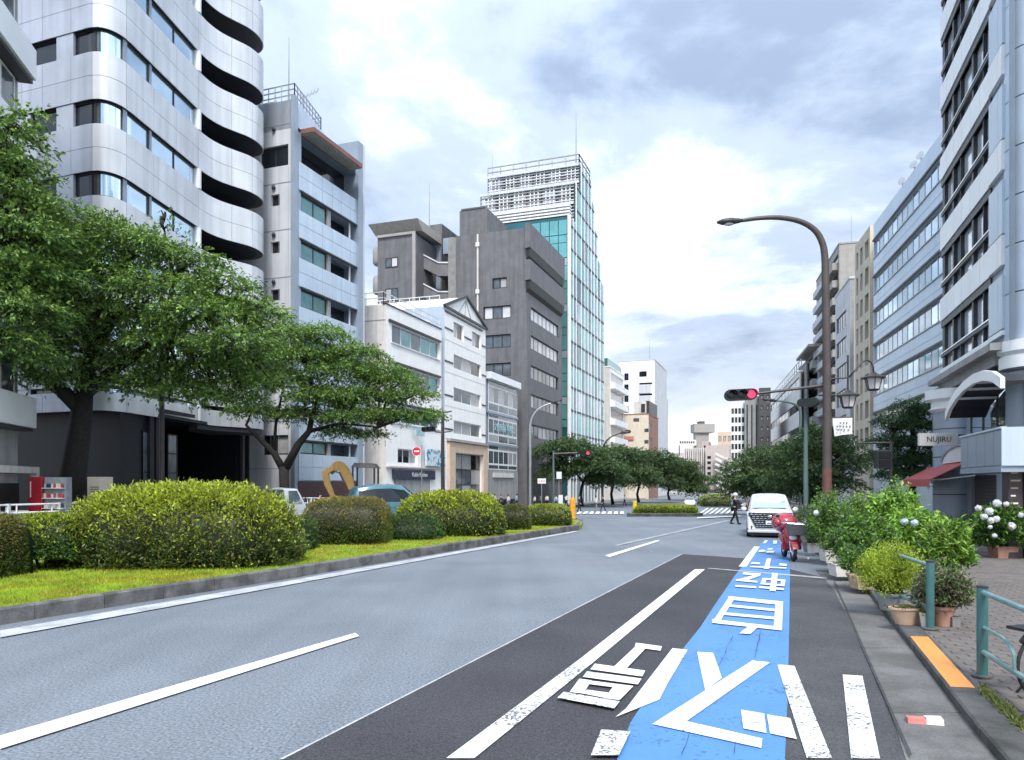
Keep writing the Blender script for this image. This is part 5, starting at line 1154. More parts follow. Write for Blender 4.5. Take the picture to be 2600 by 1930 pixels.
# trees farther along
fl = [('flat topped street tree nearest the brown block across the street', 1478, 112, 1365, 1565, 1116, 1215), ('street tree with leaning trunk right of the hanging red signal', 1556, 124, 1520, 1650, 1128, 1225), ('street tree below the cream block', 1622, 138, 1600, 1720, 1145, 1235), ('last dark street tree before the far striped block', 1700, 160, 1670, 1785, 1170, 1245)]
for lb, xt, Y, x0, x1, y0, y1 in fl:
    b = gp(xt, Y, .13); z = lambda y: y
    f0 = [([b, at(xt - 4, 1255, Y), at(xt + 3, 1220, Y)], [.3, .22, .2]), ([at(xt + 3, 1225, Y), at(xt - 25, 1190, Y), at(xt - 50, 1165, Y)], [.18, .12, .05]), ([at(xt + 3, 1225, Y), at(xt + 28, 1190, Y), at(xt + 60, 1175, Y)], [.18, .12, .05])]
    ps = []
    for i in range(20):
        x = R.uniform(x0 + 12, x1 - 12); e = ((x - (x0 + x1) / 2) / ((x1 - x0) / 2)) ** 2; y = y0 - 6 + (y1 - y0) * (.16 + .3 * e + R.uniform(0, .8)); ps.append((x, y, Y + R.uniform(-3, 3), R.uniform(2.4, 3.6), R.uniform(.9, 1.4)))
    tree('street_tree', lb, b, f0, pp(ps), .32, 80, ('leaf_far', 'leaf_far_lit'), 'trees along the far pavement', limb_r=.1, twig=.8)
fr = [('dark street tree beyond the white minivan on the near pavement', 1935, 62, [(1860, 1215, 62, 1.8, .9), (1890, 1185, 62, 1.8, .8), (1945, 1155, 62, 2.2, .9), (1920, 1215, 61, 2.2, 1.0), (1990, 1185, 62, 2.2, .9), (1975, 1225, 61, 2.2, 1.0), (1870, 1240, 62, 1.5, .7), (2000, 1140, 62, 1.6, .6), (2040, 1215, 63, 2.0, 1.2), (1900, 1245, 63, 2.0, .8), (1960, 1248, 63, 2.2, .8), (2010, 1245, 63, 2.0, .8)]),
      ('street tree behind the tall lamp pole and its banner', 2070, 52, [(2020, 1160, 52, 1.7, .8), (2060, 1125, 52, 1.8, .7), (2110, 1110, 52, 1.6, .6), (2110, 1165, 52, 2.0, .9), (2050, 1200, 51, 2.0, 1.0), (2150, 1140, 52, 1.2, .6), (2155, 1185, 52, 1.3, .7), (2000, 1215, 52, 1.7, .8), (2090, 1220, 52, 1.7, .9), (2040, 1240, 53, 1.8, .8), (2130, 1230, 53, 1.7, .9), (2080, 1090, 52, 1.0, .4)])]
for lb, xt, Y, ps in fr:
    b = gp(xt, Y, KH); f0 = [([b, at(xt, 1250, Y), at(xt + 5, 1215, Y)], [.26, .2, .18]), ([at(xt + 5, 1220, Y), at(xt - 30, 1190, Y)], [.14, .06]), ([at(xt + 5, 1220, Y), at(xt + 35, 1180, Y)], [.14, .06])]
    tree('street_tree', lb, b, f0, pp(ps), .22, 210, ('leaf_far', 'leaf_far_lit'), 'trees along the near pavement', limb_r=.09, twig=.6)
b = gp(2315, 36, KH)
pc = [(2310, 1035, 36, .9, .45), (2345, 1050, 36, .9, .4), (2275, 1070, 36, 1.0, .45), (2325, 1085, 36, 1.2, .4), (2375, 1085, 36, .7, .4), (2260, 1120, 36, 1.0, .45), (2320, 1130, 36, 1.4, .45), (2385, 1125, 36, .6, .4), (2265, 1165, 36, 1.1, .5), (2330, 1175, 36, 1.4, .5), (2300, 1205, 36, 1.4, .4), (2380, 1165, 36, .8, .4)]
tree('evergreen_tree', 'dark layered evergreen tree beside the long blue block', b, [([b, at(2318, 1180, 36), at(2316, 1060, 36)], [.2, .15, .08])], pp(pc), .11, 850, ('leaf_conifer', 'leaf_deep'), limb_r=.06, twig=.3, droop=.1)
# clipped hedges on the median
def hedge(name, label, x0, x1, yt, yb, mats, kind='mound', dep=2.4, n=16000, leaf=.075, zbase=MH - .035, top_frac=.5, stems=False, group='clipped hedges on the median', Yf=None, lift=.0):
    f = G((x0 + x1) / 2, yb, zbase); Y = (Yf or f.y) + dep / 2; cx = ((x0 + x1) / 2 - CX) / FOC * Y; a = (x1 - x0) / 2 * Y / FOC; b_ = dep / 2; zt = H - (yt - HZ) * Y / FOC; c = zt - zbase - lift
    root = thing(name, label, 'hedge', (cx, Y, zbase), group); e = 4.0 if kind == 'mound' else 7.0; ez = 3.1 if kind == 'mound' else 4.5
    def surf(th, ph, s=1.0):
        ct, st, cp, sp = np.cos(th), np.sin(th), np.cos(ph), np.sin(ph); pw = lambda v, q: np.sign(v) * np.abs(v) ** (2 / q)
        return np.column_stack([a * s * pw(ct, e) * pw(cp, ez), b_ * s * pw(st, e) * pw(cp, ez), c * s * pw(sp, ez)])
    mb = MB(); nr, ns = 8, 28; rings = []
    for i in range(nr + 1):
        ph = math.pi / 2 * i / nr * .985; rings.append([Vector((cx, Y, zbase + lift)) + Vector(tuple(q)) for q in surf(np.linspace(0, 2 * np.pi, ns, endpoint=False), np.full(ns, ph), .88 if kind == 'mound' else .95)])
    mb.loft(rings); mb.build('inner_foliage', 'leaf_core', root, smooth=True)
    # even spread over the real surface: sample directions, weight towards the flat faces by rejection on a box
    th = RN.uniform(0, 2 * np.pi, n * 2); ph = np.arcsin(RN.uniform(0, 1, n * 2)); Pq = np.column_stack([np.cos(th) * np.cos(ph), np.sin(th) * np.cos(ph), np.sin(ph)])
    Bx = Pq / np.max(np.abs(Pq), axis=1, keepdims=True); rr = ((np.abs(Bx[:, 0]) ** e + np.abs(Bx[:, 1]) ** e) ** (ez / e) + np.abs(Bx[:, 2]) ** ez) ** (-1 / ez)
    P = Bx * rr[:, None]; P = P[(P[:, 1] < .55)][:n]; m = len(P); q1 = np.sin(P[:, 0] * 11 * a / 2 + P[:, 2] * 6 + P[:, 1] * 4) * np.sin(P[:, 2] * 13 + P[:, 0] * 5 * a + 1.3); q2 = np.sin(P[:, 0] * 31 * a / 2 + 2) * np.sin(P[:, 2] * 29 + P[:, 1] * 17)
    keep = (q1 + .7 * q2 + 1.5 * np.clip(P[:, 2], 0, 1) + RN.normal(0, .35, m) > -.12) if kind == 'mound' else np.ones(m, bool)
    P = P[keep]; q1 = q1[keep]; q2 = q2[keep]; m = len(P); wob = 1 + (.035 * q1 + .02 * q2 + RN.normal(0, .035, m) if kind == 'mound' else .012 * q1 + RN.normal(0, .014, m))
    N3 = unit(P / np.array([a, b_, c])); top = P[:, 2]; W_ = P * np.array([a, b_, c]) * wob[:, None] + np.array([cx, Y, zbase + lift])
    D = N3 * .8 + RN.normal(0, .55, (m, 3)); D[:, 2] += .35
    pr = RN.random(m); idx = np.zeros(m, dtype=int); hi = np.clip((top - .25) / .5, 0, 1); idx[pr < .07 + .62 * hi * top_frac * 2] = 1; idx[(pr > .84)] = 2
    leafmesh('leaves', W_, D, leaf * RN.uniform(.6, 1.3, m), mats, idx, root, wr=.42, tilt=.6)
    if stems:
        mb = MB()
        for _ in range(9):
            x = cx + R.uniform(-.8, .8) * a; y = Y - R.uniform(0, .5) * b_; mb.tube([(x, y, zbase), (x + R.uniform(-.1, .1), y, zbase + .2), (x + R.uniform(-.3, .3), y, zbase + lift + .3)], [.035, .028, .02], 5)
        mb.build('stems', 'bark', root)
    return root
HM = ('leaf_hedge', 'leaf_new', 'leaf_dull')
hedge('hedge', 'brown topped boxy hedge cut off by the left edge', -70, 34, 1314, 1478, ('leaf_moss', 'leaf_trim', 'leaf_hedge'), 'box', 1.8, 9000, .06)
hedge('hedge', 'low dark hedge on bare stems beside the largest rounded hedge', 30, 232, 1310, 1436, ('leaf_deep', 'leaf_new', 'leaf_hedge'), 'box', 2.0, 9000, .085, stems=True, lift=.28, Yf=17.2)
hedge('hedge', 'largest rounded hedge with bright yellow green top', 200, 738, 1241, 1448, HM, 'mound', 3.0, 36000, .1, top_frac=.55)
hedge('hedge', 'small dark hedge filling the gap right of the largest hedge', 742, 800, 1318, 1400, ('leaf_deep', 'leaf_hedge', 'leaf_hedge'), 'mound', 1.6, 2500, .08, Yf=22.5)
hedge('hedge', 'square clipped hedge with flat brownish top in front of the blue van', 786, 988, 1266, 1384, ('leaf_moss', 'leaf_trim', 'leaf_moss'), 'box', 3.0, 16000, .065, top_frac=.75)
hedge('hedge', 'low dark leafy hedge between the square hedge and the far rounded one', 982, 1120, 1310, 1372, ('leaf_deep', 'leaf_hedge', 'leaf_hedge'), 'mound', 2.2, 6000, .085, Yf=26.8)
hedge('hedge', 'rounded yellow topped hedge in the middle of the median', 1014, 1272, 1255, 1366, HM, 'mound', 3.0, 18000, .11, Yf=28.6, top_frac=.55)
hedge('hedge', 'narrow square dark hedge left of the last hedge', 1270, 1345, 1285, 1346, ('leaf_moss', 'leaf_dull', 'leaf_hedge'), 'box', 2.2, 4500, .085)
hedge('hedge', 'last low square hedge beside the orange post', 1338, 1447, 1283, 1336, ('leaf_moss', 'leaf_new', 'leaf_dull'), 'box', 2.2, 6500, .085)
hedge('hedge', 'low yellow green hedge on the second median', 1612, 1764, 1284, 1306, ('leaf_moss', 'leaf_new', 'leaf_new'), 'box', 2.4, 6000, .13, zbase=-.1, Yf=59)
hedge('hedge', 'far strip of hedge beyond the crossing left of the officer', 1775, 1862, 1258, 1276, ('leaf_moss', 'leaf_new', 'leaf_far'), 'mound', 3, 3000, .2, zbase=-1.2, Yf=110, group='far hedges')
# ---------------------------------------------------------------- potted garden along the near kerb
def pot(kind, c, r, h, m, root):
    mb = MB()
    if kind == 'round': mb.lathe(c, [(r * .7, 0), (r * .95, h * .82), (r * 1.05, h * .84), (r * 1.05, h), (r * .9, h), (r * .88, h * .88), (.02, h * .88)], 18)
    elif kind == 'oval':
        rings = []
        for s_, z in ((.62, 0), (.95, h * .85), (1.04, h * .88), (1.04, h), (.92, h), (.9, h * .9)): rings.append([Vector(c) + Vector((math.cos(a) * r * 1.35 * s_, math.sin(a) * r * .8 * s_, z)) for a in [2 * math.pi * i / 20 for i in range(20)]])
        mb.loft(rings)
    else:
        rings = []
        for s_, z in ((.82, 0), (.96, h * .9), (1.03, h * .92), (1.03, h), (.93, h), (.92, h * .9)): rings.append([Vector(c) + Vector((x * r * s_, y * r * .8 * s_, z)) for x, y in ((-1, -1), (1, -1), (1, 1), (-1, 1))])
        mb.loft(rings)
    p = mb.build('pot', m, root, smooth=.6)
    mb = MB(); mb.lathe(Vector(c) + Vector((0, 0, h * .86)), [(r * .8, 0), (r * .8, .02)], 12); mb.build('soil', 'soil', p)
def plant(label, x, yb, w, yt, leaf, mats, n, potk='round', potm='terracotta', ph=.28, pr=None, name='potted_plant', wr=.45, dens=(.5, .3), flowers=None, vert=.2, group='potted plants along the kerb', spread=1.0):
    c = G(x, yb, KH); Y = c.y; rx = w / 2 * Y / FOC; zt = H - (yt - 14 - HZ) * Y / FOC; root = thing(name, label, 'plant', c, group)
    if potk: pot(potk, c, pr or min(rx * .6, .3), ph, potm, root)
    z0 = c.z + (ph if potk else .0); hz = zt - z0; k = max(6, int(n * 1.45) // 40); mb = MB(); Ps, Ds = [], []
    for i in range(k):
        a = R.uniform(0, 6.28); q = math.sqrt(R.random()) * rx * spread; zz = z0 + hz * (R.random() ** .6) * math.sqrt(max(.05, 1 - (q / rx) ** 2 * .75)); t = Vector((c.x + math.cos(a) * q, c.y + math.sin(a) * q * .8, zz)); s0 = Vector((c.x + math.cos(a) * q * .25, c.y + math.sin(a) * q * .2, z0 - .03)); m_ = s0.lerp(t, .55) + Vector((0, 0, hz * .12))
        if i < 60: mb.tube([s0, m_, t], [.012, .009, .004], 4)
        tt = np.clip(1 - np.abs(RN.normal(0, .3, 40)), .1, 1)[:, None]; S0, Mm, T = np.array(s0), np.array(m_), np.array(t); P = (1 - tt) ** 2 * S0 + 2 * tt * (1 - tt) * Mm + tt ** 2 * T + RN.normal(0, .05 * rx + .02, (40, 3)); Ps.append(P)
        d = RN.normal(0, .7, (40, 3)) + np.array([math.cos(a) * .5, math.sin(a) * .5, vert]); Ds.append(d)
    mb.build('stems', 'twig', root)
    P, D = np.concatenate(Ps), np.concatenate(Ds); P[:, 2] = np.maximum(P[:, 2], c.z + .04)
    idx = RN.choice(len(mats), len(P), p=np.array([.55, .45] if len(mats) == 2 else [.4, .35, .25]))
    leafmesh('foliage', P, D, leaf * RN.uniform(.6, 1.3, len(P)), mats, idx, root, wr=wr, tilt=.55, fold=.2)
    for fx, fy, fr, fm in flowers or ():
        p = at(fx, fy, Y - rx * .75); mb = MB(); mb.ball(p, fr * .8, fr * .8, fr * .65, 10, 6); fo = mb.build('flower_head', fm, root, smooth=True)
        u = unit(RN.normal(0, 1, (90, 3))); leafmesh('petals', np.array(p) + u * fr * .75, np.cross(u, RN.normal(0, 1, (90, 3))), fr * .42, (fm,), np.zeros(90, int), fo, wr=.9, tilt=1.0)
    return root
plant('leafy green bush at the back of the garden near the awning', 2372, 1416, 120, 1312, .12, ('leaf_bright', 'leaf_fresh', 'leaf_deep'), 3600, 'round', 'terracotta', .3)
plant('tall mid green bush between the rose bush and the hydrangea', 2188, 1418, 120, 1252, .1, ('leaf_bright', 'leaf_rose', 'leaf_fresh'), 3800, 'round', 'terracotta', .3)
plant('thin rose bush in the row of pots just behind the red scooter', 2062, 1402, 92, 1268, .075, ('leaf_rose', 'leaf_deep'), 2400, 'square', 'pot_grey', .3, .25)
plant('tall airy rose bush round the foot of the lamp pole', 2112, 1424, 130, 1236, .08, ('leaf_rose', 'leaf_bright', 'leaf_deep'), 5200, 'square', 'pot_white', .32, .3, flowers=[(2072, 1302, .09, 'petal_white'), (2052, 1418, .03, 'petal_white')])
plant('dark leafy pot plant above the white planter boxes', 2160, 1448, 110, 1300, .085, ('leaf_deep', 'leaf_rose', 'leaf_bright'), 3600, 'square', 'pot_white', .3, .28, flowers=[(2200, 1344, .035, 'petal_white')])
plant('tall pale green hydrangea bush at the back of the garden', 2268, 1430, 150, 1222, .13, ('leaf_fresh', 'leaf_bright', 'leaf_deep'), 5200, 'round', 'terracotta', .3)
plant('broad mid green bush between the lamp pole and the yellow bush', 2205, 1462, 150, 1300, .1, ('leaf_bright', 'leaf_rose', 'leaf_deep'), 4400, 'round', 'pot_tan', .28, .28)
plant('bright green bush with a pale blue hydrangea head', 2318, 1450, 190, 1300, .125, ('leaf_fresh', 'leaf_bright', 'leaf_bright'), 5400, 'round', 'pot_grey', .3, .3, flowers=[(2296, 1324, .1, 'petal_blue'), (2322, 1328, .1, 'petal_blue'), (2242, 1356, .05, 'petal_white')])
plant('arching light green bush with long strap leaves beside the path', 2398, 1478, 140, 1322, .16, ('leaf_fresh', 'leaf_bright', 'leaf_deep'), 3400, 'round', 'terracotta', .28, .26, wr=.26)
plant('dark green low plant in front of the broad bush', 2180, 1486, 90, 1392, .075, ('leaf_deep', 'leaf_rose', 'leaf_bright'), 2400, 'round', 'terracotta', .24, .24)
plant('glowing yellow feathery bush in a grey tub', 2262, 1548, 176, 1384, .05, ('leaf_yellow', 'leaf_yellow', 'leaf_fresh'), 9000, 'round', 'pot_grey', .3, .24, wr=.3, vert=.5)
plant('pinkish green narrow leaved shrub in a terracotta pot behind the green post', 2394, 1588, 142, 1436, .08, ('leaf_pink', 'leaf_deep', 'leaf_rose'), 3600, 'round', 'terracotta', .3, .17, wr=.28, vert=.4)
plant('white mophead hydrangea in a terracotta pot near the pylon sign', 2546, 1416, 158, 1282, .13, ('leaf_deep', 'leaf_bright', 'leaf_deep'), 5200, 'square', 'terracotta', .34, .32, flowers=[(2532, 1278, .13, 'petal_white'), (2512, 1298, .13, 'petal_white'), (2498, 1312, .11, 'petal_white'), (2530, 1318, .11, 'petal_white'), (2516, 1322, .11, 'petal_white'), (2484, 1290, .1, 'petal_white'), (2568, 1336, .13, 'petal_white'), (2525, 1360, .08, 'petal_white'), (2514, 1338, .07, 'petal_white'), (2592, 1308, .09, 'petal_white'), (2460, 1342, .06, 'petal_white'), (2555, 1280, .09, 'petal_white')], group='potted plants by the shop')
plant('short bushy pot plant on the shop step', 2462, 1400, 70, 1310, .08, ('leaf_deep', 'leaf_rose'), 1500, 'square', 'pot_grey', .3, .2, group='potted plants by the shop')
# low planters without tall growth
for lb, k, x, yb, r, h, m in (('white oval planter with a pale rim beside the green post', 'oval', 2302, 1584, .2, .26, 'pot_tan'), ('small spotted white pot against the green post', 'round', 2352, 1592, .1, .22, 'pot_white'), ('white planter box half hidden under the rose bushes', 'square', 2142, 1462, .3, .3, 'pot_white'), ('tan planter box at the kerb in front of the dark plant', 'square', 2196, 1494, .26, .28, 'pot_tan'), ('small white paving block beside the terracotta pot', 'square', 2424, 1592, .07, .16, 'sidewalk_grey')):
    c = G(x, yb, KH); root = thing('planter' if 'block' not in lb else 'paving_block', lb, 'planter', c, 'empty planters at the kerb'); pot(k, c, r, h, m, root)
    if k != 'square' or r > .2:
        n = 260; P = np.array(c) + np.column_stack([RN.normal(0, r * .5, n), RN.normal(0, r * .35, n), np.full(n, h * .9)]); leafmesh('sprouts', P, RN.normal(0, .5, (n, 3)) + np.array([0, 0, .5]), .06, ('leaf_dull', 'leaf_moss'), RN.integers(0, 2, n), root)
# weeds in the kerb joint and moss
n = 900; ks = RN.random(n); P = []
for i in range(n):
    x = 2480 + 110 * ks[i] + R.gauss(0, 5); y = 1750 + 95 * ks[i] + R.gauss(0, 6); P.append(tuple(G(x + 12, y, KH)))
w = leafmesh('weeds', np.array(P), RN.normal(0, .6, (n, 3)) + np.array([0, 0, .4]), .06, ('leaf_moss', 'leaf_dull'), RN.integers(0, 2, n), None, wr=.25); w['kind'] = 'stuff'; w['label'] = 'scrappy weeds growing behind the near kerb stones'
# ---------------------------------------------------------------- lamps, signals, signs
V = Vector
def gbase(x, Y, dz): return gp(x, Y, dz)
FR = Matrix(((1, 0, 0), (0, 0, -1), (0, 1, 0))).to_quaternion()       # text facing the viewer
def street_lamp(label, path, base, r0, r1, head, m='pole_brown', band=None, group='street lamps', hs=1.0):
    root = thing('street_lamp', label, 'street lamp', base, group); path = smooth_path([Vector(q) for q in path], set(), 5); n = len(path); mb = MB(); mb.tube([base] + path, [r0] + [r0 + (r1 - r0) * i / (n - 1) for i in range(n)], 14); mb.build('pole', m, root, smooth=.6)
    mb = MB(); mb.lathe(base, [(r0 * 1.9, 0), (r0 * 1.9, .03), (r0 * 1.25, .05), (r0 * 1.2, .35), (r0, .4)], 16); mb.build('base', m, root, smooth=.6)
    a, d = V(path[-1]), V(head) - V(path[-1]); d.normalize(); c = a + d * .42 * hs; mb = MB(); rings = []
    s = d.cross(V((0, 0, 1))).normalized(); u = s.cross(d)
    for t, w, h in ((-.45, .05, .05), (-.3, .1, .08), (0, .17, .12), (.3, .15, .1), (.48, .05, .04)):
        rings.append([c + (d * t + s * math.cos(k * .524) * w + u * (math.sin(k * .524) * h)) * hs for k in range(12)])
    mb.loft(rings); h_ = mb.build('lamp_head', 'steel_dark', root, smooth=True)
    mb = MB(); mb.ball(c - u * .08 * hs + d * .08 * hs, .2 * hs, .12 * hs, .07 * hs, 10, 6); mb.build('lens', 'lantern_glass', h_, smooth=True)
    if band: mb = MB(); mb.tube(band, [r0 * 1.06] * len(band), 14); mb.build('band', 'pole_rust', root, smooth=.6)
    return root
Yp = 25.0
LB = gp(2100, Yp, KH)
street_lamp('tall brown street lamp with a swan neck arm over the blue lane', [at(2100, 1100, Yp), at(2099, 900, Yp), at(2096, 720, Yp), at(2094, 650, Yp), at(2086, 612, Yp), at(2066, 582, Yp), at(2030, 562, Yp), at(1980, 553, Yp), at(1930, 554, Yp), at(1885, 560, Yp)], LB, .145, .06, at(1845, 563, Yp), band=[at(2100, 1250, Yp), at(2100, 1190, Yp)], hs=.95)
def signal(label, c, w, arm, red=True, face=V((0, -1, 0)), group='traffic signals', posts=None):
    """horizontal three lamp signal; c is its centre, the red lamp at its right end"""
    root = thing('traffic_signal', label, 'traffic signal', c, group); h = w * .36; x = V((1, 0, .04)).normalized()
    if abs(face.y) < .9: x = face.cross(V((0, 0, 1))) * -1
    y = face; z = V((0, 0, 1)); mb = MB(); rings = []
    for k in range(24):
        pass
    pr = []
    for i in range(20):
        a = 2 * math.pi * i / 20; cx_ = (w / 2 - h / 2) * (1 if math.cos(a) > 0 else -1); pr.append((cx_ + math.cos(a) * h / 2, math.sin(a) * h / 2))
    for d_ in (-.02, .16): rings.append([c + x * p[0] + z * p[1] - y * d_ for p in pr])
    mb.loft(rings); hs = mb.build('housing', 'signal_case', root, smooth=.5)
    for i in (-1, 0, 1):
        q = c + x * (i * w * .31) + y * .03; mb = MB(); mb.lathe(q, [(h * .34, 0), (h * .34, .012), (h * .2, .03), (.01, .035)], 18, ax=y); mb.build('lens', 'red_lamp' if (i == 1 and red) else 'lamp_off', hs, smooth=.6)
        mb = MB(); n = 10; rr = []
        for k in range(n + 1):
            a = math.pi * k / n - .0; p = x * math.cos(a) * h * .4 + z * math.sin(a) * h * .4; rr.append([q + p, q + p * 1.05, q + p * 1.05 + y * .2, q + p + y * .2])
        mb.loft(rr); mb.build('visor', 'signal_case', hs)
    if arm: mb = MB(); mb.tube(arm, .045 * max(1, c.y / 45), 8); mb.build('arm', 'steel_dark', root, smooth=.6)
    return root
signal('traffic signal showing red on the arm of the tall lamp pole', at(1882, 1002, Yp), 1.08, [at(1918, 1000, Yp + .1), at(2000, 990, Yp + .1), at(2098, 978, Yp + .1)])
# lantern bracket and lanterns
br = thing('lantern_bracket', 'black iron bracket with curved arm right of the tall lamp pole', 'bracket', at(2153, 1000, Yp))
mb = MB(); mb.tube([at(2153, 902, Yp), at(2153, 1000, Yp)], .035, 8); mb.build('upright', 'steel_dark', br); mb = MB(); mb.tube([at(2108, 962, Yp), at(2153, 959, Yp)], .03, 8); mb.build('bar', 'steel_dark', br); mb = MB(); mb.tube([at(2108, 1004, Yp), at(2153, 1000, Yp)], .025, 8); mb.build('bar', 'steel_dark', br)
mb = MB(); mb.tube([at(2155, 958, Yp), at(2172, 940, Yp), at(2190, 918, Yp), at(2202, 914, Yp), at(2212, 920, Yp), at(2217, 932, Yp), at(2218, 946, Yp)], .032, 8); mb.build('curved_arm', 'steel_dark', br, smooth=True)
def lantern(label, x, y0, y1):
    p = at(x, y0, Yp); hh = (y1 - y0) * Yp / FOC; root = thing('lantern', label, 'lantern', at(x, y1, Yp), 'lanterns on the iron bracket'); w = hh * .62; n = 6
    ring = lambda r, z: [p + V((math.cos(k * math.pi / 3 + .26) * r, math.sin(k * math.pi / 3 + .26) * r, z)) for k in range(n)]
    mb = MB(); mb.loft([ring(w * .1, 0), ring(w * .35, -hh * .12), ring(w * 1.02, -hh * .3), ring(w * 1.0, -hh * .36)]); r_ = mb.build('roof', 'steel_dark', root)
    mb = MB(); mb.loft([ring(w * .68, -hh * .36), ring(w * .45, -hh * .92)]); mb.build('glass', 'lantern_glass', root)
    a, b = ring(w * .7, -hh * .36), ring(w * .47, -hh * .94)
    for k in range(n): mb = MB(); mb.bar(a[k], b[k], .025); mb.build('glazing_bar', 'steel_dark', root)
    mb = MB(); mb.loft([ring(w * .5, -hh * .92), ring(w * .4, -hh)]); mb.build('foot', 'steel_dark', root)
lantern('lower iron lantern hanging closest to the tall lamp pole', 2153, 990, 1037); lantern('higher iron lantern hanging from the curved arm', 2218, 944, 992)
bn = thing('banner', 'white cloth banner with small lettering beside the tall lamp pole', 'banner', at(2140, 1105, Yp)); mb = MB(); a = at(2114, 1062, Yp); b = at(2164, 1060, Yp); rings = []
for i in range(9):
    t = i / 8; zt = a.lerp(b, t); lo = at(2119 + 46 * t, 1108 - 6 * math.sin(t * 1.4), Yp) + V((0, .04 * math.sin(t * 7), 0)); rings.append([zt, zt + V((0, .012, 0)), lo + V((0, .012, 0)), lo])
mb.loft(rings); mb.build('cloth', 'white_paint', bn); mb = MB(); mb.tube([at(2106, 1061, Yp), at(2166, 1059, Yp)], .018, 6); mb.build('rod', 'steel_dark', bn)
for k, xs_ in enumerate(((2134, 2142, 2150), (2126, 2134, 2142, 2150, 2158), (2128, 2136, 2144, 2154))):
    for x in xs_: mb = MB(); p = at(x, 1074 + k * 9, Yp - .05); mb.box(p.x - .025, p.x + .025, p.y - .004, p.y, p.z - .028, p.z + .028); mb.build('banner_mark', 'kerb_grey', bn)
# grey green pole with a turned signal
b = gp(2046, 34, KH); po = thing('signal_post', 'grey green post behind the garden with no lamp arm', 'post', b); mb = MB(); mb.tube([b, at(2046, 1035, 34)], [.12, .08], 12); mb.build('pole', 'pole_green', po, smooth=.6)
mb = MB(); mb.lathe(b, [(.22, 0), (.22, .04), (.13, .08), (.13, .4), (.12, .42)], 12); mb.build('base', 'pole_green', po)
signal('traffic signal seen from behind beside the tall lamp pole', at(2054, 1022, 33.6), 1.0, [at(2078, 1004, 33.8), at(2098, 1003, 33.8)], False, V((.75, .66, 0)).normalized())
street_lamp('distant lamp with a thin arm in front of the white sloped block', [at(2032, 1100, 60), at(2032, 1045, 60), at(2020, 1028, 60), at(1995, 1020, 60), at(1972, 1018, 60)], gp(2032, 60, KH), .13, .06, at(1955, 1016, 60), 'pole_green', hs=1.3)
b = gp(2262, 30, KH); po = thing('pedestrian_signal', 'dark boxy pedestrian signal hung from a bar before the evergreen tree', 'pedestrian signal', b)
mb = MB(); mb.tube([b, at(2262, 1120, 30)], .06, 10); mb.build('pole', 'steel_dark', po); mb = MB(); mb.tube([at(2172, 1126, 30), at(2262, 1124, 30)], .035, 8); mb.build('bar', 'steel_dark', po)
a = at(2224, 1190, 29.8); c = at(2253, 1144, 30.1); mb = MB(); mb.box(a.x, c.x, 29.7, 30.0, a.z, c.z); h_ = mb.build('housing', 'signal_case', po, bevel=.03)
for k in (0, 1): mb = MB(); zc_ = a.z + (c.z - a.z) * (.3 + .42 * k); mb.box(a.x + .07, c.x - .07, 29.68, 29.7, zc_ - .12, zc_ + .12); mb.build('lens', 'lamp_off', h_)
# left side poles
b = gp(411, 38.6, .13)
street_lamp('dark lamp whose head pokes out of the huge cherry tree', [at(411, 1000, 38.6), at(411, 780, 38.6), at(425, 710, 38.6), at(460, 678, 38.6), at(500, 662, 38.6)], b, .13, .06, at(540, 655, 38.6), 'steel_dark', hs=1.25)
Ys = 70; b = gp(1125, Ys, .13); po = thing('signal_post', 'tall dark post in front of the white gabled block', 'post', b); mb = MB(); mb.tube([b, at(1124, 1150, Ys), at(1124, 1045, Ys)], [.2, .17, .13], 12); mb.build('pole', 'steel_dark', po, smooth=.6)
mb = MB(); mb.tube([at(1124, 1098, Ys), at(1146, 1095, Ys)], .06, 8); mb.build('stub_arm', 'steel_dark', po); mb = MB(); mb.tube([at(1124, 1048, Ys), at(1147, 1044, Ys)], .07, 8); mb.build('stub_arm', 'steel_dark', po)
signal('dark unlit signal left of the tall post by the gabled block', at(1088, 1090, Ys - .3), 1.35, [at(1104, 1096, Ys - .1), at(1124, 1098, Ys - .1)], False)
b = gp(1071, 66, .13); po = thing('road_sign', 'round red no entry sign on a thin pole before the white block', 'road sign', b); mb = MB(); mb.tube([b, at(1071, 1130, 66)], .04, 8); mb.build('pole', 'frame_alu', po)
mb = MB(); c = at(1058, 1146, 65.9); mb.lathe(c, [(.42, 0), (.42, .02)], 24, ax=(0, -1, 0)); d_ = mb.build('disc', 'white_paint', po); mb = MB(); mb.lathe(c - V((0, .022, 0)), [(.37, 0), (.37, .01)], 24, ax=(0, -1, 0)); mb.build('face', 'sign_red', d_)
mb = MB(); mb.box(c.x - .24, c.x + .24, c.y - .045, c.y - .033, c.z - .07, c.z + .07); mb.build('bar', 'white_paint', d_); mb = MB(); mb.bar(c + V((0, .05, 0)), at(1071, 1146, 66), .05); mb.build('bracket', 'frame_alu', po)
street_lamp('slim grey lamp curving right in front of the brown block', [at(1346, 1120, 94), at(1347, 1075, 94), at(1358, 1048, 94), at(1378, 1032, 94), at(1400, 1024, 94)], gp(1346, 94, .13), .16, .08, at(1418, 1018, 94), 'frame_alu', hs=1.6)
b = gp(1406, 103, .13); po = thing('signal_post', 'green post carrying the far red signal over the trees', 'post', b); mb = MB(); mb.tube([b, at(1405, 1145, 103)], [.18, .13], 10); mb.build('pole', 'pole_green', po)
signal('far traffic signal glowing red among the street trees', at(1484, 1151, 102.5), 1.5, [at(1405, 1152, 103), at(1466, 1150, 103)])
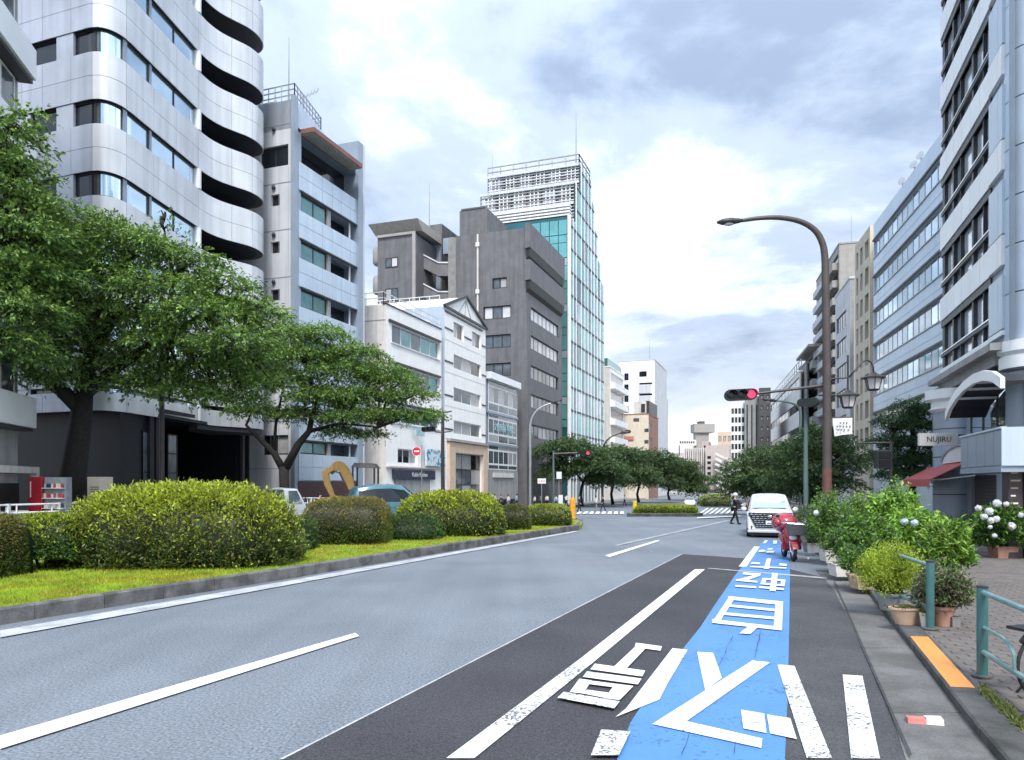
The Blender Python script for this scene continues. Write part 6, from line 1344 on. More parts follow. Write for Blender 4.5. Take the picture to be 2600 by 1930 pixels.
street_lamp('far lamp reaching across the cream block', [at(1530, 1180, 134), at(1532, 1135, 134), at(1548, 1112, 134), at(1575, 1100, 134)], gp(1530, 134, .13), .2, .1, at(1605, 1095, 134), 'steel_dark', hs=2.2)
def board(name, label, x0, x1, y0, y1, Y, m, cat='sign', post=True, dz=.13, txt=None):
    a = at(x0, y1, Y); c = at(x1, y0, Y); b = gp((x0 + x1) / 2, Y, dz); root = thing(name, label, cat, b); mb = MB(); mb.box(a.x, c.x, Y - .05, Y + .05, a.z, c.z); mb.build('board', m, root)
    if post: mb = MB(); mb.tube([b, V((b.x, Y + .1, c.z))], .06, 8); mb.build('post', 'frame_alu', root)
    if txt: text(txt, (c.z - a.z) * .5, ((a.x + c.x) / 2, Y - .055, (a.z + c.z) / 2), FR, 'sign_red', root)
board('street_sign', 'small white sign with red mark on a post under the trees', 1365, 1386, 1215, 1228, 99, 'white_paint', txt='止まれ'); board('street_sign', 'blank white square sign beside the green signal post', 1413, 1426, 1198, 1216, 101, 'white_paint'); board('standing_sign', 'tall pale standing signboard on the far pavement near the orange post', 1418, 1429, 1257, 1284, 96, 'sign_ivory', post=False)
# posts on the median noses
def delineator(label, x, Y, h, m, z0):
    b = V(((x - CX) / FOC * Y, Y, gz(Y) + z0)); root = thing('marker_post', label, 'marker post', b, 'marker posts on the medians'); mb = MB(); mb.lathe(b, [(.2, 0), (.2, .06), (.17, .1), (.17, h - .1), (.14, h), (.05, h + .02)], 14); mb.build('post', m, root, smooth=.6)
    for z in (.55, .8): mb = MB(); mb.lathe(b + V((0, 0, h * z)), [(.175, 0), (.175, .1)], 14); mb.build('reflector_band', 'white_paint' if m == 'orange_post' and z > .9 else m, root)
    mb = MB(); mb.lathe(b, [(.26, -.02), (.26, .05)], 14); mb.build('foot', 'rubber', root)
delineator('orange marker post at the nose of the planted median', 1454, 42.6, 1.22, 'orange_post', MH - .04); delineator('yellow marker post at the end of the second median', 1612, 60.5, .95, 'yellow_post', .2)
# white guard rail along the far pavement
gr = thing('guard_rail', 'white two bar guard rail along the far pavement', 'guard rail', (lx(30) + .35, 30, .1))
ys = [24 + 2.2 * i for i in range(17)]
for i, y in enumerate(ys):
    p = V((lx(y) - .3, y, gz(y))); mb = MB(); mb.box(p.x - .07, p.x + .07, y - .07, y + .07, p.z, p.z + 1.45); mb.build('post', 'white_paint', gr)
    for dy in (-.35, .35): mb = MB(); q = V((lx(y + dy) - .3, y + dy, gz(y))); mb.bar(q + V((0, 0, .3)), q + V((0, 0, 1.4)), .05); mb.build('stay', 'white_paint', gr)
    if i < len(ys) - 1:
        y2 = ys[i + 1]; q = V((lx(y2) - .3, y2, gz(y2)))
        for z in (.55, 1.06, 1.4): mb = MB(); mb.tube([p + V((0, .08, z)), q + V((0, -.08, z))], .045, 6); mb.build('rail', 'white_paint', gr)
# things in front of the shops at the left
def vbox(name, label, cat, x0, x1, y0, Y, dep, m, dz=.13):
    a = gp(x0, Y, dz); b = gp(x1, Y, dz); zt = H - (y0 - HZ) * Y / FOC; root = thing(name, label, cat, (a + b) / 2); mb = MB(); mb.box(a.x, b.x, Y, Y + dep, a.z, zt); mb.build('cabinet', m, root, bevel=.02); return root, a, b, zt
r, a, b, zt = vbox('vending_machine', 'red vending machine beside the magazine rack', 'vending machine', 72, 106, 1211, 32.6, .7, 'vend_red')
mb = MB(); mb.box(a.x + .08, a.x + .12, 32.585, 32.6, zt - .9, zt - .2); mb.build('lettering', 'letter_white', r); mb = MB(); mb.box(a.x + .18, b.x - .06, 32.58, 32.6, a.z + .25, a.z + .45); mb.build('tray', 'black', r)
r, a, b, zt = vbox('magazine_rack', 'pale magazine rack with crowded shelves right of the red machine', 'rack', 108, 166, 1212, 32.8, .5, 'pot_grey')
for k in range(5):
    z = a.z + .15 + k * (zt - a.z - .2) / 5; mb = MB(); mb.box(a.x, b.x, 32.6, 32.8, z, z + .03); s_ = mb.build('shelf', 'frame_white', r); n = 9
    for i in range(n): mb = MB(); x = a.x + .03 + i * (b.x - a.x - .06) / n; mb.box(x, x + (b.x - a.x) / n - .02, 32.68, 32.74, z + .035, z + .2 + .04 * R.random()); mb.build('magazine', R.choice(('rack_mix', 'blind_pale', 'cloth_red', 'cloth_navy', 'cream_wall')), s_)
r, a, b, zt = vbox('outdoor_unit', 'cream outdoor cabinet with slots right of the huge tree trunk', 'cabinet', 221, 270, 1211, 35.2, .6, 'cream_wall')
for k in range(3): mb = MB(); z = zt - .5 - k * .1; mb.box(a.x + .15, b.x - .35, 35.185, 35.2, z, z + .03); mb.build('slot', 'black', r)
for x, w in ((8, .55), (40, .6)):
    c = gp(x, 31.6, .13); root = thing('big_planter', 'large pale tub at the shop front ' + ('nearest the left edge' if x == 8 else 'next to the red machine'), 'tub', c, 'pale tubs at the shop front'); mb = MB(); mb.lathe(c, [(w * .5, 0), (w * .75, .9), (w * .8, .92), (w * .8, 1.0), (w * .7, 1.0), (w * .65, .9)], 16); mb.build('tub', 'warm_white', root, smooth=.6); mb = MB(); mb.lathe(c + V((0, 0, .85)), [(w * .64, 0), (w * .64, .02)], 12); mb.build('soil', 'soil', root)
# teal guard rails on the near pavement
def teal_rail(label, pa, pb, ends):
    root = thing('pipe_rail', label, 'railing', pa, 'teal pipe railings on the near pavement'); d = (pb - pa)
    for p in (pa, pb): mb = MB(); mb.tube([p, p + V((0, 0, 1.0))], .058, 16); q = mb.build('post', 'teal_paint', root, smooth=.6); mb = MB(); mb.lathe(p + V((0, 0, 1.0)), [(.062, 0), (.062, .02), (.03, .035)], 16); mb.build('cap', 'frame_dark', q); mb = MB(); mb.lathe(p, [(.11, 0), (.11, .02)], 14); mb.build('foot', 'gutter', q)
    t = d.normalized()
    mb = MB(); mb.tube([pa + t * .05 + V((0, 0, .95)), pb - t * .05 + V((0, 0, .95))], .03, 10); mb.build('rail', 'teal_worn', root, smooth=.6)
    mb = MB(); mb.tube([pa + t * .05 + V((0, 0, .28)), pb - t * .05 + V((0, 0, .28))], .03, 10); mb.build('rail', 'teal_worn', root, smooth=.6)
    mb = MB(); L = d.length; mb.tube([pa + t * .05 + V((0, 0, .56)), pa + t * L * .3 + V((0, 0, .56)), pa + t * L * .4 + V((0, 0, .52)), pa + t * L * .45 + V((0, 0, .44)), pa + t * L * .46 + V((0, 0, .29))], .02, 8); mb.build('inner_rail', 'teal_worn', root, smooth=.6)
pa = G(2494, 1717, KH); teal_rail('teal pipe railing with its near post at the right edge', pa, pa + V((-.55, -2.0, 0)), 0)
pa = G(2362, 1597, KH); teal_rail('teal pipe railing whose post stands among the flower pots', pa, pa + V((.42, 1.9, 0)), 0)
# dropped drink carton on the gutter
c = G(2348, 1835, .013); lt = thing('drink_carton', 'crushed red and white carton lying on the gutter', 'litter', c); e = V((.97, -.22, 0)).normalized(); f_ = V((.22, .97, 0)).normalized()
def cb(n, s0, s1, m, z=.035):
    mb = MB(); mb.hexa([c + e * s0 - f_ * .055, c + e * s1 - f_ * .062, c + e * s1 + f_ * .055, c + e * s0 + f_ * .062, c + e * s0 - f_ * .045 + V((0, 0, z)), c + e * s1 - f_ * .05 + V((0, 0, z * .8)), c + e * s1 + f_ * .045 + V((0, 0, z)), c + e * s0 + f_ * .05 + V((0, 0, z * .9))]); return mb.build(n, m, lt)
cb('carton_top', -.16, -.0, 'carton_red', .05); cb('carton_body', .001, .15, 'carton_white', .062)
# ---------------------------------------------------------------- vehicles (built facing -y at the origin, then placed)
class Local:
    """collects parts in local space and places them on the street"""
    def __init__(s, name, label, cat, pos, ang, scale=1.0, group=None):
        s.root = thing(name, label, cat, (0, 0, 0), group); s.pos = Vector(pos); s.ang = ang; s.sc = scale
    def part(s, mb, name, m, parent=None, smooth=False, bevel=0): return mb.build(name, m, parent or s.root, smooth, bevel=bevel)
    def done(s): s.root.location = s.pos; s.root.rotation_euler = (0, 0, s.ang); s.root.scale = (s.sc,) * 3; return s.root
def ring(y, wl, wb, wr, zl, zb, zr):
    h = [(wl * .86, zl), (wl, zl + .12), (wb * 1.0, zl + (zb - zl) * .6), (wb, zb), (wr + (wb - wr) * .12, zr - .1), (wr * .94, zr - .02), (wr * .6, zr + .02), (0, zr + .03)]
    return [(x, y, z) for x, z in h] + [(-x, y, z) for x, z in h[-2::-1]]
def wheel(L, x, y, r, w=.2, rim='chrome'):
    mb = MB(); mb.lathe((x, y, r), [(r * .62, -w / 2), (r * .94, -w / 2), (r, -w / 3), (r, w / 3), (r * .94, w / 2), (r * .62, w / 2)], 22, ax=(1, 0, 0)); wh = L.part(mb, 'wheel', 'rubber', smooth=.6)
    mb = MB(); mb.lathe((x, y, r), [(r * .6, -w * .42), (r * .6, w * .42)], 18, ax=(1, 0, 0)); L.part(mb, 'rim', rim, wh)
def panes(L, st, pairs, m, off=.012, lo=.08, hi=.86):
    for i, j in pairs:
        for sgn in (-1, 1):
            q = []
            for k, t in ((i, lo), (j, lo), (j, hi), (i, hi)):
                y, wl, wb, wr, zl, zb, zr = st[k]; a = Vector((wb, y, zb)); b = Vector((wr + (wb - wr) * .12, y, zr - .1)); p = a.lerp(b, t); q.append(Vector(((p.x + off) * sgn, p.y, p.z)))
            mb = MB(); mb.hexa(q + [v + Vector((.012 * sgn, 0, 0)) for v in q]); L.part(mb, 'side_window', m)
def car(name, label, pos, ang, st, paint, glass='glass_dark', ws=(3, 5), side=(), wheels=((.72, .32), (3.6, .32)), scale=1.0, group=None, cat='car', rearg=True):
    L = Local(name, label, cat, pos, ang, scale, group); mb = MB(); mb.loft([ring(*q) for q in st]); b = L.part(mb, 'body', paint, smooth=.55)
    a, c = st[ws[0]], st[ws[1]]; q = [Vector((-a[3] * .9, a[0] - .02, a[6] + .02)), Vector((a[3] * .9, a[0] - .02, a[6] + .02)), Vector((c[3] * .84, c[0] - .02, c[6] - .02)), Vector((-c[3] * .84, c[0] - .02, c[6] - .02))]; nrm = (q[1] - q[0]).cross(q[3] - q[0]).normalized()
    mb = MB(); mb.hexa([v + nrm * .02 for v in q] + [v + nrm * .04 for v in q]); L.part(mb, 'windscreen', glass)
    panes(L, st, side, 'glass_dark')
    w = st[len(st) // 2][1]
    for y, r in wheels:
        for sgn in (-1, 1): wheel(L, sgn * (w - .08), y, r)
    return L
STV = [(0, .78, .82, .74, .34, .80, .98), (.08, .88, .9, .82, .28, .88, 1.07), (.35, .92, .925, .84, .24, .98, 1.13), (.78, .92, .925, .80, .24, 1.06, 1.19), (1.3, .92, .925, .76, .24, 1.08, 1.58), (1.66, .92, .925, .73, .24, 1.08, 1.75), (2.2, .92, .925, .73, .24, 1.08, 1.81), (3.2, .92, .925, .73, .24, 1.08, 1.81), (4.35, .92, .925, .72, .24, 1.08, 1.78), (4.85, .88, .9, .68, .3, 1.05, 1.66), (4.95, .8, .84, .62, .4, 1.0, 1.45)]
c = G(1955, 1366); L = car('minivan', 'white minivan with a large black grille facing the viewer at the kerb', (c.x, c.y, gz(c.y)), -.31, STV, 'car_white', 'windscreen', (3, 5), ((5, 6), (6, 7), (7, 8)), ((.85, .34), (3.85, .34)))
mb = MB(); mb.hexa([Vector(q) for q in ((-.56, -.05, .42), (.56, -.05, .42), (.5, .1, .42), (-.5, .1, .42), (-.88, -.03, 1.04), (.88, -.03, 1.04), (.82, .12, 1.06), (-.82, .12, 1.06))]); g = L.part(mb, 'grille', 'black')
for r_ in range(7):
    z = .47 + r_ * .083; w = .54 + .3 * (z - .42) / .6
    for k in range(9):
        x = -w + (k + .5 + .25 * (r_ % 2)) * 2 * w / 9.4
        if abs(x) > w - .06 or (r_ in (1, 2) and abs(x) < .2): continue
        mb = MB(); mb.box(x - w / 13, x + w / 13, -.075, -.04, z, z + .028); L.part(mb, 'grille_bar', 'chrome', g)
mb = MB(); mb.box(-.17, .17, -.1, -.07, .56, .72); p_ = L.part(mb, 'number_plate', 'plate_white'); mb = MB(); mb.box(-.11, .11, -.106, -.1, .6, .64); L.part(mb, 'plate_text', 'pole_green', p_)
mb = MB(); mb.ball((0, -.06, .9), .11, .03, .06, 12, 6); L.part(mb, 'badge', 'chrome', smooth=True)
mb = MB(); mb.hexa([Vector(q) for q in ((-.9, -.06, .22), (.9, -.06, .22), (.88, .2, .2), (-.88, .2, .2), (-.9, -.08, .32), (.9, -.08, .32), (.9, .2, .34), (-.9, .2, .34))]); L.part(mb, 'bumper', 'car_white', bevel=.02)
mb = MB(); mb.hexa([Vector(q) for q in ((-.84, -.02, .1), (.84, -.02, .1), (.84, .3, .1), (-.84, .3, .1), (-.88, -.05, .215), (.88, -.05, .215), (.86, .3, .24), (-.86, .3, .24))]); L.part(mb, 'skirt', 'black')
for s_ in (-1, 1):
    mb = MB(); q = [(.6 * s_, -.07, .34), (.86 * s_, -.03, .34), (.9 * s_, .02, .9), (.84 * s_, -.01, .9)]; mb.hexa([Vector(v) for v in q] + [Vector((v[0], v[1] + .05, v[2])) for v in q]); L.part(mb, 'bumper_flare', 'car_white')
    mb = MB(); mb.hexa([Vector(v) for v in ((.72 * s_, -.05, .96), (.9 * s_, .02, .97), (.9 * s_, .1, .97), (.7 * s_, .05, .97), (.72 * s_, -.04, 1.02), (.9 * s_, .04, 1.04), (.9 * s_, .12, 1.04), (.7 * s_, .06, 1.02))]); L.part(mb, 'headlight', 'chrome')
    mb = MB(); mb.ball((1.06 * s_, 1.02, 1.18), .12, .07, .1, 10, 6); L.part(mb, 'mirror', 'car_white', smooth=True)
    mb = MB(); mb.box(.72 * s_ - .04, .72 * s_ + .04, -.05, -.04, .36, .5); L.part(mb, 'fog_lamp', 'black')
mb = MB(); mb.hexa([Vector(q) for q in ((.42, .98, 1.34), (.66, .98, 1.34), (.66, 1.0, 1.34), (.42, 1.0, 1.34), (.42, 1.16, 1.5), (.64, 1.16, 1.5), (.64, 1.18, 1.5), (.42, 1.18, 1.5))]); L.part(mb, 'window_card', 'black')
mb = MB(); mb.bar((-.6, .74, 1.2), (.62, .74, 1.2), .04, .03); L.part(mb, 'wiper', 'black')
L.done()
# blue van, white truck, far cars
STT = [(0, .72, .76, .7, .4, .72, .86), (.1, .8, .82, .74, .3, .8, .95), (.7, .84, .85, .76, .25, .92, 1.06), (1.1, .84, .85, .72, .25, .95, 1.22), (1.75, .84, .85, .66, .25, .95, 1.82), (2.5, .84, .85, .66, .25, .95, 1.92), (3.3, .84, .85, .66, .25, .95, 1.9), (4.2, .82, .84, .64, .28, .95, 1.75), (4.4, .76, .8, .58, .36, .92, 1.4)]
L = car('blue_van', 'light blue high roofed van behind the square hedge', (gp(1092, 45.5).x, 45.5, gz(45.5) + .1), math.radians(118), STT, 'car_blue', 'glass_dark', (3, 4), ((3, 4), (4, 5), (5, 6), (6, 7)), ((.75, .32), (3.5, .32)), 1.12, cat='van')
L.done()
def truck(label, pos, ang):
    L = Local('white_truck', label, 'truck', pos, ang); st = [(0, .78, .82, .74, .42, .9, 1.1), (.08, .82, .84, .74, .36, .98, 1.2), (.3, .84, .85, .72, .34, 1.05, 1.6), (.55, .84, .85, .70, .34, 1.08, 1.98), (1.35, .84, .85, .70, .34, 1.08, 2.02), (1.45, .82, .83, .68, .34, 1.06, 1.95)]
    mb = MB(); mb.loft([ring(*q) for q in st]); L.part(mb, 'cab', 'car_white', smooth=.55)
    for sgn in (-1, 1):
        q = [Vector((.87 * sgn, .32, 1.12)), Vector((.87 * sgn, 1.22, 1.12)), Vector((.75 * sgn, 1.18, 1.86)), Vector((.76 * sgn, .62, 1.86))]; mb = MB(); mb.hexa(q + [v + Vector((.012 * sgn, 0, 0)) for v in q]); L.part(mb, 'side_window', 'glass_grey')
        mb = MB(); mb.ball((1.0 * sgn, .2, 1.35), .08, .05, .14, 8, 6); L.part(mb, 'mirror', 'car_dark', smooth=True)
        for y in (.75, 3.4): wheel(L, .72 * sgn, y, .33)
    q = [Vector((-.68, .06, 1.2)), Vector((.68, .06, 1.2)), Vector((.62, .5, 1.9)), Vector((-.62, .5, 1.9))]; mb = MB(); mb.hexa([v + Vector((0, -.06, 0)) for v in q] + [v + Vector((0, -.04, 0)) for v in q]); L.part(mb, 'windscreen', 'glass_grey')
    mb = MB(); mb.box(-.85, .85, 1.5, 4.6, .62, .74); L.part(mb, 'bed', 'car_silver')
    for x0, x1, y0, y1 in ((-.85, -.8, 1.5, 4.6), (.8, .85, 1.5, 4.6), (-.8, .8, 4.55, 4.6)): mb = MB(); mb.box(x0, x1, y0, y1, .745, 1.15); L.part(mb, 'bed_side', 'car_white')
    mb = MB(); mb.box(-.8, .8, 1.5, 1.56, .745, 1.9); L.part(mb, 'head_board', 'car_silver'); return L.done()
truck('white flat bed truck parked behind the largest hedge', (gp(758, 44.5).x, 44.5, gz(44.5)), math.radians(140))
STS = [(0, .72, .76, .7, .36, .6, .7), (.1, .8, .82, .74, .25, .68, .78), (.9, .84, .85, .76, .2, .85, .95), (1.3, .84, .85, .72, .2, .88, 1.05), (1.9, .84, .85, .62, .2, .88, 1.42), (2.8, .84, .85, .62, .2, .88, 1.46), (3.6, .84, .85, .64, .2, .9, 1.15), (4.3, .8, .82, .7, .26, .85, 1.0), (4.4, .74, .78, .68, .34, .8, .9)]
for lb, x, Y, p_, a in (('small white car far off beside the second median', 1752, 116, 'car_white', -.2), ('small silver car far off left of the officer', 1786, 124, 'car_silver', -.2), ('small dark car far off between the officer and the minivan', 1876, 80, 'car_dark', -.3)):
    car('parked_car', lb, (gp(x, Y).x, Y, gz(Y)), a, STS, p_, 'glass_grey', (3, 4), ((4, 5), (5, 6)), ((.75, .3), (3.5, .3)), 1.0, 'cars far down the street').done()
# small excavator with its arm folded
Ye = 50.0; b = gp(905, Ye); ex = thing('excavator', 'small yellow excavator with folded arm and dark canopy behind the blue van', 'excavator', b)
for s_ in (0, 1):
    mb = MB(); p = b + Vector((-1.2, .3 + 1.3 * s_, 0)); prof = [(0, .2), (.2, 0), (2.2, 0), (2.4, .2), (2.4, .45), (2.2, .62), (.2, .62), (0, .45)]; mb.loft([[p + Vector((x, d_, z)) for x, z in prof] for d_ in (0, .35)]); mb.build('track', 'rubber', ex)
mb = MB(); mb.box(b.x - .9, b.x + 1.3, Ye + .3, Ye + 1.9, .72, 1.55); mb.build('body', 'car_dark', ex, bevel=.08); mb = MB(); mb.box(b.x + .5, b.x + 1.4, Ye + .25, Ye + 1.95, 1.0, 1.75); mb.build('engine_cover', 'digger_yellow', ex, bevel=.1)
A = [at(893, 1242, Ye), at(884, 1212, Ye), at(868, 1186, Ye), at(855, 1183, Ye), at(838, 1200, Ye)]
def limb(name, pts, ws, m='digger_yellow', d_=.28):
    mb = MB(); rings = []
    for i, p in enumerate(pts):
        t = (pts[min(i + 1, len(pts) - 1)] - pts[max(i - 1, 0)]).normalized(); n = Vector((-t.z, 0, t.x)); rings.append([p + n * ws[i] + Vector((0, -d_ / 2, 0)), p - n * ws[i] + Vector((0, -d_ / 2, 0)), p - n * ws[i] + Vector((0, d_ / 2, 0)), p + n * ws[i] + Vector((0, d_ / 2, 0))])
    mb.loft(rings); return mb.build(name, m, ex, bevel=.02)
bm = smooth_path(A, set(), 4); limb('boom', bm, [.2 + .1 * math.sin(math.pi * i / (len(bm) - 1)) for i in range(len(bm))]); limb('stick', [at(848, 1188, Ye - .2), at(826, 1200, Ye - .2), at(832, 1230, Ye - .2), at(846, 1262, Ye - .2)], [.14, .24, .2, .13]); limb('ram', [at(878, 1232, Ye - .3), at(862, 1200, Ye - .3), at(846, 1196, Ye - .3)], [.06, .06, .05], 'steel_dark', .12)
limb('bucket', [at(842, 1258, Ye), at(850, 1272, Ye), at(866, 1276, Ye), at(872, 1268, Ye)], [.1, .3, .32, .1], 'steel_dark', .6)
p0, p1 = at(893, 1240, Ye), at(948, 1240, Ye); zt = at(900, 1186, Ye).z
for x, y in ((p0.x, Ye + .35), (p1.x, Ye + .35), (p0.x, Ye + 1.8), (p1.x, Ye + 1.8)): mb = MB(); mb.tube([(x, y, 1.5), (x, y, zt)], .07, 8); mb.build('canopy_post', 'car_dark', ex)
mb = MB(); mb.hexa([Vector(q) for q in ((p0.x - .1, Ye + .2, zt), (p1.x + .15, Ye + .2, zt - .05), (p1.x + .15, Ye + 1.95, zt - .05), (p0.x - .1, Ye + 1.95, zt), (p0.x + .1, Ye + .3, zt + .3), (p1.x - .1, Ye + .3, zt + .26), (p1.x - .1, Ye + 1.85, zt + .26), (p0.x + .1, Ye + 1.85, zt + .3))]); mb.build('canopy', 'steel_dark', ex)
mb = MB(); mb.box(p0.x + .7, p0.x + 1.15, Ye + .8, Ye + 1.3, 1.56, 1.68); mb.box(p0.x + 1.1, p0.x + 1.22, Ye + .8, Ye + 1.3, 1.681, 2.25); mb.build('seat', 'black', ex, bevel=.04)
# ---------------------------------------------------------------- red scooter (front view)
c = G(2020, 1428); L = Local('scooter', 'red scooter with grey front basket parked before the minivan', 'scooter', (c.x, c.y, 0), -.16, 1.07)
def wheel2(y, r, w=.1):
    mb = MB(); mb.lathe((0, y, r), [(r * .66, -w * .35), (r * .9, -w / 2), (r, -w * .25), (r, w * .25), (r * .9, w / 2), (r * .66, w * .35)], 24, ax=(1, 0, 0)); q = L.part(mb, 'wheel', 'rubber', smooth=.6); mb = MB(); mb.lathe((0, y, r), [(r * .2, -w * .5), (r * .64, -w * .3), (r * .64, w * .3), (r * .2, w * .5)], 16, ax=(1, 0, 0)); L.part(mb, 'rim', 'chrome', q)
wheel2(.25, .25); wheel2(1.5, .25)
mb = MB(); rings = []
for i in range(9):
    a = math.pi * (.12 + .78 * i / 8); rings.append([Vector((x, .25 - math.cos(a) * r, .25 + math.sin(a) * r)) for x, r in ((-.09, .27), (-.07, .3), (.07, .3), (.09, .27), (.06, .265), (-.06, .265))])
mb.loft(rings); L.part(mb, 'front_fender', 'scooter_red', smooth=.6)
for s_ in (-1, 1): mb = MB(); mb.tube([(.08 * s_, .25, .25), (.08 * s_, .36, .62), (.05 * s_, .42, .75)], .022, 8); L.part(mb, 'fork', 'chrome')
mb = MB(); mb.loft([[Vector((math.cos(k * .628) * w, y + math.sin(k * .628) * d_, z)) for k in range(10)] for z, w, d_, y in ((.42, .1, .1, .4), (.55, .2, .12, .42), (.75, .25, .13, .45), (.92, .2, .12, .48), (1.0, .1, .08, .5))]); L.part(mb, 'front_shield', 'scooter_red', smooth=True)
mb = MB(); mb.hexa([Vector(q) for q in ((-.28, .5, .3), (.28, .5, .3), (.26, .58, .3), (-.26, .58, .3), (-.24, .52, .85), (.24, .52, .85), (.22, .6, .85), (-.22, .6, .85))]); L.part(mb, 'leg_shield', 'scooter_red', bevel=.03)
mb = MB(); mb.ball((0, .28, .66), .11, .06, .085, 12, 8); L.part(mb, 'headlight', 'plate_white', smooth=True)
mb = MB(); mb.hexa([Vector(q) for q in ((-.13, .1, .72), (.26, .1, .72), (.24, .42, .72), (-.12, .42, .72), (-.2, .03, 1.05), (.34, .03, 1.0), (.32, .44, 1.0), (-.18, .44, 1.05))]); L.part(mb, 'front_basket', 'plastic_grey', bevel=.02)
mb = MB(); mb.tube([(-.21, .025, 1.055), (.35, .025, 1.005), (.33, .445, 1.005), (-.19, .445, 1.055), (-.21, .025, 1.055)], .014, 6); L.part(mb, 'basket_rim', 'chrome')
mb = MB(); mb.tube([(-.36, .62, 1.06), (-.2, .5, 1.04), (0, .48, 1.02), (.2, .5, 1.04), (.36, .62, 1.06)], .02, 8); L.part(mb, 'handlebar', 'chrome', smooth=True)
for s_ in (-1, 1):
    mb = MB(); mb.ball((.36 * s_, .56, 1.05), .1, .12, .1, 10, 6); L.part(mb, 'hand_cover', 'scooter_red' if s_ < 0 else 'plastic_grey', smooth=True); mb = MB(); mb.tube([(.28 * s_, .5, 1.06), (.36 * s_, .48, 1.2)], .01, 6); mb.ball((.38 * s_, .48, 1.24), .06, .02, .045, 10, 6); L.part(mb, 'mirror', 'black', smooth=True)
mb = MB(); mb.box(-.16, .16, .58, 1.0, .26, .34); L.part(mb, 'foot_board', 'black', bevel=.02)
mb = MB(); mb.loft([[Vector((math.cos(k * .628) * w, y, z + math.sin(k * .628) * h_)) for k in range(10)] for y, w, h_, z in ((.98, .12, .16, .5), (1.15, .17, .2, .52), (1.5, .17, .18, .56), (1.8, .1, .1, .62))]); L.part(mb, 'rear_body', 'scooter_red', smooth=True)
mb = MB(); mb.loft([[Vector((math.cos(k * .628) * w, y, z + math.sin(k * .628) * .06)) for k in range(10)] for y, w, z in ((.98, .11, .76), (1.15, .15, .77), (1.45, .16, .76), (1.7, .12, .78))]); L.part(mb, 'seat', 'black', smooth=True)
mb = MB(); mb.ball((.0, 1.55, 1.0), .36, .45, .3, 14, 9); L.part(mb, 'rear_cover', 'scooter_red', smooth=True)
mb = MB(); mb.tube([(.1, 1.0, .24), (.26, 1.02, .01)], .018, 6); L.part(mb, 'side_stand', 'steel_dark')
L.done()
# ---------------------------------------------------------------- bicycle behind the railing, cut by the right edge
bk = G(2650, 1772, KH); bx = Local('bicycle', 'dark bicycle behind the teal railing at the right edge', 'bicycle', (bk.x, bk.y, KH), .25)
def bw(x, r=.33):
    mb = MB(); pts = [(x + math.cos(a) * r, 0, r + math.sin(a) * r) for a in [2 * math.pi * i / 28 for i in range(29)]]; mb.tube(pts, .018, 7, cap=False); q = bx.part(mb, 'wheel', 'rubber', smooth=True)
    mb = MB()
    for i in range(14): a = 2 * math.pi * i / 14; mb.tube([(x, 0, r), (x + math.cos(a) * (r - .02), 0, r + math.sin(a) * (r - .02))], .0022, 3)
    bx.part(mb, 'spokes', 'chrome', q)
bw(0); bw(1.08)
mb = MB(); mb.tube([(math.cos(a) * .375, 0, .33 + math.sin(a) * .375) for a in [math.pi * (.02 + .75 * i / 12) for i in range(13)][::-1]], .028, 8); bx.part(mb, 'mudguard', 'steel_dark', smooth=True)
mb = MB(); mb.tube([(0, 0, .33), (.42, 0, .28), (.32, 0, .78), (.0, 0, .33)], .016, 8); mb.tube([(.42, 0, .28), (.95, 0, .72)], .02, 8); mb.tube([(1.08, 0, .33), (.95, 0, .72), (.92, 0, .95)], .018, 8); bx.part(mb, 'frame', 'car_dark', smooth=.6)
mb = MB(); mb.loft([[Vector((x, math.cos(k * .785) * w, .9 + math.sin(k * .785) * h_)) for k in range(8)] for x, w, h_ in ((.1, .09, .03), (.2, .1, .045), (.34, .06, .04), (.46, .025, .025))]); bx.part(mb, 'saddle', 'black', smooth=True)
mb = MB(); mb.tube([(.32, 0, .78), (.28, 0, .88)], .014, 8); bx.part(mb, 'seat_post', 'chrome')
mb = MB(); mb.tube([(.7, -.26, 1.0), (.85, -.22, 1.02), (.92, 0, .98), (.85, .22, 1.02), (.7, .26, 1.0)], .014, 8); bx.part(mb, 'handlebar', 'chrome', smooth=True)
mb = MB(); mb.tube([(0, .05, .3), (-.12, .2, .01)], .014, 6); mb.tube([(0, -.05, .3), (-.12, -.16, .01)], .014, 6); bx.part(mb, 'stand', 'black')
mb = MB(); mb.box(-.34, .02, -.12, .12, .70, .73); bx.part(mb, 'carrier', 'black')
bx.done()
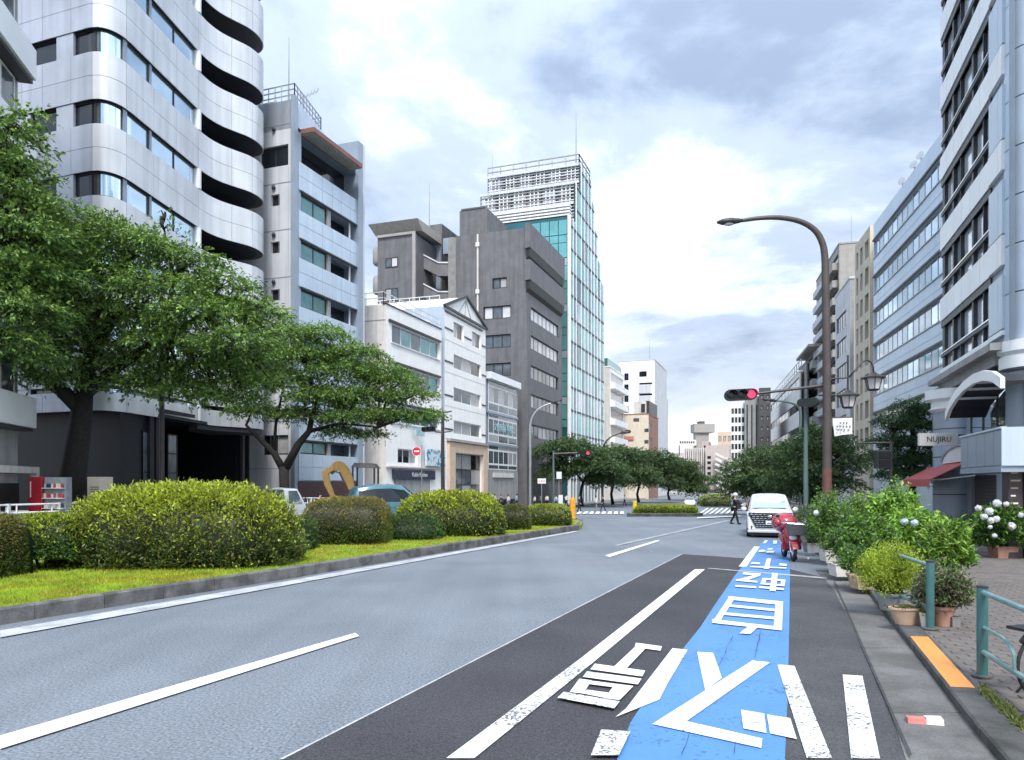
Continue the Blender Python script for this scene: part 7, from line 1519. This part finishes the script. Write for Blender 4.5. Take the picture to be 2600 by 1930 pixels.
# ---------------------------------------------------------------- people
def skin(name, vs, es, rs, m, parent, sub=1):
    me = bpy.data.meshes.new(name); me.from_pydata([tuple(v) for v in vs], es, []); o = bpy.data.objects.new(name, me); COL.objects.link(o); o.parent = parent
    md = o.modifiers.new('skin', 'SKIN'); md.use_smooth_shade = True
    for i, r in enumerate(rs):
        d = me.skin_vertices[0].data[i]; d.radius = (r if isinstance(r, tuple) else (r, r)); d.use_root = (i == 0)
    if sub: o.modifiers.new('smooth', 'SUBSURF').levels = sub; o.modifiers[-1].render_levels = sub
    me.materials.append(M[m]); return o
def person(label, x, Y, h, top, legs, ang=0.0, hat=None, stride=.12, arms=(.0, .0), dz=0.0, hairm='hair', group='people at the crossing', name='person', carry=None, lean=0.0):
    b = gp(x, Y, dz); root = thing(name, label, 'person', (0, 0, 0), group); s = h / 1.7
    J = dict(pel=(0, 0, .93), ch=(lean * .5, 0, 1.2), sh=(lean, 0, 1.4), nk=(lean * 1.1, 0, 1.47), hd=(lean * 1.2, -.02, 1.6), hl=(-.09, 0, .88), hr=(.09, 0, .88), kl=(-.1, -stride * .6, .5), kr=(.1, stride * .3, .5), al=(-.1, -stride, .08), ar=(.1, stride * 1.3, .09), tl=(-.11, -stride - .14, .04), tr=(.11, stride * 1.3 - .13, .05),
             sl=(-.17 + lean, 0, 1.38), sr=(.17 + lean, 0, 1.38), el=(-.22 + lean, -.08 - arms[0] * .2, 1.12 + arms[0] * .06), er=(.22 + lean, -.06 - arms[1] * .2, 1.12 + arms[1] * .06), wl=(-.2 + lean, -.12 - arms[0] * .42, .9 + arms[0] * .28), wr=(.2 + lean, -.1 - arms[1] * .42, .9 + arms[1] * .28))
    P = {k: Vector(v) * s for k, v in J.items()}; hl, hr = P['wl'] + Vector((0, -.07, -.06)) * s, P['wr'] + Vector((0, -.07, -.06)) * s
    vs = [P['pel'], P['ch'], P['sh'], P['nk'], P['hd'], P['hd'] + Vector((0, 0, .09)) * s, P['sl'], P['el'], P['wl'], hl, P['sr'], P['er'], P['wr'], hr, P['hl'], P['kl'], P['al'], P['hr'], P['kr'], P['ar']]
    es = [(0, 1), (1, 2), (2, 3), (3, 4), (4, 5), (2, 6), (6, 7), (7, 8), (8, 9), (2, 10), (10, 11), (11, 12), (12, 13), (0, 14), (14, 15), (15, 16), (0, 17), (17, 18), (18, 19)]
    rs = [q * s for q in (.11, .11, .1, .055, .092, .07, .05, .042, .034, .036, .05, .042, .034, .036, .07, .055, .042, .07, .055, .042)]
    body_ = skin('body', vs, es, rs, 'skin', root)
    ci = [0, 1, 2, 6, 7, 8, 10, 11, 12]; mp = {k: i for i, k in enumerate(ci)}
    skin('jacket', [vs[k] for k in ci[:5]] + [vs[7].lerp(vs[8], .8)] + [vs[10], vs[11], vs[11].lerp(vs[12], .8)], [(0, 1), (1, 2), (2, 3), (3, 4), (4, 5), (2, 6), (6, 7), (7, 8)], [q * s for q in (.135, .135, .12, .065, .056, .05, .065, .056, .05)], top, root)
    skin('trousers', [P['pel'] + Vector((0, 0, .02)), P['hl'], P['kl'], P['al'], P['hr'], P['kr'], P['ar']], [(0, 1), (1, 2), (2, 3), (0, 4), (4, 5), (5, 6)], [q * s for q in (.13, .088, .07, .062, .088, .07, .062)], legs, root)
    for a, t in (('al', 'tl'), ('ar', 'tr')):
        mb = MB(); c_ = P[a].lerp(P[t], .5); c_.z = .05 * s; mb.ball(c_, .05 * s, .14 * s, .05 * s, 8, 5); mb.build('shoe', 'black', root, smooth=True)
    mb = MB(); hc = P['hd'] + Vector((0, .02, .05)) * s
    if hat: mb.ball(hc + Vector((0, -.01, .03)) * s, .125 * s, .14 * s, .115 * s, 12, 8); mb.build('helmet', hat, root, smooth=True)
    else: mb.ball(hc + Vector((0, .012, .015)) * s, .1 * s, .11 * s, .105 * s, 12, 8); mb.build('hair', hairm, root, smooth=True)
    for sx in (-1, 1): mb = MB(); mb.ball(P['hd'] + Vector((.035 * sx, -.098, .02)) * s, .011 * s, n=6, m=4); mb.build('eye', 'black', root)
    mb = MB(); mb.ball(P['hd'] + Vector((0, -.105, -.01)) * s, .013 * s, .018 * s, .02 * s, 6, 4); mb.build('nose', 'skin', root, smooth=True)
    root.location = b; root.rotation_euler = (0, 0, ang); return root
c = G(1866, 1331)
person('officer in black with a white helmet holding a tablet beside the minivan', 1866, c.y, 1.68, 'cloth_black', 'cloth_black', math.radians(55), 'white_paint', .22, (1.0, 1.0), lean=.04)
pb = thing('tablet', 'pale clipboard held out by the helmeted officer', 'clipboard', Vector((gp(1866, c.y).x + .38, c.y - .25, 1.05))); mb = MB(); q = Vector(pb.location); mb.hexa([q + Vector(v) for v in ((-.12, -.1, 0), (.12, -.1, 0), (.12, .1, .06), (-.12, .1, .06), (-.12, -.1, .02), (.12, -.1, .02), (.12, .1, .08), (-.12, .1, .08))]); mb.build('board', 'sign_ivory', pb)
Yc = 76
person('walker in white on the far crossing', 1513, Yc, 1.6, 'cloth_white', 'cloth_grey', math.radians(80), None, .2)
person('walker in black beside the one in white on the far crossing', 1531, Yc + .8, 1.62, 'cloth_black', 'cloth_navy', math.radians(-80), None, .22)
person('person in black with a pale bag just right of the orange post', 1471, 73, 1.62, 'cloth_black', 'cloth_black', math.radians(70), None, .2)
for i, (x, Y, t, lg, lb) in enumerate(((1358, 100, 'cloth_white', 'cloth_navy', 'person in white under the small red marked sign'), (1372, 101, 'cloth_grey', 'cloth_black', 'person in grey right of the small red marked sign'), (1389, 99, 'cloth_white', 'cloth_black', 'person in a white shirt left of the green signal post'), (1412, 98, 'cloth_blue', 'cloth_navy', 'person in pale blue left of the standing signboard'), (1438, 92, 'cloth_white', 'cloth_black', 'person in white just left of the orange post'), (1206, 84, 'cloth_white', 'cloth_grey', 'person in white before the gabled block door'), (1236, 86, 'cloth_black', 'cloth_black', 'person in black right of the gabled block'), (1256, 88, 'cloth_white', 'cloth_navy', 'person in white before the small glass block'), (1272, 90, 'cloth_navy', 'cloth_black', 'person in navy before the small glass block'), (1290, 90, 'cloth_white', 'cloth_grey', 'person in white at the right end of the glass block'), (1312, 95, 'cloth_blue', 'cloth_black', 'person in light blue at the corner of the brown block'), (1586, 118, 'cloth_white', 'cloth_black', 'far person in white between the street trees'), (812, 47.5, 'cloth_white', 'cloth_navy', 'worker in white between the white truck and the excavator'))):
    person(lb, x, Y, R.uniform(1.6, 1.75), t, lg, R.uniform(0, 6.28), None, R.uniform(.05, .2), dz=.13 if Y != 47.5 else 0, group='people on the far pavement')
